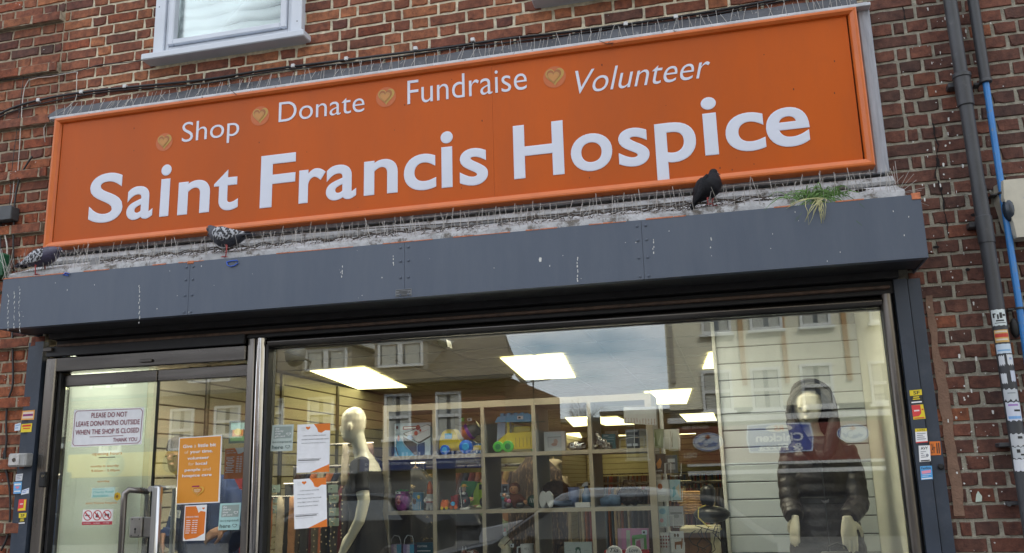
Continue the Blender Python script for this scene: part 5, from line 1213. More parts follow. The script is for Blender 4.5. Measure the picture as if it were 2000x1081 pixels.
# 1 boxed table game
ax0, ax1 = X(771, 890, .55), X(846, 890, .62)-.01
t_ = thing('boxed_game', 'boxed table hockey game in a blue and white box, top left shelf compartment', 'game box', ((ax0+ax1)/2, .6, R1))
G().box(ax0, ax0+.235, .545, .62, R1, R1+.198, .002).build('box', mat('box_bluewhite', (.56,.66,.72), .5), t_)
printed(t_, (ax0,.545,R1+.198), (ax0+.235,.545,R1+.198), (ax0+.235,.545,R1), (ax0,.545,R1), [
  ('p',(.15,.45,.72),[(0,1),(0,.55),(.12,.35),(.2,.5),(.3,.72),(.62,1)]),('p',(.10,.08,.07),[(.24,.33),(.26,.30),(.92,.06),(1,.1),(1,.45),(.72,.62),(.66,.62),(.28,.36)]),('p',(.66,.66,.70),[(.27,.32),(.9,.08),(.99,.12),(.99,.40),(.70,.58),(.63,.58)]),
  ('p',(.10,.08,.07),[(.24,.40),(.62,.64),(.62,.98),(.55,.98),(.26,.60)]),('p',(.03,.05,.13),[(.64,.66),(.84,.60),(.84,1),(.64,1)]),('c',(.50,.10,.06),.60,.32,.05,.07),('c',(.50,.10,.06),.72,.24,.03,.04),('c',(.50,.10,.06),.12,.45,.035,.09),('c',(.12,.03,.03),.08,.12,.03,.05),
  ('r',(.30,.05,.05),.24,.10,.64,.20),('r',(.8,.8,.8),.27,.13,.60,.17),('c',(.35,.06,.05),.66,.15,.06,.08),('c',(.35,.5,.75),.44,.44,.08,.07),('p',(.75,.8,.85),[(.02,.05),(.05,.03),(.06,.6),(.03,.9)]),('l',(.5,.1,.08),.45,.42,.95,.22,.008),('l',(.1,.1,.1),.05,.72,.12,.98,.03)], (0,-1,0), .0006)
# 2 mixer truck
c0 = X(902, 890, .6); t_ = thing('toy_mixer_truck', 'yellow toy truck with blue wheels and an orange and purple barrel', 'toy truck', (c0, .6, R1))
x0 = X(862, 890, .6); u = .305/87
def U(px): return x0+(px-862)*u
def V(py): return R1+(892-py)*u
g = G(); g.loft([[(U(862), y, V(880)), (U(863), y, V(866)), (U(868), y, V(854)), (U(876), y, V(849)), (U(888), y, V(849)), (U(893), y, V(856)), (U(898), y, V(868)), (U(906), y, V(872)), (U(906), y, V(882)), (U(862), y, V(882))] for y in (.555, .56, .65, .655)]); g.build('cab', YEL, t_, smooth='auto')
g = G(); g.box(U(873), U(886), .551, .554, V(865), V(856), .001); g.build('window', SKY, t_)
g = G(); g.box(U(880), U(938), .57, .64, V(886), V(878), .004); g.build('chassis', YEL, t_)
wheel(t_, (U(874), .548, V(884)+.001), .029, .03, BLU, SKY); wheel(t_, (U(874), .66, V(884)), .029, .03, BLU); wheel(t_, (U(912), .548, V(880)), .041, .034, BLU, SKY); wheel(t_, (U(912), .66, V(880)), .041, .034, BLU)
M_ = Matrix.Translation((U(914), .605, V(853))) @ Matrix.Rotation(math.radians(62), 4, 'Y')
for nm, prof, m_ in (('drum', ((.015,-.055),(.038,-.048),(.048,-.03),(.052,-.012)), ORP), ('drum_band', ((.052,-.0118),(.054,-.01),(.054,.006),(.052,.008)), PUR), ('drum_jar', ((.050,.0085),(.050,.045),(.042,.06),(.038,.062)), SMOKE)):
    g = G(); g.lathe((0,0,0), prof, 20); g.xf(M_); g.build(nm, m_, t_, smooth='auto')
g = G(); g.lathe((U(902), .6, V(836)), ((.013,0),(.013,.02),(.009,.024)), 12); g.build('funnel', GRN, t_, smooth='auto')
label_on(t_, (U(919), .546, V(834)), .028, .018)
t_ = thing('small_box', 'little blue box with white lettering beside the toy truck', 'box', (X(930,890,.62), .62, R1)); a = X(928,890,.58); G().box(a, a+.05, .58, .63, R1, R1+.062, .001).build('box', mat('box_blue', (.04,.16,.32), .5), t_)
printed(t_, (a,.58,R1+.062),(a+.05,.58,R1+.062),(a+.05,.58,R1),(a,.58,R1), [('r',WH,.15,.15,.3,.9),('r',WH,.4,.1,.5,.8),('r',WH,.6,.2,.7,.9)], (0,-1,0), .0005)
# 3 bus
x0 = X(969, 890, .58); u = .262/70
def U(px): return x0+(px-969)*u
def V(py): return R1+(889-py)*u
t_ = thing('toy_bus', 'yellow toy bus with green wheels and a blue roof of building bricks', 'toy bus', (U(1004), .62, R1))
g = G(); g.loft([[(U(974),y,V(884)),(U(974),y,V(868)),(U(990),y,V(858)),(U(1034),y,V(858)),(U(1039),y,V(872)),(U(1039),y,V(884))] for y in (.56,.565,.68,.685)]); g.build('body', YEL, t_, smooth='auto')
for (a, b) in ((975, 978), (989, 993), (1029, 1033)):
    for y in (.563, .672):
        g = G(); g.prism([(U(a), y, V(860)), (U(b), y, V(860)), (U(b)-.001, y, V(838)), (U(a), y, V(838))], (0,.01,0)); g.build('pillar', YEL, t_)
g = G(); g.prism([(U(972), .560, V(872)), (U(986), .560, V(860)), (U(987), .560, V(842)), (U(974), .560, V(842))], (0,.003,0)); p_ = g.build('side_panel', mat('sticker_lilac', (.42,.42,.55), .5), t_)
g = G(); g.box(U(996), U(1026), .60, .66, V(858), V(848), .006); g.build('seat', YEL, t_)
g = G(); g.loft([[(U(970),y,V(841)),(U(975),y,V(832)),(U(1026),y,V(829)),(U(1034),y,V(834)),(U(1036),y,V(842))] for y in (.553,.56,.685,.69)]); g.build('roof', SKY, t_, smooth='auto')
for i, px in enumerate((981, 992, 1003, 1014)):
    for y in (.58, .64): g = G(); g.lathe((U(px+ (3 if y>.6 else 0)), y, V(831)), ((.014,-.006),(.014,.014),(.012,.017)), 12); g.build('stud', SKY, t_, smooth='auto')
wheel(t_, (U(975), .553, V(880)+.002), .032, .022, GRN, DGR); wheel(t_, (U(991), .553, V(880)+.002), .034, .024, GRN, DGR); wheel(t_, (U(1028), .68, V(880)), .034, .02, GRN)
g = G(); [g.box(U(q), U(q)+.003, .557, .5598, V(881), V(866)) for q in (1003,1009,1015,1021,1027)]; g.build('grille', mat('yellow_dark', (.45,.30,.01), .4), t_)
label_on(t_, (U(1012), .552, V(835)), .036, .02)
# 4 white frame box, wrapped item, ornament, books, rack
t_ = thing('photo_frame', 'white boxed photo frame with a baby picture in the fourth shelf column', 'photo frame', (X(1083,880,.6), .6, R1)); a, b = X(1063,880,.6), X(1105,880,.6)
G().box(a, b, .6, .64, R1, R1+.115, .003).build('box', WHT, t_)
printed(t_, (a,.6,R1+.115),(b,.6,R1+.115),(b,.6,R1),(a,.6,R1), [('r',(.35,.35,.35),.20,.26,.82,.30),('r',(.60,.58,.58),.20,.30,.82,.80),('c',(.55,.35,.28),.55,.52,.10,.14),('c',(.45,.25,.2),.48,.66,.14,.08),('r',(.35,.35,.35),.18,.26,.20,.80)], (0,-1,0), .0006)
FOIL = mat('foil', (.52,.50,.48), .16, metal=1, bump=1., bscale=30)
def crumple(name, lab, cat, c, rx, ry, rz, m, seed):
    rs = random.Random(seed); g = G(); g.ell((c[0], c[1], c[2]+rz), rx, ry, rz, 14, 9)
    g.v = [Vector((v.x, v.y, v.z))+Vector((rs.gauss(0, rx*.09), rs.gauss(0, ry*.09), rs.gauss(0, rz*.10))) for v in g.v]; g.v = [Vector((v.x, v.y, max(c[2]+.0005, v.z))) for v in g.v]
    t_ = thing(name, lab, cat, c); g.build('wrapping', m, t_, smooth=False); return t_
t_ = crumple('wrapped_gift', 'small item in crinkled clear wrapping beside the white photo frame', 'wrapped gift', (X(1128,880,.6), .6, R1), .058, .03, .026, FOIL, 1); label_on(t_, (X(1120,880,.6), .568, R1+.03), .022, .024)
t_ = thing('silver_ornament', 'crumpled silver figure ornament in the fifth shelf column', 'ornament', (X(1174,880,.6), .6, R1)); g = G(); rs = random.Random(3); cx = X(1174,880,.6)
for i in range(16): g.ell((cx+rs.gauss(0,.024), .6+rs.gauss(0,.01), R1+.015+abs(rs.gauss(0,.034))), .018, .014, .018, 8, 6)
g.v = [v+Vector((rs.gauss(0,.003),0,rs.gauss(0,.003))) for v in g.v]; g.v = [Vector((v.x, v.y, max(v.z, R1+.0005))) for v in g.v]; g.build('figure', FOIL, t_)
def book(name, lab, cat, pa, pb, ptop, y, base, m, items=(), py=880, lean=0., th=.02):
    a, b = X(pa, py, y), X(pb, py, y); zt = at((pa+pb)/2, ptop, y).z; t_ = thing(name, lab, cat, ((a+b)/2, y, base))
    g = G(); g.prism([(a, y, base), (b, y, base), (b, y+lean, zt), (a, y+lean, zt)], (0, th, 0)); g.build('cover', m, t_)
    if items: printed(t_, (a,y+lean,zt),(b,y+lean,zt),(b,y,base),(a,y,base), items, (0,-1,0), .0006)
    return t_
book('book', 'teal book standing in the fifth shelf column', 'book', 1176, 1203, 848, .64, R1, TEAL, [('r',(.5,.6,.62),.15,.08,.5,.14),('r',(.3,.45,.5),.45,.2,.9,.25),('r',(.3,.45,.5),.1,.35,.9,.38),('r',(.3,.45,.5),.3,.55,.8,.58)])
book('book', 'cream book behind the teal book', 'book', 1184, 1209, 842, .70, R1, mat('book_cream', (.42,.36,.25), .7), [('r',(.25,.18,.1),.1,.1,.9,.14)])
t_ = book('card_box', 'dark card box with white labels at the right of the top shelf row', 'box', 1224, 1250, 840, .66, R1, mat('dark_card', (.035,.035,.04), .5), [('r',(.5,.5,.5),.05,.04,.9,.12),('r',(.3,.3,.3),.05,.28,.9,.33),('r',(.7,.72,.72),.05,.72,.4,.86),('r',(.7,.72,.72),.5,.72,.85,.86),('r',(.35,.2,.05),.6,.4,.95,.44)])
WIRE = mat('white_wire', (.66,.66,.64), .35)
t_ = thing('wire_stand', 'white wire card stand in the top right shelf compartment', 'card stand', (X(1235,880,.62), .62, R1)); g = G()
for (x0,y0,x1,y1) in ((1239,833,1239,884),(1211,858,1239,854),(1239,854,1258,854),(1211,858,1211,884),(1258,854,1258,884),(1222,833,1239,833)): g.tube([at(x0,y0,.60), at(x1,y1,.60)], .0022, 6)
g.build('wires', WIRE, t_)
# --- second row
def px_lathe(g, cx, base, prof, y, n=18): g.lathe((cx, y, base), prof, n)
cx = X(787,985,.58); t_ = thing('face_mug', 'pink and purple jug with a smiling face, second shelf row left', 'jug', (cx, .58, R2))
g = G(); g.lathe((cx,.58,R2), ((.034,0),(.040,.012),(.044,.04),(.047,.07),(.040,.09),(.042,.105),(.044,.112),(.038,.110),(.034,.06)), 20); g.v = [v+Vector((.0025*math.sin(v.z*260)*(1 if v.x<cx else -1),.0,0)) for v in g.v]; g.build('pot', mat('glaze_purple', (.30,.05,.28), .15, var=.6, vscale=28), t_, smooth=True)
g = G(); g.ell((cx-.01,.543,R2+.060), .026,.010,.030); f_ = g.build('face', mat('glaze_pink', (.66,.32,.38), .2), t_, smooth=True)
for s in (-1,1): G().ell((cx-.01+s*.010,.5335,R2+.068), .0035,.002,.0045,8,6).build('eye', BLK, f_, smooth=True)
G().ell((cx-.01,.5335,R2+.046), .010,.003,.003,8,6).build('mouth', REDP, f_, smooth=True); G().ell((cx-.01,.531,R2+.058), .004,.004,.005,8,6).build('nose', mat('glaze_pink',(1,1,1)), f_, smooth=True)
g = G(); g.tube([(cx+.035,.58,R2+.10),(cx+.060,.58,R2+.108),(cx+.072,.58,R2+.085),(cx+.062,.58,R2+.045),(cx+.040,.58,R2+.03)], .007, 10); g.build('handle', CREAMP, t_, smooth=True)
g = G(); [g.ell((cx+dx,.575,R2+.112+dz), .014,.012,.009,8,6) for dx,dz in ((-.03,0),(-.01,.006),(.012,.004),(.028,.002))]; g.build('leaf_rim', DGR, t_, smooth=True); label_on(t_, (cx-.012,.53,R2+.105), .03,.014)
cx = X(817,985,.60); t_ = thing('money_tin', 'blue striped tin with a cartoon print beside the face jug', 'tin', (cx,.60,R2))
G().lathe((cx,.60,R2), ((.034,0),(.036,.003),(.036,.097),(.038,.100),(.034,.104)), 22).build('tin', mat('tin_blue', (.16,.42,.66), .3), t_, smooth='auto')
g = G(); [g.box(cx-.03+i*.013, cx-.03+i*.013+.004, .5655-.012*math.cos((i-2.3)*.5)+.009, .572, R2+.004, R2+.05) for i in range(5)]; g.build('stripe', WHT, t_); G().ell((cx-.012,.563,R2+.052), .012,.005,.018,8,6).build('print', BRN, t_, smooth=True); G().ell((cx+.014,.566,R2+.076), .010,.004,.012,8,6).build('print', YEL, t_, smooth=True)
cx = X(840,985,.57); t_ = thing('gnome_figurine', 'china gnome figurine with an orange hat at the end of the first compartment', 'figurine', (cx,.57,R2))
g = G(); g.ell((cx,.57,R2+.045), .028,.022,.03); g.ell((cx,.57,R2+.085), .022,.02,.022); g.limb([((cx-.012,.565,R2+.03),.011,.011),((cx-.013,.56,R2+.006),.011,.014),((cx-.013,.56,R2),.010,.013)]); g.limb([((cx+.012,.565,R2+.03),.011,.011),((cx+.013,.56,R2+.006),.011,.014),((cx+.013,.56,R2),.010,.013)]); g.limb([((cx-.018,.57,R2+.075),.008,.008),((cx-.032,.555,R2+.055),.007,.007),((cx-.02,.545,R2+.045),.007,.007)])
fused(g, 'body', mat('china_white', (.62,.60,.56), .25), t_, .003, 2)
g = G(); g.lathe((cx,.57,R2+.105), ((.020,-.012),(.019,.01),(.016,.04),(.008,.06),(.003,.064)), 12); g.build('hat', ORP, t_, smooth=True); g = G(); g.lathe((cx,.57,R2+.105), ((.0192,.006),(.0188,.013)), 12); g.lathe((cx,.57,R2+.105), ((.0172,.028),(.0165,.034)), 12); g.build('hat_band', REDP, t_); g = G(); g.lathe((cx,.57,R2+.052), ((.0285,-.008),(.029,-.002)), 14); g.build('belt', REDP, t_); 
# orange cart and train
a = X(871,990,.56); t_ = thing('toy_train', 'orange toy wagon coupled to a dark red engine', 'toy train', (a+.03,.57,R2)); g = G(); g.box(a-.028,a+.018,.54,.585,R2+.01,R2+.045,.005); g.build('wagon', ORP, t_)
G().ell((a-.014,.562,R2+.048), .013,.02,.012,10,7).build('load', ORP, t_, smooth=True); G().ell((a+.006,.562,R2+.048), .012,.02,.011,10,7).build('load', ORP, t_, smooth=True)
for dx in (-.018,.010): wheel(t_, (a+dx,.536,R2+.010), .010,.006, YEL)
g = G(); g.box(a+.028,a+.075,.55,.60,R2+.012,R2+.05,.004); g.lathe((a+.04,.575,R2+.05), ((.012,0),(.013,.02),(.016,.028)), 10); g.box(a+.052,a+.077,.55,.60,R2+.05,R2+.085,.003); g.build('engine', REDP, t_); G().lathe((a+.05,.546,R2+.035), ((.013,0),(.013,-.01)), 12, 'y').build('boiler_disc', SKY, t_); wheel(t_, (a+.038,.545,R2+.013), .012,.006, ORP); wheel(t_, (a+.066,.545,R2+.013), .012,.006, ORP)
# straw hat figurine
cx = X(907,990,.55); t_ = thing('gondolier_figurine', 'figurine with straw hat and white pole on a round white base', 'figurine', (cx,.55,R2)); G().lathe((cx+.003,.55,R2), ((.030,0),(.031,.004),(.028,.010)), 18).build('base', WHT, t_, smooth='auto')
g = G(); g.ell((cx+.002,.55,R2+.045), .036,.02,.036); g.ell((cx,.55,R2+.082), .022,.016,.022); fused(g, 'body', BLK, t_, .003, 2); G().ell((cx,.547,R2+.117), .013,.012,.017).build('head', mat('china_skin', (.60,.42,.34), .3), t_, smooth=True)
G().ell((cx,.5475,R2+.090), .016,.0155,.013).build('shirt', WHT, t_, smooth=True); g = G(); g.lathe((cx,.55,R2+.131), ((.026,-.001),(.026,.001),(.015,.003),(.014,.012),(.004,.014)), 18); g.build('hat', mat('straw', (.62,.36,.07), .6), t_, smooth='auto'); g = G(); g.tube([(cx-.022,.535,R2+.125),(cx-.010,.53,R2+.012)], .0016, 6); g.build('pole', WHT, t_); g = G(); [g.ell((cx-.022,.534,R2+.09+i*.011), .004,.004,.004,8,6) for i in range(4)]; g.build('beads', WHT, t_, smooth=True); G().ell((cx+.010,.531,R2+.05), .006,.003,.010,8,6).build('sash', REDP, t_); G().box(cx+.001,cx+.005,.529,.531,R2+.035,R2+.055).build('trim', WHT, t_)
# tipper truck
x0 = X(898,990,.64); u = .18/47; U = lambda px: x0+(px-898)*u; V = lambda py: R2+(996-py)*u; t_ = thing('toy_tipper', 'lime green toy tipper truck with a dark green bucket', 'toy truck', (U(922),.66,R2))
g = G(); g.loft([[(U(922),y,V(990)),(U(922),y,V(972)),(U(929),y,V(957)),(U(948),y,V(956)),(U(950),y,V(990))] for y in (.62,.626,.70,.706)]); g.build('cab', LIM, t_, smooth='auto'); G().box(U(932),U(945),.617,.6195,V(967),V(959)).build('window', BLK, t_); g = G(); g.box(U(896),U(922),.635,.69,V(991),V(984),.002); g.build('chassis', LIM, t_)
g = G(); g.loft([[(U(904),y,V(953)),(U(928),y,V(955)),(U(928),y,V(960)),(U(918),y,V(978)),(U(910),y,V(978)),(U(902),y,V(960))] for y in (.615,.71)]); g.build('bucket', DGR, t_); wheel(t_, (U(942),.612,V(986)), .034,.022, BLK, WHT); wheel(t_, (U(903),.612,V(986)), .034,.022, BLK, WHT)
# plush friar
cx = X(1006,985,.58); t_ = thing('plush_monk', 'seated soft toy monk in a brown robe holding coloured balls', 'soft toy', (cx,.58,R2)); PR = mat('plush_robe', (.17,.055,.03), .95, bump=.5, bscale=200); PS = mat('plush_skin', (.60,.30,.14), .95)
g = G(); g.ell((cx+.003,.58,R2+.045), .038,.032,.045); g.limb([((cx+.025,.575,R2+.07),.018,.016),((cx+.052,.57,R2+.048),.015,.014),((cx+.058,.565,R2+.040),.014,.013)]); g.limb([((cx-.022,.575,R2+.07),.016,.016),((cx-.040,.55,R2+.055),.014,.013),((cx-.036,.545,R2+.045),.012,.012)]); fused(g, 'robe', PR, t_, .004, 2)
g = G(); g.ell((cx,.572,R2+.108), .030,.027,.032); hd = g.build('head', PS, t_, smooth=True); g = G(); g.lathe((cx,.576,R2+.115), ((.033,-.022),(.034,0),(.030,.018),(.018,.030),(.004,.033)), 16); g.v = [v if v.y > .56 or v.z > R2+.128 else Vector((v.x, .562, v.z)) for v in g.v]; g.build('hood', PR, t_, smooth=True)
for s in (-1,1): G().ell((cx+s*.010,.546,R2+.113), .0028,.002,.0032,8,6).build('eye', BLK, hd, smooth=True)
G().ell((cx,.544,R2+.104), .006,.006,.005,8,6).build('nose', PS, hd, smooth=True); g = G(); g.tube([(cx-.011,.5465,R2+.095),(cx,.544,R2+.090),(cx+.011,.5465,R2+.095)], .0016, 6); g.build('mouth', REDP, hd)
G().ell((cx+.067,.562,R2+.034), .013,.012,.012,10,7).build('hand', PS, t_, smooth=True)
for dx,dz,m_ in ((-.055,.075,SKIN_),(-.046,.050,REDP),(-.030,.042,PINK),(-.062,.058,TEAL),(-.035,.066,GRYP)): G().ell((cx+dx,.545,R2+dz), .014,.013,.014,10,8).build('ball', m_, t_, smooth=True)
for dx in (-.035,.04): G().ell((cx+dx,.55,R2+.018), .028,.026,.018,12,8).build('foot', BLK, t_, smooth=True)
t_ = book('phone_box', 'clear box with a dark phone shape standing left of the soft toy monk', 'box', 980, 994, 946, .62, R2, mat('clear_case', (.30,.33,.38), .3), [('r',BLK.name and (.02,.02,.03),.15,.06,.85,.45),('c',(.6,.6,.62),.5,.22,.12,.05)], py=985); label_on(t_, (X(985,968,.60),.60,at(985,966,.60).z), .05,.018)
cx = X(1041,985,.6); t_ = thing('bauble', 'dark green ball ornament with white leaf print', 'ornament', (cx,.6,R2)); G().ell((cx,.6,R2+.038), .034,.034,.038).build('ball', mat('bauble_green', (.01,.07,.05), .15), t_, smooth=True); g = G(); [g.tube([(cx-.012+i*.01,.567,R2+.03),(cx-.006+i*.01,.565,R2+.055)], .0012, 5) for i in range(3)]; g.build('leaf_print', WHT, t_)
# slippers
cx = X(1062,985,.54); t_ = thing('doll_shoes', 'pair of white soles of a doll lying on its back in the fourth column', 'doll', (cx+.02,.56,R2))
for dx, rot in ((-.004,.06),(.036,-.10)):
    g = G(); g.loft([[(cx+dx+.021*math.cos(2*PI*k/16)*(1+.12*math.sin(2*PI*k/16))+rot*(.05*math.sin(2*PI*k/16)), y, R2+.048+.047*math.sin(2*PI*k/16)) for k in range(16)] for y in (.530,.534,.552,.556)]); g.build('sole', WHT, t_, smooth='auto')
g = G(); g.limb([((cx+.045,.56,R2+.03),.012,.012),((cx+.09,.60,R2+.02),.014,.014),((cx+.15,.62,R2+.022),.018,.016)]); g.build('legs', mat('doll_denim', (.16,.22,.34), .8), t_, smooth=True)
cx = X(1088,960,.66); t_ = thing('fur_hat', 'brown fur hat resting in the fourth shelf column', 'hat', (cx,.68,R2)); g = G(); g.ell((cx-.01,.68,R2+.10), .085,.06,.05,18,10); g.ell((cx,.68,R2+.06), .07,.055,.04,18,10); g.box(cx-.05,cx+.06,.63,.75,R2,R2+.05,.01); g.v = [v+Vector((random.gauss(0,.002),random.gauss(0,.002),random.gauss(0,.002))) for v in g.v]; g.build('hat', mat('fur_brown', (.08,.045,.03), .95, var=.5, vscale=90, bump=1., bscale=200), t_, smooth=True)
cx = X(1121,975,.68); t_ = thing('blue_tumbler', 'pale blue tumbler with scalloped rim in the fourth shelf column', 'tumbler', (cx,.68,R2)); G().lathe((cx,.68,R2), ((.026,0),(.028,.02),(.036,.10),(.040,.112),(.034,.108)), 18).build('cup', mat('tumbler_blue', (.25,.32,.56), .3), t_, smooth=True)
cx = X(1146,975,.60); t_ = thing('spray_bottle', 'blue spray bottle beside the right edge of the fourth column', 'bottle', (cx,.60,R2)); G().lathe((cx,.60,R2), ((.026,0),(.028,.01),(.028,.07),(.016,.09),(.012,.11),(.012,.118)), 16).build('bottle', mat('bottle_blue', (.07,.16,.28), .2), t_, smooth=True); g = G(); g.prism([(cx-.03,.59,R2+.112),(cx+.012,.59,R2+.118),(cx+.012,.59,R2+.14),(cx-.005,.59,R2+.14)], (0,.02,0)); g.build('trigger', WHT, t_)
a, b = X(1124,990,.53), X(1153,990,.53); t_ = thing('shelf_card', 'blank white card lying along the front of the fourth column', 'card', ((a+b)/2,.54,R2)); G().box(a,b,.52,.56,R2,R2+.026,.001).build('card', WHT, t_)
# folded clothes and bag in column five
cx = X(1195,985,.6); t_ = thing('folded_jeans', 'folded blue jeans in the fifth shelf column', 'clothes', (cx,.62,R2)); g = G(); g.limb([((cx-.06,.60,R2+.02),.028,.05),((cx,.60,R2+.034),.034,.06),((cx+.05,.60,R2+.03),.03,.06)],14); g.v = [Vector((v.x,v.y,max(v.z,R2+.0006))) for v in g.v]; g.build('jeans', mat('denim', (.10,.17,.27), .9, var=.3, vscale=40), t_, smooth=True)
cx = X(1232,975,.62); t_ = thing('dark_handbag', 'shiny dark brown handbag slumped in the fifth shelf column', 'handbag', (cx,.64,R2)); g = G(); g.ell((cx,.63,R2+.055), .085,.05,.055,18,10); g.v = [Vector((v.x,v.y,max(v.z,R2+.0006)))+Vector((0,0,.006*math.sin(v.x*120))) for v in g.v]; g.build('bag', mat('leather_dark', (.04,.028,.022), .25, var=.5, vscale=40, bump=.6, bscale=40), t_, smooth=True); g = G(); g.tube([(cx-.05,.60,R2+.08),(cx-.03,.59,R2+.14),(cx+.03,.59,R2+.14),(cx+.05,.60,R2+.08)], .005, 8); g.build('strap', mat('leather_dark',(1,1,1)), t_, smooth=True)
# --- third row
for i, (pa, pb) in enumerate(((761,784),(787,809))):
    a, b = X(pa,1070,.55), X(pb,1070,.55); t_ = thing('boxed_mug', ('lilac and blue boxed mug, left of the pair in the third row', 'lilac and blue boxed mug, right of the pair in the third row')[i], 'boxed mug', ((a+b)/2,.57,R3)); zt = at(pa,1064,.55).z; G().box(a,b,.55,.62,R3,zt,.002).build('box', mat('box_lilac', (.40,.30,.55), .5), t_)
    printed(t_, (a,.55,zt),(b,.55,zt),(b,.55,R3),(a,.55,R3), [('p',(.70,.66,.80),[(.35,0),(.6,0),(.62,1),(.3,1)]),('r',(.10,.40,.62),.6,0,1,1)]+[('l',(.5,.3,.6),.4,.1+.12*k,.58,.14+.12*k,.02) for k in range(7)], (0,-1,0), .0006)
    g = G(); g.tube([(a+.0,.555,zt-.03),(a+.012,.55,zt+.03),(a+.03,.548,zt+.052),(a+.06,.548,zt+.048),(b-.004,.549,zt+.02),(b-.003,.549,zt)], .003, 8); g.build('wire_loop', mat('clear_wire', (.5,.52,.55), .3), t_, smooth=True)
t_ = book('gift_box', 'long dark teal gift box with white lettering behind the boxed mugs', 'box', 803, 845, 1060, .60, R3, mat('box_teal', (.03,.10,.14), .5), [('t',WH,'ADJUSTABLE',.25,.12,.75,.22,.005),('r',(.7,.5,.8),.02,.1,.12,.3),('r',WH,.25,.35,.9,.38),('r',WH,.25,.5,.8,.53)], py=1070)
cx = X(988,1060,.56); t_ = thing('pierrot_figurine', 'white clown figurine with a red topknot playing a banjo, third row', 'figurine', (cx,.56,R3)); zt = at(988,1032,.56).z; h = (zt-R3)
g = G(); zb = R3; g.lathe((cx,.56,zb), ((.034,0),(.036,.02),(.030,h*.45),(.022,h*.58),(.024,h*.68),(.016,h*.76),(.008,h*.79)), 14); g.limb([((cx-.018,.56,zb+h*.70),.012,.011),((cx-.036,.545,zb+h*.55),.011,.010),((cx-.018,.530,zb+h*.50),.008,.008)]); g.limb([((cx+.018,.56,zb+h*.70),.012,.011),((cx+.034,.545,zb+h*.60),.010,.009),((cx+.026,.530,zb+h*.60),.008,.008)]); fused(g, 'robe', mat('china_cream', (.62,.58,.44), .3), t_, .0035, 2)
G().ell((cx-.002,.556,zb+h*.85), .013,.013,.017,12,8).build('head', WHT, t_, smooth=True); G().lathe((cx-.003,.557,zb+h*.90), ((.010,0),(.008,.006),(.004,.012),(.006,.018),(.002,.022)), 10).build('topknot', REDP, t_, smooth=True)
g = G(); g.lathe((cx-.008,.522,zb+h*.52), ((.014,0),(.014,.006)), 14, 'y'); g.build('banjo', mat('banjo_cream', (.66,.55,.36), .4), t_); g = G(); g.tube([(cx,.523,zb+h*.55),(cx+.040,.523,zb+h*.72)], .003, 6); g.ell((cx+.044,.523,zb+h*.74), .008,.004,.008,8,6); g.build('banjo_neck', BRN, t_); label_on(t_, (X(1000,1066,.53),.53,at(1000,1066,.53).z), .022,.02)
cx = X(1030,1070,.56); t_ = thing('white_mug', 'white mug with a handle beside the clown figurine', 'mug', (cx,.56,at(1030,1081,.56).z-.03)); zt = at(1030,1063,.56).z; G().lathe((cx,.56,R3), ((.034,0),(.038,.01),(.040,zt-R3),(.036,zt-R3),(.034,.05)), 20).build('cup', WHT, t_, smooth='auto'); g = G(); g.tube([(cx-.034,.55,zt-.012),(cx-.056,.55,zt-.018),(cx-.058,.55,zt-.05),(cx-.036,.55,zt-.06)], .005, 8); g.build('handle', WHT, t_, smooth=True); g = G(); vs, fs, _ = text2d('WE IS', .01); g.add([(cx-.012+.03*x, .5205, zt-.03+.014*y) for x, y in vs], fs); g.build('print', GRYP, t_)
t_.location.z = R3
for c_ in t_.children: c_.data.transform(Matrix.Translation((0,0,-(R3-(at(1030,1081,.56).z-.03)))))
cx = X(920,1078,.56); zt = at(920,1072,.56).z; t_ = thing('cow_figurine', 'dark red and white cow figurine at the bottom of the second column', 'figurine', (cx,.57,R3)); g = G(); g.ell((cx,.58,zt-.035), .045,.025,.03); g.ell((cx-.045,.56,zt-.02), .018,.016,.018); [g.limb([((cx+a_,.58+b_,zt-.05),.010,.010),((cx+a_,.58+b_,R3+.0),.008,.008)]) for a_ in (-.028,.028) for b_ in (-.012,.012)]; fused(g, 'body', mat('china_cow', (.22,.05,.04), .3, dirt=(.66,.62,.58), dscale=28, dth=(.52,.54)), t_, .004, 2); g = G(); g.lathe((cx-.05,.555,zt-.006), ((.004,0),(.002,.02)), 8); g.lathe((cx-.035,.57,zt-.006), ((.004,0),(.002,.018)), 8); g.build('horns', WHT, t_)
t_ = book('gin_box', 'pale box with a round black wreath emblem in the fourth column, third row', 'box', 1102, 1156, 1059, .54, R3, mat('box_pale', (.52,.58,.55), .5), [('o',(.05,.1,.08),.5,.5,.10,.30,.35),('t',(.1,.12,.1),'GIN',.46,.45,.54,.55,.01),('p',(.05,.15,.10),[(.40,.3),(.44,.2),(.47,.3),(.43,.42)]),('p',(.05,.15,.10),[(.60,.3),(.56,.2),(.53,.3),(.57,.42)]),('r',(.4,.42,.4),.08,.35,.25,.38),('r',(.4,.42,.4),.08,.45,.28,.48),('r',(.4,.42,.4),.72,.35,.92,.38),('r',(.4,.42,.4),.72,.45,.90,.48)], py=1070)
t_ = book('pink_frame', 'pink and green baby photo frame in the fifth column, third row', 'photo frame', 1206, 1267, 1033, .58, R3, PINK, [('r',(.62,.34,.46),.0,.0,.12,1),('r',(.50,.62,.45),.28,.05,.40,.95),('p',(.14,.42,.10),[(.46,.2),(.92,.14),(.93,.9),(.47,.92)]),('p',(.62,.58,.55),[(.56,.30),(.84,.27),(.84,.80),(.57,.82)]),('p',(.52,.18,.30),[(.60,.35),(.72,.32),(.74,.6),(.70,.78),(.60,.75),(.58,.5)]),('c',(.66,.35,.42),.66,.66,.06,.08)], py=1060, lean=.03); label_on(t_, (X(1259,1042,.57),.565,at(1259,1040,.57).z), .03,.024)
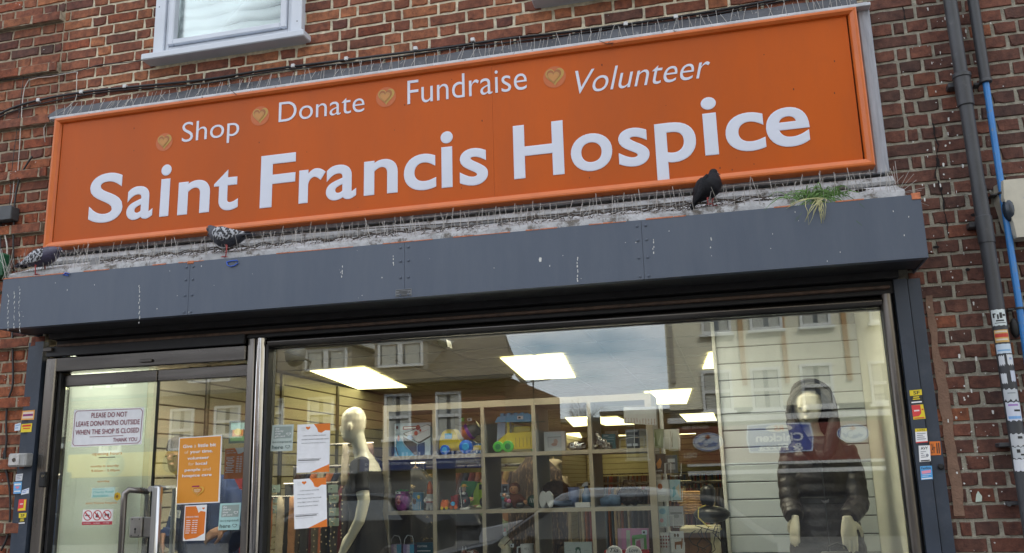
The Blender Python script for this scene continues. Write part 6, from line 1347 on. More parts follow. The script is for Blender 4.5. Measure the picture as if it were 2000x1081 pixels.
t_ = book('red_tray', 'red edged tray along the bottom of the fifth column', 'tray', 1180, 1268, 1075, .53, R3, REDP, [], py=1075, th=.1)
for i, (pa, wd, tx) in enumerate(((1200,14,'Tia'),(1238,13,'Love'))):
    c = at(pa,1083,.515); t_ = thing('round_plaque', ('round white plaque with handwritten word, left of the two at the bottom edge', 'round white plaque with handwritten word, right of the two at the bottom edge')[i], 'plaque', (c.x,.515,R3)); G().lathe((c.x,.515,c.z), ((.046,0),(.048,-.004),(.044,-.010)), 22, 'y').build('disc', WHT, t_, smooth='auto'); vs, fs, _ = text2d(tx, .0, .3); G().add([(c.x-.025+.05*x, .5045, c.z+.012+.022*y) for x, y in vs], fs).build('print', BLK, t_)

# ---------------------------------------------------------------- card spinner right of the shelf
cs = thing('card_spinner', 'tall white wire card spinner with greeting cards right of the cube shelf', 'card rack', (X(1303,1000,.56),.66,FLOOR+.32)); yb_ = .56
G().tube([(X(1303,1000,.66),.66,FLOOR+.33),(X(1303,1000,.66),.66,2.0)], .012, 10).build('pole', WIRE, cs); G().lathe((X(1303,1000,.66),.66,FLOOR+.3205), ((.12,0),(.12,.02),(.02,.03)), 20).build('foot', WIRE, cs)
CARDS = [((1272,838,1296,876),(.30,.34,.22),'leaf'),((1297,838,1326,878),(.55,.54,.47),'stalk'),((1274,887,1300,926),(.05,.045,.04),'fox'),((1301,889,1322,925),(.10,.10,.10),'dark'),((1281,937,1307,979),(.66,.66,.62),'bird'),((1308,937,1328,978),(.40,.55,.58),'blue'),((1283,989,1306,1029),(.45,.58,.58),'flower'),((1308,989,1334,1028),(.40,.40,.40),'grey'),((1285,1040,1308,1081),(.60,.60,.58),'dots'),((1309,1038,1335,1081),(.62,.62,.60),'horse')]
for (xa_, ya_, xb_, yb__), col, kd in CARDS:
    a, b = at(xa_, yb__, yb_), at(xb_, ya_, yb_); q = bpy.data.objects.new('card', G().box(a.x-0, b.x, yb_, yb_+.003, a.z, b.z).mesh('card', mat('card_%s' % kd, col, .6))); COL.objects.link(q); q.parent = cs; q.data.transform(Matrix.Translation(-parent_loc(cs)))
    it = {'leaf':[('p',(.15,.22,.10),[(.1,.9),(.4,.1),(.5,.9)]),('p',(.45,.5,.35),[(.5,.8),(.8,.2),(.7,.9)])],'stalk':[('l',(.25,.22,.18),.45,.1,.55,.9,.03),('l',(.3,.27,.2),.6,.2,.5,.9,.03)],'fox':[('p',(.50,.20,.05),[(.3,.5),(.6,.2),(.7,.4),(.6,.7),(.4,.75)]),('t',WH,'peace',.3,.82,.7,.9)],'dark':[('r',(.5,.5,.5),.2,.2,.8,.4),('r',(.3,.3,.3),.2,.5,.8,.8)],
      'bird':[('c',(.55,.16,.05),.35,.32,.16,.14),('r',(.4,.4,.4),.2,.6,.8,.62),('r',(.4,.4,.4),.3,.68,.7,.7)],'blue':[('p',(.10,.35,.42),[(.1,.5),(.5,.3),(.6,.7),(.2,.9)]),('p',(.60,.50,.35),[(.6,.4),(.9,.2),(.9,.9)])],'flower':[('c',(.2,.4,.5),.5,.25,.25,.15),('c',(.6,.3,.3),.4,.7,.15,.1)],'grey':[('r',(.2,.2,.2),.1,.3,.9,.4),('c',(.25,.25,.25),.5,.5,.2,.1)],
      'dots':[('c',(.25,.05,.05),.1+.2*(k%5),.2+.16*(k//5),.06,.05) for k in range(20)],'horse':[('p',(.28,.12,.05),[(.3,.5),(.8,.45),(.85,.3),(.92,.35),(.88,.55),(.82,.8),(.76,.8),(.74,.62),(.45,.62),(.42,.82),(.36,.82)]),('c',(.15,.10,.06),.4,.18,.08,.08),('c',(.15,.10,.06),.6,.18,.08,.08)]}[kd]
    printed(cs, (a.x,yb_,b.z),(b.x,yb_,b.z),(b.x,yb_,a.z),(a.x,yb_,a.z), it, (0,-1,0), .0006)
for (y0, y1) in ((855,880),(905,930),(955,980),(1007,1030),(1060,1085)):
    for (xa_, xb_) in ((1268,1296),(1298,1328)):
        g = G(); off = (y0-855)*.045
        P = [at(xa_+off, y1, yb_-.012), at(xa_+off, y0, yb_-.014), at(xa_+off+10, y0, yb_-.014), at(xa_+off+10, y1, yb_-.014), at(xb_+off, y1, yb_-.012), at(xb_+off, y0, yb_-.012)]
        g.tube(P, .0021, 6); g.build('pocket_wire', WIRE, cs)
pxsheet('gift_wrap', 'white spotted sheet hanging above the card spinner', 'sheet', ((1218,795),(1281,795),(1282,831),(1219,827)), .47, (.50,.50,.50), [('c',(.25,.10,.06),.05+.09*((k*7)%11), .70+.08*(k%4), .012,.03) for k in range(40)]+[('c',(.3,.15,.1),.05+.09*k,.08,.012,.02) for k in range(11)])

# ---------------------------------------------------------------- counter, basket, lamp and cables by the slatted board
ct = thing('counter', 'beige counter with a brown front standing right of the card spinner', 'counter', (X(1370,1060,1.0),1.2,FLOOR)); zt = at(1380,1030,1.0).z
G().box(X(1330,1060,1.0), X(1408,1060,1.0), .95, 1.25, zt-.03, zt, .004).build('top', CREAMP, ct); G().box(X(1332,1060,1.0), X(1388,1060,1.0), .98, 1.22, FLOOR, zt-.0305).build('side', mat('wood_brown', (.20,.10,.05), .6, var=.2), ct); G().box(X(1389,1060,1.0), X(1406,1060,1.0), .98, 1.22, FLOOR, zt-.0305).build('end', CREAMP, ct)
bk = thing('wicker_basket', 'small wicker basket behind the card spinner', 'basket', at(1352,1000,1.25)); c = at(1352,1002,1.25); g = G()
for j in range(9):
    r0 = .035+.0085*j; g.tube([(c.x+r0*math.cos(2*PI*k/18)*1.2, c.y+r0*math.sin(2*PI*k/18)*.8, c.z+.016*j) for k in range(19)], .0065, 6)
g.build('weave', mat('wicker', (.42,.24,.09), .7, var=.3, vscale=40), bk, smooth=True)
lm = thing('desk_lamp', 'black rounded lamp head standing on a black base beside the slatted board', 'lamp', at(1385,1020,1.05)); c = at(1385,1020,1.05); G().limb([(c+Vector((-.0,0,.10)),.036,.036),(c+Vector((.0,0,.135)),.046,.044),(c+Vector((.006,0,.19)),.046,.044),(c+Vector((.004,0,.215)),.030,.03),(c+Vector((.003,0,.22)),.01,.01)]).build('head', BLK, lm, smooth=True); g = G(); g.ell(c+Vector((.02,0,.045)), .11,.07,.05); g.build('base', BLK, lm, smooth=True)
g = G(); g.tube([c+Vector((-.01,-.05,.10)), c+Vector((-.055,-.06,.085)), c+Vector((-.06,-.06,.03)), c+Vector((-.01,-.07,-.02)), c+Vector((.07,-.05,-.04))], .004, 8); g.build('yellow_lead', mat('lead_yellow', (.60,.50,.12), .5), lm, smooth=True)
wr = thing('loose_cables', 'tangle of thin black cables hanging in front of the counter', 'cables', at(1380,1080,.94)); rs = random.Random(8)
for i in range(7):
    P = [at(1350+rs.uniform(-5,55), 1025+rs.uniform(0,12), .94)]; dx = rs.uniform(-12,12)
    for k in range(1,7): P.append(at(1355+i*8+dx*math.sin(k*.9+i)+k*rs.uniform(-1,5), 1030+k*11, .93+.01*(k%2)))
    G().tube(P, .0028, 6).build('cable', BLK, wr, smooth=True)

# ---------------------------------------------------------------- clothes rails and stock further back
def rail(name, lab, x0, x1, y, z, cols, seed, garment_h=(.7,1.0), grp=None):
    rs = random.Random(seed); t_ = thing(name, lab, 'clothes rail', ((x0+x1)/2, y, FLOOR), grp)
    g = G(); g.tube([(x0-.05,y,z),(x1+.05,y,z)], .013, 8); 
    for x in (x0-.04, x1+.04): g.tube([(x,y,FLOOR+.001),(x,y,z)], .013, 8); g.tube([(x,y-.22,FLOOR+.014),(x,y+.22,FLOOR+.014)], .012, 8)
    g.build('frame', STEEL, t_); x = x0
    while x < x1:
        c = rs.choice(cols); h = rs.uniform(*garment_h); wd = rs.uniform(.028,.05); g = G(); rings = []
        for k in range(7):
            t = k/6; ww = (.04 if k == 0 else .19+.03*t); rings.append([(x+wd/2*math.cos(a)*(1+.3*math.sin(a*3+k)), y+ww*math.sin(a), z-.05-(.10*0)-h*t*(1 if k else 0)) for a in [2*PI*q/10 for q in range(10)]])
        g.loft(rings); m_ = mat('cloth_%02d%02d%02d' % tuple(int(q*99) for q in c), c, .9, var=.25, vscale=14); g.build('garment', m_, t_, smooth=True); g2 = G(); g2.tube([(x,y,z+.013),(x,y,z-.055)], .0025, 4); x += wd*rs.uniform(.95,1.25)
    return t_
DK = [(.02,.02,.022),(.03,.028,.03),(.05,.03,.03),(.02,.025,.045),(.09,.02,.025),(.04,.04,.04)]
MXC = [(.35,.12,.05),(.30,.25,.20),(.12,.06,.04),(.45,.35,.25),(.05,.05,.06),(.10,.15,.25),(.35,.05,.05),(.5,.48,.45)]
rail('clothes_rail', 'rail of dark clothes behind the two notices in the window', -3.2, -2.25, 1.6, 1.72, DK+[(.30,.10,.05),(.30,.26,.22)], 1)
rail('clothes_rail', 'long rail of mixed coloured clothes below the kids zone lettering', -3.2, .9, 17.5, 1.62, MXC, 2, (.5,.8))
rail('clothes_rail', 'rail of brown and black coats seen through the second shelf column', -2.5, -1.7, 2.3, 1.70, DK+[(.14,.05,.03),(.3,.2,.08)], 3)
rail('clothes_rail', 'rail of dark clothes seen through the right shelf columns', -.9, .4, 3.4, 1.52, DK+MXC[:4], 4)
rail('clothes_rail', 'rail of dark garments at the far left side of the shop', -3.9, -3.1, 4.0, 1.6, DK, 5)
rail('clothes_rail', 'rail of light coloured clothes in the middle depth of the shop', -1.9, -.6, 6.5, 1.5, MXC, 6)
rail('clothes_rail', 'rail of dark and red clothes along the left slatted wall', -3.9, -2.9, 8.0, 1.5, DK+MXC[:3], 7)
def coat(lab, cx, y, zt, h, wd, m, dep=.10, m2=None, cat='coat', name='hanging_coat'):
    t_ = thing(name, lab, cat, (cx,y,zt-h)); g = G(); rings = []
    for z_, w_, d_ in ((0,.04,.03),(.02,.07,.05),(.05,.6*wd,.07),(.10,.95*wd,.9*dep),(.2,.98*wd,dep),(.6*h,1.0*wd,dep*1.1),(h,1.12*wd,dep*1.15)):
        rings.append([(cx+w_*math.cos(a)*(1+.03*math.sin(a*6+z_*9)), y+d_*math.sin(a)*(1+.12*math.sin(a*7)), zt-z_) for a in [2*PI*q/28 for q in range(28)]])
    g.loft(rings)
    for s in (-1,1): g.limb([((cx+s*wd*.85,y,zt-.12),.05,.06),((cx+s*wd*1.08,y-.01,zt-.35),.055,.06),((cx+s*wd*1.12,y-.02,zt-min(.6,h*.75)),.05,.055)])
    fused(g, 'cloth', m, t_, .012, 1); g = G(); g.tube([(cx-wd*.8,y,zt-.10),(cx,y,zt+.01),(cx+wd*.8,y,zt-.10)], .006, 6); g.tube([(cx,y,zt+.01),(cx,y,zt+.05),(cx+.02,y,zt+.07),(cx+.03,y,zt+.05)], .003, 6); g.build('hanger', mat('hanger_wood', (.40,.28,.14), .5), t_); return t_
FUR = mat('fur_streaked', (.045,.028,.02), .9, bump=1., bscale=120, dirt=(.30,.19,.10), dscale=22, dth=(.52,.62), stretch=(3,3,.7))
coat('long dark fur coat with tan streaks behind the third and fourth shelf columns', X(1046,950,1.2), 1.25, at(1050,884,1.25).z, 1.0, .135, FUR)
coat('tan lined jacket edge beside the dark fur coat', X(1080,960,1.45), 1.5, at(1076,897,1.5).z, .9, .055, mat('cloth_tan', (.26,.21,.13), .9, var=.15), .06)
coat('olive green coat hanging behind the second shelf column', X(945,1040,1.3), 1.35, at(948,985,1.35).z, .8, .13, mat('cloth_olive', (.16,.20,.12), .9, var=.15), .08)
coat('black trousers suit hanging behind the second shelf column', X(905,1040,1.15), 1.2, at(905,985,1.2).z, .8, .14, BLK, .07)
coat('black coat with gold trim behind the first shelf column', X(812,960,1.2), 1.2, at(812,915,1.2).z, .9, .16, mat('cloth_gilt', (.02,.02,.02), .6, dirt=(.40,.30,.14), dscale=26, dth=(.60,.64)), .08)
coat('brown hat and jacket behind the straw hat figurine', X(935,950,1.25), 1.6, at(925,925,1.6).z, .7, .14, mat('cloth_brown', (.14,.07,.035), .9, var=.3), .09)
def scarves(lab, cx, y, zt, h, cols, seed):
    rs = random.Random(seed); t_ = thing('hanging_scarves', lab, 'scarves', (cx,y,zt-h)); G().tube([(cx-.2,y,zt),(cx+.2,y,zt)], .008, 6).build('rod', STEEL, t_)
    for i, c in enumerate(cols):
        x = cx-.17+.34*i/max(1,len(cols)-1); hh = h*rs.uniform(.8,1.); g = G(); rings = [[(x+.024*math.cos(a)*(1+.3*math.sin(3*a+k)), y+.014*math.sin(a), zt-.0-hh*k/6) for a in [2*PI*q/10 for q in range(10)]] for k in range(7)]; g.loft(rings); g.build('scarf', mat('cloth_%02d%02d%02d' % tuple(int(q*99) for q in c), c, .9, var=.25, vscale=14), t_, smooth=True)
    return t_
scarves('orange, cream and tan scarves hanging just right of the round steel post', X(540,1000,.7), .75, 1.52, .55, [(.45,.16,.07),(.45,.16,.07),(.50,.42,.30),(.40,.20,.10),(.05,.05,.05)], 1)
scarves('beaded black and silver necklaces and scarves behind the notices', X(600,1000,.9), .95, 1.60, .8, [(.02,.02,.02),(.06,.05,.04),(.03,.03,.03),(.10,.09,.07),(.02,.02,.02),(.05,.05,.05)], 2)
# necklaces with bright beads
nk = thing('necklaces', 'strings of small bright beads hanging among the dark scarves', 'necklaces', (X(600,1000,.85),.86,.9)); g = G(); rs = random.Random(6)
for i in range(16):
    x = X(532+i*9,1000,.86)+rs.gauss(0,.006); z = rs.uniform(1.45,1.6); zz = z
    while zz > z-rs.uniform(.25,.7): g.ell((x+rs.gauss(0,.003),.84+rs.gauss(0,.004),zz), .005,.005,.006,6,4); zz -= rs.uniform(.02,.06)
stuff(g.build('beads', mat('bead_gold', (.62,.52,.34), .25, metal=.4), nk, smooth=True))
for i,(px,py) in enumerate(((538,955),(538,975),(650,955),(652,975),(652,1000),(652,1020),(538,995))):
    p = at(px,py,.9); t_ = thing('jewellery_card', ('green grey earring card left of the lower notice, highest of three','green grey earring card left of the lower notice, middle of three','green grey earring card right of the notices, level with the lower notice top edge','green grey earring card right of the lower notice, second from top','green grey earring card right of the lower notice, third from top','green grey earring card right of the lower notice, lowest of four','green grey earring card left of the lower notice, lowest of three')[i], 'jewellery card', p, 'earring cards behind the window notices'); G().box(p.x-.035,p.x+.035,.899,.903,p.z-.025,p.z+.025,.001).build('card', mat('card_sage', (.20,.26,.22), .6), t_); G().ell((p.x-.01,.896,p.z), .006,.003,.006,8,5).build('earring', FOIL, t_)
# cream handbag and shawl next to the upper notice
scarves('cream shawl gathered between the upper notice and the mannequin', X(668,900,.8), .85, at(668,868,.85).z, .28, [(.42,.36,.28),(.42,.36,.28),(.30,.20,.15)], 5)

# ---------------------------------------------------------------- people and mannequins
def hand(g, wrist, d, up, scale=1., curl=.25, spread=.16, mirror=1):
    """palm and five separate bent fingers grown from the wrist; d = direction of the fingers, up = back of the hand"""
    W = Vector(wrist); d = Vector(d).normalized(); up = Vector(up); up = (up-up.dot(d)*d).normalized(); s = d.cross(up)*mirror; k = scale
    def ring(c, a, b, n=12): return [c+a*math.cos(2*PI*i/n)*s+b*math.sin(2*PI*i/n)*up for i in range(n)]
    g.loft([ring(W-d*.01*k, .022*k, .017*k), ring(W+d*.02*k, .030*k, .016*k), ring(W+d*.055*k, .038*k, .015*k), ring(W+d*.085*k, .038*k, .012*k), ring(W+d*.094*k, .033*k, .009*k)])
    for i, (o, L) in enumerate(((-.028,.072),(-.010,.080),(.009,.076),(.027,.060))):
        b = W+s*o*k+d*.078*k; ang = o*spread*22; dd = (d+s*math.tan(ang*.35)).normalized(); P = [b]; cur = dd; L *= k
        for j, f in enumerate((.48,.30,.24)):
            cur = (cur-up*math.tan(curl*(j+.6))).normalized(); P.append(P[-1]+cur*L*f)
        rr = [.0092*k,.0088*k,.0080*k,.0062*k]; g.tube(P, rr, 8)
    b = W-s*.028*k+d*.022*k; P = [b, b-s*.022*k+d*.020*k-up*.006*k, b-s*.032*k+d*.046*k-up*.014*k, b-s*.030*k+d*.064*k-up*.018*k]; g.tube(P, [.0125*k,.0115*k,.0095*k,.007*k], 8)
MAN = mat('mannequin_cream', (.72,.68,.54), .25, var=.02)
# bald mannequin in black dress
my = .40; hc = at(690,838,my); t_ = thing('mannequin', 'bald cream mannequin in a black short sleeved dress left of the shelves', 'mannequin', (hc.x+.10, my+.05, FLOOR+.32)); HX = hc.x; HZ = hc.z
g = G()
# head (turned to the right-back, looking left/down)
g.limb([((HX-.004,my,HZ+.128),.02,.02),((HX-.002,my,HZ+.118),.046,.048),((HX,my+.002,HZ+.092),.068,.070),((HX,my+.004,HZ+.055),.077,.078),((HX-.002,my+.004,HZ+.012),.073,.076),((HX-.010,my-.002,HZ-.032),.061,.064),((HX-.020,my-.008,HZ-.066),.048,.052),((HX-.024,my-.012,HZ-.082),.030,.034)], 20)
g.limb([((HX+.018,my+.006,HZ-.02),.044,.046),((HX+.034,my+.008,HZ-.085),.044,.046),((HX+.052,my+.012,HZ-.15),.048,.052),((HX+.070,my+.016,HZ-.20),.062,.085)], 16)
# torso in profile, facing the doors
TX = HX+.078; TY = my+.02; TZ = HZ-.22
g.limb([((TX,TY,TZ+.045),.042,.06),((TX,TY,TZ+.01),.060,.130),((TX,TY,TZ-.03),.078,.150),((TX-.008,TY,TZ-.12),.100,.140),((TX+.002,TY,TZ-.26),.082,.112),((TX+.012,TY,TZ-.40),.098,.130),((TX+.018,TY,TZ-.52),.105,.145),((TX+.01,TY,TZ-.9),.09,.09)], 18)
for arm in (((TX+.010,TY-.135,TZ-.02),(TX+.058,TY-.165,TZ-.20),(TX+.040,TY-.185,TZ-.31),(TX-.062,TY-.21,TZ-.50)), ((TX+.0,TY+.13,TZ-.03),(TX-.01,TY+.16,TZ-.18),(TX-.06,TY+.13,TZ-.32),(TX-.155,TY+.05,TZ-.44))):
    g.limb([(arm[0],.045,.048),(Vector(arm[0]).lerp(Vector(arm[1]),.5),.041,.043),(arm[1],.036,.038),(Vector(arm[1]).lerp(Vector(arm[2]),.5),.034,.036),(arm[2],.032,.033),(Vector(arm[2]).lerp(Vector(arm[3]),.6),.026,.028),(arm[3],.020,.022)], 14)
hand(g, (TX-.062,TY-.21,TZ-.50), (-.22,-.12,-1), (-.5,-1,.2), 1.05, .12, .1, 1); hand(g, (TX-.155,TY+.05,TZ-.44), (-.30,-.1,-1), (-1,-.3,.1), 1.0, .12, .08, -1)
g.ell((HX-.074,my-.010,HZ+.002), .012,.012,.022,10,7)                      # nose
g.ell((HX-.064,my-.012,HZ-.034), .012,.020,.008,10,7)
for s_ in (-1, 1): g.ell((HX+.012,my+s_*.077,HZ+.008), .014,.010,.026,10,7)
body = fused(g, 'body', MAN, t_, .0065, 3)
g = G(); n_ = 22
def el(cx_, cy_, z_, a, b, nn=n_, wob=0.): return [(cx_+a*math.cos(2*PI*i/nn)*(1+wob*math.sin(5*2*PI*i/nn+z_*20)), cy_+b*math.sin(2*PI*i/nn)*(1+wob*math.cos(4*2*PI*i/nn)), z_) for i in range(nn)]
g.loft([el(TX+.002,TY,TZ-.02,.066,.140), el(TX,TY,TZ-.05,.086,.160), el(TX-.008,TY,TZ-.13,.112,.150), el(TX+.002,TY,TZ-.27,.094,.124,wob=.02), el(TX+.012,TY,TZ-.40,.108,.142,wob=.03), el(TX+.018,TY,TZ-.54,.118,.158,wob=.04), el(TX+.01,TY,TZ-.95,.16,.19,wob=.06)])
g.limb([((TX+.004,TY-.080,TZ+.022),.050,.034),((TX+.008,TY-.120,TZ+.006),.060,.050),((TX+.020,TY-.152,TZ-.06),.058,.052),((TX+.042,TY-.168,TZ-.150),.054,.050)],16); g.limb([((TX,TY+.080,TZ+.022),.050,.034),((TX,TY+.120,TZ+.006),.060,.050),((TX-.002,TY+.150,TZ-.06),.055,.05),((TX-.008,TY+.162,TZ-.13),.05,.048)],16)
fused(g, 'dress', mat('dress_black', (.012,.012,.015), .8, var=.3, vscale=12), t_, .008, 2)
# figure behind (grey trouser legs seen beside her)
# hooded mannequin in padded coat
my = .68; hc = at(1578,803,my); HX, HZ = hc.x, hc.z; t_ = thing('mannequin', 'headless looking cream mannequin in a dark hooded padded coat with belt at the right of the window', 'mannequin', (HX+.02,my+.02,FLOOR+.32)); t_['label'] = 'cream mannequin in a dark hooded padded coat with belt before the white slatted board'
TX, TY = HX+.035, my+.03; TZ = HZ-.155
g = G(); g.limb([((HX,my,HZ+.11),.05,.05),((HX,my,HZ+.08),.078,.085),((HX-.002,my,HZ+.03),.082,.095),((HX-.004,my-.006,HZ-.02),.072,.085),((HX-.010,my-.016,HZ-.062),.052,.062),((HX-.012,my-.022,HZ-.088),.030,.036)],18)
g.ell((HX-.018,my-.094,HZ+.0), .011,.018,.024,10,7); g.ell((HX-.018,my-.082,HZ-.040), .020,.012,.006,10,6); g.ell((HX-.018,my-.083,HZ-.051), .016,.012,.006,10,6)
for s_ in (-1,1): g.ell((HX-.016+s_*.032,my-.079,HZ+.016), .016,.010,.007,10,6)
g.limb([((HX,my+.01,HZ-.04),.048,.05),((HX+.01,my+.015,HZ-.12),.05,.052),((HX+.02,my+.02,HZ-.2),.09,.06),((TX,TY,TZ-.12),.12,.07),((TX,TY,TZ-.3),.11,.07)],16)
HL, HR = at(1468,1018,my-.10), at(1655,1018,my-.16)
HLW = at(1468-2,1010,my-.08); HLW = at(1553,1010,my-.12); HRW = at(1655,1012,my-.16)
hand(g, HLW, (-.12,-.1,-1), (-.8,-.7,0), 1.0, .10, .06, -1); hand(g, HRW, (.0,-.1,-1), (.1,-1,.0), 1.15, .10, .06, 1)
fused(g, 'body', MAN, t_, .006, 3)
COATM = mat('coat_padded', (.034,.029,.033), .38, var=.35, vscale=10, bump=.9, bscale=28)
g = G(); R_ = []
def quilt(z): return .006*abs(math.sin((TZ-z)*PI/.062))
levels = [TZ+.012-.011*i for i in range(67)]
for z_ in levels:
    t = (TZ-z_); 
    if t < .09: a, b = .085+.09*math.sin((t+.03)/.12*PI/2), .07+(t+.03)*.33
    elif t < .30: a, b = .175-.01*(t-.09)/.21, .110
    elif t < .36: a, b = .160, .100
    else: a, b = .165+.14*(t-.36), .105+.06*(t-.36)
    q = quilt(z_); R_.append(el(TX, TY, z_, a+q, b+q, 30))
g.loft(R_)
def sleeve(pts, r0, r1):
    P = [Vector(p) for p in pts]; out = []; N = 26
    for i in range(N+1):
        t = i/N*(len(P)-1); k = min(int(t), len(P)-2); p = P[k].lerp(P[k+1], t-k); r = r0+(r1-r0)*i/N+.006*abs(math.sin(i*PI/3.2)); out.append((p, r, r*1.0))
    g.limb(out, 16)
sleeve(((TX-.135,TY,TZ-.055),(TX-.172,TY-.01,TZ-.20),(TX-.178,TY-.06,TZ-.36),(HLW.x-.004,HLW.y+.01,HLW.z-.00)), .066, .048)
sleeve(((TX+.135,TY,TZ-.055),(TX+.172,TY-.01,TZ-.20),(TX+.175,TY-.08,TZ-.36),(HRW.x+.006,HRW.y+.015,HRW.z+.00)), .066, .050)
cbody = fused(g, 'coat', COATM, t_, .007, 1)
# hood: a shell open at the front, fur edge
g = G(); rings = []
for i in range(11):
    ph = PI*(.02+.94*i/10)-.15; ring = []
    for k in range(15):
        th = PI*(-.08)+PI*1.16*k/14
        ring.append((HX+.016+.130*math.cos(th)*(.55+.45*math.sin(ph))+ .02*(ph/PI), my-.055+.175*math.sin(ph)*math.sin(th)*1.0 if 0 else my-.055+.18*max(0,math.sin(th))**.9*max(0,math.sin(ph))**.5, HZ+.16*math.cos(ph)-.01+.03*max(0,math.sin(th))))
    rings.append(ring)
g.loft(rings, cap=False, closed=False)
me_ = g.build('hood', COATM, t_, smooth=True); sol = me_.modifiers.new('s', 'SOLIDIFY'); sol.thickness = .014
g = G(); rim = []
for i in range(23):
    ph = PI*(-.16+1.32*i/22); rim.append((HX+.014-.124*math.cos(ph), my-.052-.012*math.sin(ph), HZ-.025+.165*math.sin(ph) if ph > 0 and ph < PI else HZ-.025+.3*math.sin(ph)))
g.tube(rim, .014, 8); g.v = [v+Vector((random.gauss(0,.002),random.gauss(0,.002),random.gauss(0,.002))) for v in g.v]; g.build('hood_trim', mat('trim_fleece', (.09,.085,.08), .95, bump=1., bscale=250), t_)
for s_ in (-1, 1):
    g = G(); g.limb([((HX+.014+s_*.115,my-.07,HZ-.05),.030,.03),((HX+.02+s_*.10,my-.075,HZ-.12),.040,.028),((TX+s_*.055,TY-.095,TZ-.07),.036,.024),((TX+s_*.022,TY-.108,TZ-.14),.020,.016)],12); g.build('collar', mat('coat_collar', (.034,.026,.030), .5, var=.3, vscale=20, bump=.6, bscale=60), t_, smooth=True)
g = G(); g.tube([(TX,TY-.119,TZ-.13),(TX,TY-.117,TZ-.30),(TX,TY-.112,TZ-.40),(TX,TY-.125,TZ-.66)], .004, 6); g.build('zip', mat('zip_dark', (.10,.10,.11), .3, metal=.8), t_)
g = G(); g.loft([el(TX,TY,TZ-.318,.168,.108,30), el(TX,TY,TZ-.322,.172,.112,30), el(TX,TY,TZ-.352,.172,.112,30), el(TX,TY,TZ-.356,.168,.108,30)]); g.build('belt', BLK, t_); g = G(); g.prism([(TX-.022,TY-.121,TZ-.330),(TX,TY-.121,TZ-.338),(TX+.022,TY-.121,TZ-.328),(TX+.018,TY-.121,TZ-.346),(TX,TY-.121,TZ-.352),(TX-.016,TY-.121,TZ-.344)], (0,-.008,0)); g.build('buckle', CHROME, t_)
g = G(); g.loft([el(TX+.0,TY,TZ-.66,.13,.09), el(TX,TY,TZ-.90,.12,.085), el(TX,TY,FLOOR+.34,.09,.08)]); g.build('trousers', BLK, t_)
tb = thing('handbag', 'black handbag with handles held against the front of the padded coat', 'handbag', (TX+.03,TY-.2,TZ-.95)); c = at(1640,1081,my-.22); g = G(); g.box(c.x-.10,c.x+.06,c.y-.03,c.y+.03,c.z-.25,c.z+.01,.015); g.build('bag', BLK, tb); g = G(); g.tube([(c.x-.06,c.y,c.z),(c.x-.05,c.y,c.z+.035),(c.x-.01,c.y,c.z+.05),(c.x+.03,c.y,c.z+.035),(c.x+.045,c.y,c.z)], .005, 8); g.build('handle', BLK, tb, smooth=True); tb.location = tb.location

# person behind the right door leaf, turned three quarters, holding a badge lanyard
PY = .72; hc = at(349,893,PY); HX, HZ = hc.x, hc.z; SKINM = mat('skin', (.36,.19,.13), .5, var=.1, vscale=30); NAVY = mat('jacket_navy', (.012,.030,.105), .8, var=.3, vscale=7, bump=.5, bscale=14)
pr = thing('person', 'person in a navy blue jacket with a lanyard badge standing behind the right door', 'person', (HX+.2,PY+.1,FLOOR))
TX, TY = at(398,980,PY).x, PY+.08; TZ = at(398,934,PY).z-.03
g = G()
g.limb([((HX+.0,PY,HZ+.115),.03,.03),((HX,PY,HZ+.10),.058,.066),((HX,PY,HZ+.06),.074,.088),((HX,PY,HZ+.01),.074,.090),((HX-.002,PY-.006,HZ-.04),.064,.078),((HX-.006,PY-.016,HZ-.085),.046,.056),((HX-.008,PY-.022,HZ-.105),.028,.034)],18)
g.ell((HX-.008,PY-.096,HZ-.012), .012,.018,.020,10,7)
for s_ in (-1,1): g.ell((HX+s_*.078,PY+.004,HZ-.01), .010,.018,.028,10,7); g.ell((HX-.004+s_*.030,PY-.082,HZ+.012), .018,.008,.006,10,6)
g.ell((HX-.004,PY-.084,HZ-.050), .024,.010,.006,10,6)
g.limb([((HX+.008,PY+.012,HZ-.05),.052,.055),((HX+.03,PY+.03,HZ-.13),.056,.058),((TX-.06,TY,TZ-.02),.10,.07),((TX,TY,TZ-.2),.14,.09)],16)
WH_ = at(440,1032,PY-.30); hand(g, WH_, (-1,-.15,-.42), (.1,-.75,.6), 1.05, .20, .12, 1)
WL_ = at(318,1045,PY-.12); hand(g, WL_, (.1,-.2,-1), (-.8,-.6,0), 1.0, .2, .1, -1)
g.limb([((TX-.08,TY,FLOOR+.9),.09,.10),((TX-.09,TY,FLOOR+.5),.07,.07),((TX-.09,TY,FLOOR+.08),.05,.06)]); g.limb([((TX+.08,TY,FLOOR+.9),.09,.10),((TX+.09,TY,FLOOR+.5),.07,.07),((TX+.09,TY,FLOOR+.08),.05,.06)])
fused(g, 'body', SKINM, pr, .006, 3)
g = G(); g.limb([((HX+.002,PY-.002,HZ+.134),.03,.04),((HX+.002,PY-.004,HZ+.116),.066,.082),((HX+.002,PY+.002,HZ+.070),.084,.100),((HX+.004,PY+.026,HZ+.02),.082,.082),((HX+.004,PY+.040,HZ-.04),.07,.066)],18); fused(g, 'hair', mat('hair_brown', (.045,.028,.02), .7, bump=.6, bscale=160), pr, .006, 1)
for s_ in (-1,1): G().ell((HX-.006+s_*.030,PY-.088,HZ+.004), .009,.004,.005,10,6).build('eye', BLK, pr, smooth=True)
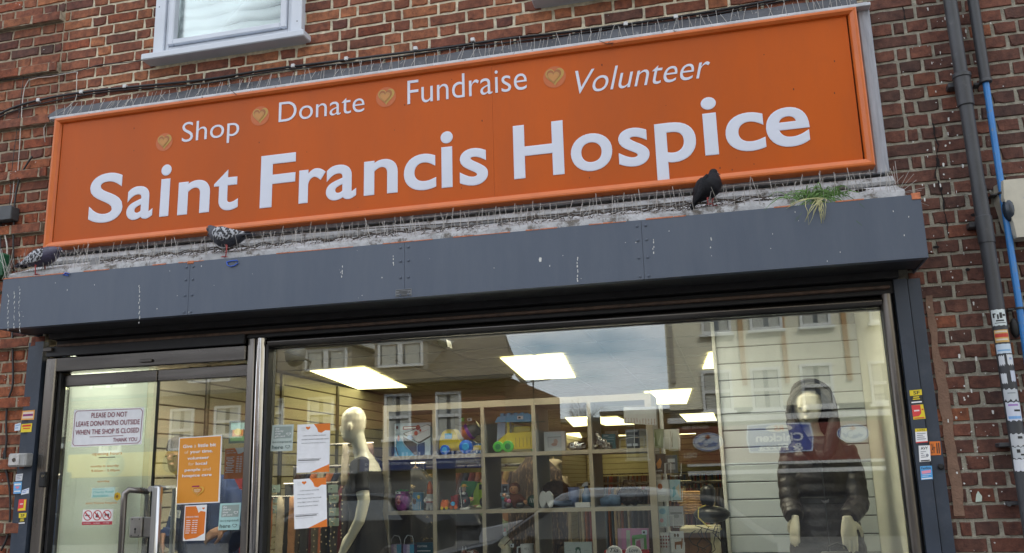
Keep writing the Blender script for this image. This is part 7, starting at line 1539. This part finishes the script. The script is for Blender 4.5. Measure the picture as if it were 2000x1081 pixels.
g = G(); g.loft([el(TX-.02,TY,TZ+.05,.10,.08), el(TX-.01,TY,TZ+.02,.17,.11), el(TX,TY,TZ-.04,.195,.13), el(TX,TY,TZ-.15,.205,.14,wob=.01), el(TX,TY,TZ-.35,.205,.145,wob=.02), el(TX,TY,TZ-.55,.215,.15,wob=.03), el(TX,TY,TZ-.72,.225,.155,wob=.03)])
g.limb([((TX+.15,TY,TZ-.07),.072,.085),((TX+.215,TY-.03,TZ-.22),.070,.078),((TX+.235,TY-.12,TZ-.38),.066,.068),((WH_.x+.10,WH_.y+.06,WH_.z+.045),.060,.058),((WH_.x+.015,WH_.y+.008,WH_.z+.004),.045,.043)],16)
g.limb([((TX-.15,TY,TZ-.07),.072,.085),((TX-.215,TY-.02,TZ-.22),.068,.078),((TX-.23,TY-.08,TZ-.38),.062,.066),((WL_.x-.0,WL_.y+.02,WL_.z+.015),.048,.048)],16)
fused(g, 'jacket', NAVY, pr, .010, 2)
g = G(); g.loft([el(TX-.085,TY,FLOOR+.93,.105,.12), el(TX-.09,TY,FLOOR+.5,.09,.09), el(TX-.09,TY,FLOOR+.10,.075,.08)]); g.loft([el(TX+.085,TY,FLOOR+.93,.105,.12), el(TX+.09,TY,FLOOR+.5,.09,.09), el(TX+.09,TY,FLOOR+.10,.075,.08)]); g.ell((TX,TY,FLOOR+.92), .20,.14,.12); fused(g, 'trousers', BLK, pr, .012, 1)
for s_ in (-1,1): g = G(); g.ell((TX+s_*.09,TY-.05,FLOOR+.04), .05,.13,.04); g.build('shoe', BLK, pr, smooth=True)
q = at(341,1002,TY-.19); bdg = thing('name_badge', 'white photo badge hanging on the chest of the person behind the door', 'badge', q); c4 = [q+Vector(v) for v in ((-.032,0,.026),(.045,0,.012),(.036,0,-.036),(-.042,0,-.020))]; G().prism(c4, (0,.003,0)).build('card', WHT, bdg); printed(bdg, *c4, [('r',(.25,.2,.18),.08,.25,.35,.85),('r',(.3,.3,.35),.42,.3,.9,.42),('r',(.3,.3,.35),.42,.55,.8,.65)], (0,-1,0), .0008); G().tube([q+Vector((0,.002,.02)), q+Vector((.03,.03,.10)), (HX+.05,PY-.06,HZ-.14)], .004, 6).build('lanyard', BLK, bdg)
# goods behind the door: a red box stack and posters
t_ = thing('red_banner', 'dark red display banner behind the person, right side of the door', 'banner', (X(470,960,1.2),1.25,FLOOR)); G().box(X(455,960,1.2), X(500,960,1.2), 1.2, 1.23, FLOOR, 1.75).build('panel', mat('banner_red', (.25,.02,.025), .6), t_)
t_ = book('framed_picture', 'colourful framed picture leaning high behind the right door edge', 'picture', 447, 482, 822, 1.05, at(465,866,1.05).z, mat('pic_dark', (.05,.07,.08), .4), [('r',(.2,.35,.4),.1,.1,.9,.4),('r',(.4,.15,.05),.2,.4,.8,.7),('c',(.5,.4,.1),.5,.5,.2,.15),('r',(.1,.2,.1),.1,.7,.9,.9)], py=850)
t_ = book('framed_picture', 'small orange and dark box high on the shelf behind the left door edge', 'box', 316, 343, 776, 1.6, at(330,798,1.6).z, mat('box_amber', (.30,.20,.04), .5), [('r',(.05,.05,.05),.05,.05,.95,.3),('r',(.4,.3,.1),.1,.4,.8,.6)], py=790)
# hanging triangular pennants
for i, px in enumerate((((358,727),(378,726),(357,739)), ((427,723),(440,722),(439,736)))):
    P = [at(x,y,.35) for x,y in px]; t_ = thing('pennant', ('pale blue paper pennant, left of the two at the top of the right door','pale blue paper pennant, right of the two at the top of the right door')[i], 'pennant', P[0]); G().prism(P, (0,.002,0)).build('flag', mat('pennant_blue', (.50,.62,.72), .6), t_)
# ---------------------------------------------------------------- across the street (seen mirrored in the glass)
YV = 19.0; FY = 2*GY-YV                                    # facade line of the houses opposite
OB = mat('opposite_brick', (.23,.115,.060), .9, var=.25, vscale=2.5, bump=.3)
TILE = mat('roof_tile', (.13,.105,.075), .9, var=.4, vscale=3, dirt=(.55,.53,.45), dscale=16, dth=(.60,.68), stretch=(1,1,3.5), bump=.6)
OW = mat('sash_white', (.66,.66,.64), .5, var=.06); RENDER = mat('cream_render', (.66,.62,.48), .85, var=.06, vscale=1.5); CURT = mat('net_curtain', (.42,.42,.38), .8, var=.15, vscale=14, stretch=(8,8,.4)); DPANE = mat('far_pane', (.10,.11,.12), .08, spec=.8)
BROWN = mat('pilaster_brown', (.42,.24,.10), .8, var=.08)
def ox(px, py=800): return mir(px, py, YV).x
def oz(px, py): return mir(px, py, YV).z
def farwindow(par, x0, x1, z0, z1, y=FY, bars=1, nm='window'):
    if x0 > x1: x0, x1 = x1, x0
    W_0 = bpy.data.objects.new(nm, None); COL.objects.link(W_0); W_0.parent = par; W_0.location = Vector((x0, y, z0))-parent_loc(par)
    f = .07; g = G()
    g.box(x0, x0+f, y-.02, y+.07, z0, z1); g.box(x1-f, x1, y-.02, y+.07, z0, z1); g.box(x0+f, x1-f, y-.02, y+.07, z0, z0+f); g.box(x0+f, x1-f, y-.02, y+.07, z1-f, z1)
    zm = z0+(z1-z0)*.48
    if bars: g.box(x0+f, x1-f, y-.02, y+.08, zm-.04, zm+.04)
    if bars == 2: xm = (x0+x1)/2; g.box(xm-.05, xm+.05, y-.02, y+.09, z0+f, z1-f)
    g.box(x0-.06, x1+.06, y-.0, y+.14, z0-.07, z0-.001)
    g.build('frame', OW, W_0); G().box(x0+f, x1-f, y+.005, y+.02, z0+f, z1-f).build('pane', DPANE, W_0)
    g = G(); g.box(x0+f+.02, x0+(x1-x0)*.42, y+.0203, y+.024, z0+f, z1-f); g.box(x1-(x1-x0)*.42, x1-f-.02, y+.0203, y+.024, z0+f, z1-f); g.build('curtain', CURT, W_0)
    return W_0
# brick house with hipped tile roof
xr = ox(985, 735); ze = oz(900, 738); zr = oz(905, 640)
ha = thing('opposite_house', 'brown brick terrace with mossy tiled roof and dormers mirrored in the glass', 'house', ((xr-22)/2, FY-4, 0))
xl_ = xr-26
G().box(xl_, xr, FY-8, FY, 3.05, ze).build('wall', OB, ha)
G().box(xl_, xr, FY-8, FY-.02, 0, 3.049).build('shop_floor', mat('shop_dark', (.05,.05,.055), .4, var=.3), ha)
# courses: thin raised bands give the wall its brick lines
g = G(); z = 3.1
while z < ze: g.box(xl_, xr+.004, FY+.0, FY+.012, z, z+.085); z += .15
stuff(g.build('brick_courses', mat('opposite_brick2', (.17,.075,.04), .9, var=.3, vscale=3), ha))
# angled side wing
wing_far = None
for Yt in [YV+.25*i for i in range(1, 120)]:
    p = at(1045, 803, Yt)
    if p.z >= ze: wing_far = mir(1045, 803, Yt); break
wf = wing_far or Vector((xr+1.5, FY-9, 0))
g = G(); g.prism([(xr, FY-.01, 0), (wf.x, wf.y, 0), (wf.x-3, wf.y-.5, 0), (xr-3, FY-7.9, 0)], (0, 0, ze)); g.build('side_wall', OB, ha)
g = G(); z = .2
dv = (Vector((wf.x, wf.y, 0))-Vector((xr, FY-.01, 0))).normalized(); nn = Vector((-dv.y, dv.x, 0)); 
if nn.x < 0: nn = -nn
while z < ze: 
    a = Vector((xr, FY-.01, z)); b = Vector((wf.x, wf.y, z)); g.prism([a, b, b+nn*.012, a+nn*.012], (0,0,.085)); z += .15
stuff(g.build('brick_courses', mat('opposite_brick2', (1,1,1)), ha))
# roof planes as tile courses
g = G(); hr = zr-ze+1.2; dp_ = 5.2; n = 26
for i in range(n):
    t0, t1 = i/n, (i+1)/n
    za, zb = ze+hr*t0, ze+hr*t1; ya, yb = FY+.35-dp_*t0, FY+.35-dp_*t1; xa, xb = xr+.35-(xr-ox(905,660)+.2)*t0*1.25, xr+.35-(xr-ox(905,660)+.2)*t1*1.25
    g.add([(xl_, ya, za), (xa, ya, za), (xb, yb, zb-.0), (xl_, yb, zb), (xl_, ya, za-.05), (xa, ya, za-.05)], [(0,1,2,3),(4,5,1,0)])
    k = Vector((wf.x+.3, wf.y, 0)); f_ = lambda t, z_: (xa if t == 0 else xb)
    g.add([(xa, ya, za), (wf.x+.3-(xr+.35-xa), wf.y-2*t0, za), (wf.x+.3-(xr+.35-xb), wf.y-2*t1, zb), (xb, yb, zb)], [(0,1,2,3)])
stuff(g.build('roof', TILE, ha))
G().box(xl_, xr+.3, FY+.30, FY+.42, ze-.12, ze-.01).build('gutter', mat('gutter_dark', (.05,.05,.05), .5), ha)
# windows (picture columns of their reflections)
for (a, b, t, bt) in ((523,556,779,834),(602,653,776,838),(752,804,770,858),(852,902,766,855),(334,380,799,880),(420,471,793,852),(200,240,800,885)):
    farwindow(ha, ox(a, 820), ox(b, 820), oz((a+b)/2, bt), oz((a+b)/2, t))
for (a, b, t, bt) in ((596,678,682,724),(738,826,668,717),(371,451,712,748),(180,250,730,770)):
    yd = FY-.35; x0, x1 = mir(a,700,YV+.3).x, mir(b,700,YV+.3).x; z0, z1 = mir((a+b)/2,bt,YV+.3).z, mir((a+b)/2,t,YV+.3).z
    dm = bpy.data.objects.new('dormer', None); COL.objects.link(dm); dm.parent = ha; dm.location = Vector((x0, yd, z0))-parent_loc(ha)
    G().box(x0-.12, x1+.12, yd-2.6, yd, z0-.15, z1+.12).build('cheek', mat('dormer_cheek', (.30,.27,.22), .8, var=.15), dm)
    G().box(x0-.25, x1+.25, yd-2.7, yd+.25, z1+.121, z1+.26).build('flat_roof', OW, dm)
    g = G(); f = .07; xm = (x0+x1)/2; [g.box(q0, q1, yd+.001, yd+.07, z0, z1) for q0, q1 in ((x0,x0+f),(xm-.07,xm+.07),(x1-f,x1))]; g.box(x0+f, xm-.07, yd+.001, yd+.07, z0, z0+f); g.box(x0+f, xm-.07, yd+.001, yd+.07, z1-f, z1); g.box(xm+.07, x1-f, yd+.001, yd+.07, z0, z0+f); g.box(xm+.07, x1-f, yd+.001, yd+.07, z1-f, z1); g.build('frame', OW, dm)
    G().box(x0+f, x1-f, yd+.0005, yd+.02, z0+f, z1-f).build('pane', DPANE, dm); g = G(); g.box(x0+.12, xm-.15, yd+.0203, yd+.024, z0+f, z1-f); g.box(xm+.15, x1-.12, yd+.0203, yd+.024, z0+f, z1-f); g.build('curtain', CURT, dm)
c = mir(579, 694, YV-.6); g = G(); g.lathe(c, ((.02,-.04),(.20,-.01),(.33,.05),(.34,.06)), 20, 'y'); dish = g.build('satellite_dish', mat('dish_grey', (.22,.22,.21), .5), None, smooth=True, loc=c); G().tube([c, c+Vector((0,-1.0,-.1))], .025, 6).build('mount', SOFF, dish); tag(dish, 'grey satellite dish on the opposite roof beside the left dormer', 'satellite dish')
# shop fascias (lettering real, so it shows mirrored in the glass)
def fascia(name, lab, pa, pb, pt, pbm, col, items, yo=.35):
    x0, x1 = ox(pa, 880), ox(pb, 880); z0, z1 = oz((pa+pb)/2, pbm), oz((pa+pb)/2, pt)
    y = FY+yo; t_ = thing(name, lab, 'shop fascia', ((x0+x1)/2, y, z0)); m_ = mat('fascia_%02d%02d%02d' % tuple(int(q*99) for q in col), col, .45)
    G().box(x0, x1, FY+.013, y, z0, z1, .01).build('board', m_, t_)
    printed(t_, (x1,y,z1), (x0,y,z1), (x0,y,z0), (x1,y,z0), items, (0,1,0), .004); return t_
fascia('shop_fascia', 'dark blue grocery shop fascia mirrored across the first shelf compartments', 712, 945, 872, 918, (.015,.035,.13), [('t',(.5,.51,.56),'BRITANNIA',.06,.24,.74,.56,.015),('p',(.5,.51,.56),[(.01,.20),(.055,.10),(.065,.50),(.0,.95),(.045,.55)]),('t',(.6,.62,.7),'GROCERIES - ASIAN SNACKS & SWEETS - DELI MEATS & COLD DRINKS',.05,.66,.95,.76,.0),('t',(.6,.62,.7),'Tel: 020 8590',.78,.85,.95,.97)])
fascia('shop_fascia', 'grey estate agent fascia mirrored at the left end of the display window', 524, 708, 880, 928, (.13,.14,.16), [('t',(.02,.02,.02),'SOS',.62,.20,.74,.70,.03),('l',(.02,.02,.02),.60,.18,.68,.02,.03),('l',(.02,.02,.02),.68,.02,.76,.18,.03),('t',(.02,.02,.02),'HOMES',.62,.78,.74,.88),('t',(.65,.66,.7),'RESIDENTIAL SALES LETTINGS MANAGEMENT & CO',.04,.88,.58,.98),('t',(.65,.66,.7),'695',.03,.05,.10,.20,.02)])
tf = fascia('shop_fascia', 'yellow ribbed fascia with two green round logos mirrored in the doors', 150, 430, 884, 930, (.45,.35,.05), [('c',(.20,.22,.08),.28,.5,.058,.42),('t',(.5,.48,.2),'Time',.245,.25,.315,.50,.01),('t',(.5,.48,.2),'Chill',.245,.55,.315,.78,.01),('c',(.20,.22,.08),.66,.5,.066,.48),('t',(.5,.48,.2),'Time',.625,.22,.70,.50,.01),('t',(.5,.48,.2),'Chill',.625,.55,.70,.80,.01)]+[('l',(.40,.30,.03),0,.1+.13*i,1,.1+.13*i,.012) for i in range(7)])
# cream rendered house
xa, xb = ox(1303, 720), ox(1303, 720)+16
hb = thing('opposite_house', 'cream rendered building with brown pilasters and sash windows mirrored at the right', 'house', ((xa+xb)/2, FY-4, 0))
G().box(xa, xb, FY-9, FY, 3.2, 13.5).build('wall', RENDER, hb); G().box(xa, xb, FY-9, FY-.02, 0, 3.199).build('shop_floor', mat('shop_dark', (1,1,1)), hb)
for (a, b, t, bt) in ((1371,1431,724,804),(1467,1527,718,802),(1565,1629,710,795),(1367,1425,560,653),(1461,1525,552,645),(1559,1620,545,638),(1700,1762,705,788),(1695,1755,535,630)):
    farwindow(hb, ox(a, 760 if t > 600 else 600), ox(b, 760 if t > 600 else 600), oz((a+b)/2, bt), oz((a+b)/2, t))
for (a, b) in ((1449,1459),(1533,1542),(1655,1665)): G().box(ox(a, 740), ox(b, 740), FY+.001, FY+.06, 3.75, 13.4).build('pilaster', BROWN, hb)
G().box(xa-.05, xb, FY+.001, FY+.35, oz(1500,822), oz(1500,815)+.05).build('cornice', OW, hb)
G().box(xa+.1, xa+.2, FY+.001, FY+.1, 3.9, 13.4).build('downpipe', mat('far_pipe', (.30,.28,.24), .6), hb)
fc = fascia('shop_fascia', 'long red chicken and pizza shop fascia mirrored across the hooded mannequin', 1327, 1722, 830, 902, (.17,.04,.028), [], .45)
def logo(par, pa, pb, pt, pbm, kind):
    x0, x1 = ox(pa, 855), ox(pb, 855); z0, z1 = oz((pa+pb)/2, pbm), oz((pa+pb)/2, pt); y = FY+.47
    its = {'name': [('p',(.55,.62,.80),[(.03,.04),(.5,.0),(.97,.04),(1,.5),(.97,.96),(.5,1),(.03,.96),(0,.5)]),('p',(.025,.06,.34),[(.05,.08),(.5,.04),(.95,.08),(.98,.5),(.95,.92),(.5,.96),(.05,.92),(.02,.5)]),('c',(.72,.70,.66),.50,.18,.20,.13),('t',(.65,.15,.02),'RS',.43,.09,.57,.28,.03),('t',(.72,.74,.80),'Chicken',.15,.34,.86,.62,.03),('t',(.72,.74,.80),'& Pizza',.17,.68,.83,.92,.03)],
      'oval': [('c',(.65,.68,.74),.5,.5,.5,.5),('o',(.06,.12,.40),.5,.5,.47,.47,.08),('c',(.12,.20,.45),.50,.55,.20,.24),('c',(.60,.66,.75),.43,.45,.10,.14),('c',(.60,.66,.75),.58,.55,.08,.16),('p',(.45,.12,.05),[(.40,.25),(.5,.10),(.60,.25),(.5,.35)]),('p',(.12,.2,.45),[(.18,.6),(.35,.5),(.3,.75)]),('p',(.12,.2,.45),[(.65,.6),(.85,.45),(.75,.75)])]}[kind]
    printed(par, (x1,y,z1), (x0,y,z1), (x0,y,z0), (x1,y,z0), its, (0,1,0), .004)
logo(fc, 1457, 1586, 828, 886, 'name'); logo(fc, 1354, 1413, 847, 883, 'oval'); logo(fc, 1631, 1694, 830, 866, 'oval')
x0, x1 = ox(1334, 836), ox(1385, 836); z0, z1 = oz(1360, 840), oz(1360, 834); y = FY+.46
vs, fs, _ = text2d('020 8590 5566', .012); G().add([(x1-(x1-x0)*q, y, z0+(z1-z0)*r) for q, r in vs], fs).build('phone_number', mat('far_cream', (.62,.5,.42), .6), fc)
vs, fs, _ = text2d('DELI', .02); G().add([(ox(1362,890)-(ox(1362,890)-ox(1338,890))*q, y, oz(1350,895)+(oz(1350,886)-oz(1350,895))*r) for q, r in vs], fs).build('lettering', mat('far_cream', (1,1,1)), fc)
for (pt, pb_) in ((903,908),(917,925)):
    G().box(ox(1345, 905), ox(1722, 905), FY+.013, FY+.60, oz(1500,pb_), oz(1500,pt)).build('awning_rail', OW, fc)
# street-level shop windows
for (a, b) in ((150,300),(320,440),(540,690),(720,930)):
    t_ = thing('far_shop_window', 'wide shop window under the %s fascia across the street' % ('yellow' if a == 150 else 'yellow and striped' if a == 320 else 'grey' if a == 540 else 'dark blue'), 'shop window', ((ox(a)+ox(b))/2, FY+.1, .4))
    x0, x1 = ox(a, 960), ox(b, 960); G().box(x0, x1, FY-.01, FY+.05, .5, 2.5).build('pane', DPANE, t_); g = G(); g.box(x0-.1, x0, FY-.01, FY+.12, .4, 2.6); g.box(x1, x1+.1, FY-.01, FY+.12, .4, 2.6); g.box(x0, x1, FY-.01, FY+.12, 2.5, 2.6); g.box(x0, x1, FY-.01, FY+.12, .4, .5); g.build('frame', mat('frame_dark', (.07,.07,.075), .5), t_)
# low brick terrace in the gap and its neighbours
ML = 34.
def lowb(lab, pa, pb, ptop, Yv, m_, hgt=None, dpth=6):
    p0, p1 = mir(pa, ptop, Yv), mir(pb, ptop, Yv); t_ = thing('far_building', lab, 'building', ((p0.x+p1.x)/2, p0.y, 0)); G().box(p0.x, p1.x, p0.y-dpth, p0.y, 0, p0.z).build('wall', m_, t_)
    g = G(); g.box(p0.x-.1, p1.x+.1, p0.y-dpth-.1, p0.y+.08, p0.z+.001, p0.z+.16); g.build('coping', mat('coping', (.25,.22,.2), .8), t_)
    return t_, p0, p1
lowb_, q0, q1 = lowb('low red brown brick building in the gap between the two houses, left part', 1046, 1175, 828, ML, OB)
lowb_2, r0, r1 = lowb('taller brick end building in the gap beside the cream house', 1176, 1345, 812, ML-1.5, OB)
farwindow(lowb_2, r1.x-2.6, r1.x-1.7, 2.2, 3.4, r1.y)
# aerial on the verge, bare trees
c = mir(1043, 800, YV+1.0); t_ = thing('tv_aerial', 'thin television aerial on a pole at the edge of the opposite roof', 'aerial', c); zt = mir(1042, 742, YV+1).z; G().tube([c-Vector((0,0,.6)), (c.x, c.y, zt)], .022, 6).build('pole', SOFF, t_)
g = G(); g.tube([(c.x-.45,c.y,zt-.08),(c.x+.5,c.y,zt-.02)], .014, 5); [g.tube([(c.x-.4+i*.13,c.y-.18,zt-.075+.008*i),(c.x-.4+i*.13,c.y+.18,zt-.075+.008*i)], .008, 4) for i in range(7)]; g.build('antenna', SOFF, t_)
c = mir(1030, 825, YV+.6); t_ = thing('tv_aerial', 'small forked aerial bracket low on the side wall of the brick house', 'aerial', c); g = G(); g.tube([c-Vector((.4,0,0)), c+Vector((.5,0,0))], .02, 5); g.tube([c+Vector((.1,0,-.25)), c+Vector((.1,0,.25))], .015, 5); g.tube([c+Vector((.3,0,-.2)), c+Vector((.3,0,.2))], .015, 5); g.build('antenna', SOFF, t_)
# chimney pot on the roof
c = mir(942, 690, YV+2.5); t_ = thing('chimney_pot', 'slim chimney stub rising from the hip of the opposite roof', 'chimney', c-Vector((0,0,.8))); G().box(c.x-.07, c.x+.07, c.y-.07, c.y+.07, c.z-.9, c.z+.25).build('pot', mat('pot_clay', (.14,.10,.07), .8), t_)
BARK = mat('bark', (.07,.055,.045), .95, var=.3, vscale=10)
def tree(lab, base, h, spread, seed, depth=5, nb=4, bias=(0,0,0)):
    rs = random.Random(seed); t_ = thing('bare_tree', lab, 'tree', base); trunk = G(); twigs = G()
    def grow(p, d, L, r, lev):
        P = [p]; cur = Vector(d)
        for k in range(3): cur = (cur+Vector((rs.gauss(0,.12),rs.gauss(0,.12),rs.gauss(0,.08)))+Vector(bias)*.08).normalized(); P.append(P[-1]+cur*L/3)
        (trunk if lev < 2 else twigs).tube(P, [r, r*.85, r*.7, r*.55], 6 if lev < 2 else 3, cap=False)
        if lev >= depth: return
        for i in range(nb if lev else nb+1):
            a = rs.uniform(0, 2*PI); s = spread*rs.uniform(.6, 1.2); dd = (cur+Vector((math.cos(a)*s, math.sin(a)*s, rs.uniform(-.05,.35)))).normalized()
            q = P[rs.choice((2,3,3))] if lev else P[rs.choice((2,3,3))]; grow(q, dd, L*rs.uniform(.58,.8), r*.52, lev+1)
    grow(Vector(base), (0,0,1), h*.36, h*.022, 0); trunk.build('trunk', BARK, t_); stuff(twigs.build('crown', BARK, t_)); return t_
c = mir(1165, 870, 48); tree('bare winter tree far off in the gap, left of the pair', (c.x, c.y, 0), mir(1165,792,48).z, .7, 3, 5, 4)
c = mir(1212, 870, 46); tree('bare winter tree far off in the gap, right of the pair', (c.x, c.y, 0), mir(1212,805,46).z, .8, 5, 5, 4)
c = mir(1745, 760, 12.5); tree('leafless street tree whose twigs are mirrored at the top right of the glass', (c.x+1.9, -11.9+.0, 0), 11.5, .75, 11, 5, 4, (-.6,0,0))
# end-stop terraces so the street goes on
for (x0, x1, h, lab) in ((-60, xl_-.1, 8.5, 'long plain brick terrace further left across the street'), (xb+.1, 60, 9.5, 'long plain rendered terrace further right across the street')):
    t_ = thing('terrace', lab, 'building', ((x0+x1)/2, FY-4, 0)); G().box(x0, x1, FY-9, FY, 0, h).build('wall', OB if x0 < 0 else RENDER, t_)
    k = x0+1.5
    while k < x1-2.5: farwindow(t_, k, k+1.1, 4.2, 5.8); k += 3.4
t_ = thing('terrace', 'plain brick neighbour building right of the shop on this side of the street', 'building', (20, 5, 0)); G().box(BX1+.3, 40, .3, 12, 0, 8).build('wall', BRKS, t_)
t_ = thing('terrace', 'plain brick neighbour building left of the shop on this side of the street', 'building', (-20, 5, 0)); G().box(-44, BX0-.3, .3, 12, 0, 8).build('wall', BRKS, t_)

# parked cars
def car(lab, x, y, col, ang=0., typ=0):
    t_ = thing('parked_car', lab, 'car', (x, y, -.12)); m_ = mat('car_paint_%02d%02d%02d' % tuple(int(q*99) for q in col), col, .3, coat=.25, spec=.4)
    L = 4.3; Wd = .88; z0 = -.12
    prof = [(-2.15,.35),(-2.15,.62),(-2.08,.80),(-1.25,.95),(-.55,1.40),(-.2,1.48),(.9,1.48),(1.5,1.40),(1.95,1.02),(2.12,.92),(2.15,.5),(2.1,.35)] if typ == 0 else [(-2.3,.35),(-2.3,.7),(-2.2,.95),(-1.7,1.10),(-1.25,1.75),(-1.0,1.85),(1.9,1.85),(2.2,1.7),(2.3,1.0),(2.3,.35)]
    def W_(z): return Wd if z < .95 else Wd-.16*(z-.95)/.55
    g = G(); ys = (-1, -.96, 0, .96, 1); rings = []
    for s in ys: rings.append([(x+px*(1 if abs(s) < 1 else .985), y+s*W_(pz), z0+pz*(1 if abs(s) < 1 else .985)) for px, pz in prof])
    g.loft(rings); g.build('body', m_, t_, smooth='auto')
    gl = G()
    for s in (-1, 1):
        zt = 1.36 if typ == 0 else 1.65
        for (a, b, c_, d_) in (((-1.02,-.42,.18,.18) if typ == 0 else (-1.45,-1.1,-.3,-.3)), ((.26,.26,1.62,1.25) if typ == 0 else (-.2,-.2,.9,.9))):
            gl.poly([(x+a, y+s*(W_(.98)+.006), z0+.98), (x+c_ if a<0 else x+c_, y+s*(W_(.98)+.006), z0+.98), (x+d_, y+s*(W_(zt)+.006), z0+zt), (x+b, y+s*(W_(zt)+.006), z0+zt)])
    gl.build('side_window', DPANE, t_); g = G()
    if typ == 0:
        g.poly([(x-1.20,y-.72,z0+.985),(x-1.20,y+.72,z0+.985),(x-.60,y+.62,z0+1.385),(x-.60,y-.62,z0+1.385)]); g.v = [v+Vector((-.01,0,.012)) for v in g.v]
    else: g.poly([(x-1.68,y-.76,z0+1.15),(x-1.68,y+.76,z0+1.15),(x-1.30,y+.68,z0+1.68),(x-1.30,y-.68,z0+1.68)]); g.v = [v+Vector((-.015,0,.01)) for v in g.v]
    g.build('windscreen', DPANE, t_)
    for wx in (-1.35, 1.35):
        for s in (-1, 1):
            g = G(); g.lathe((x+wx, y+s*.80, z0+.31), ((.24,-.10),(.31,-.08),(.31,.08),(.24,.10)), 20, 'y'); wl = g.build('wheel', BLACKR, t_, smooth='auto'); g = G(); g.lathe((x+wx, y+s*.905, z0+.31), ((.2,-.004),(.17,s*.006)), 14, 'y'); g.build('hubcap', STEEL, wl)
    for s in (-1, 1): G().ell((x-2.12,y+s*.62,z0+.68), .05,.15,.07,10,6).build('headlight', mat('headlamp', (.7,.7,.7), .1), t_, smooth=True); G().ell((x-.72,y+s*.98,z0+1.02), .07,.09,.06,10,6).build('wing_mirror', m_, t_, smooth=True)
    return t_
car('dark grey hatchback parked at the kerb, its roof mirrored low in the shelves', -1.75, -7.1, (.035,.038,.045))
car('silver grey car parked behind the dark hatchback across the road', -2.7, -12.9, (.30,.31,.33), typ=0)
car('dark blue car parked across the road, mirrored behind the bald mannequin', -8.0, -12.95, (.012,.015,.022))
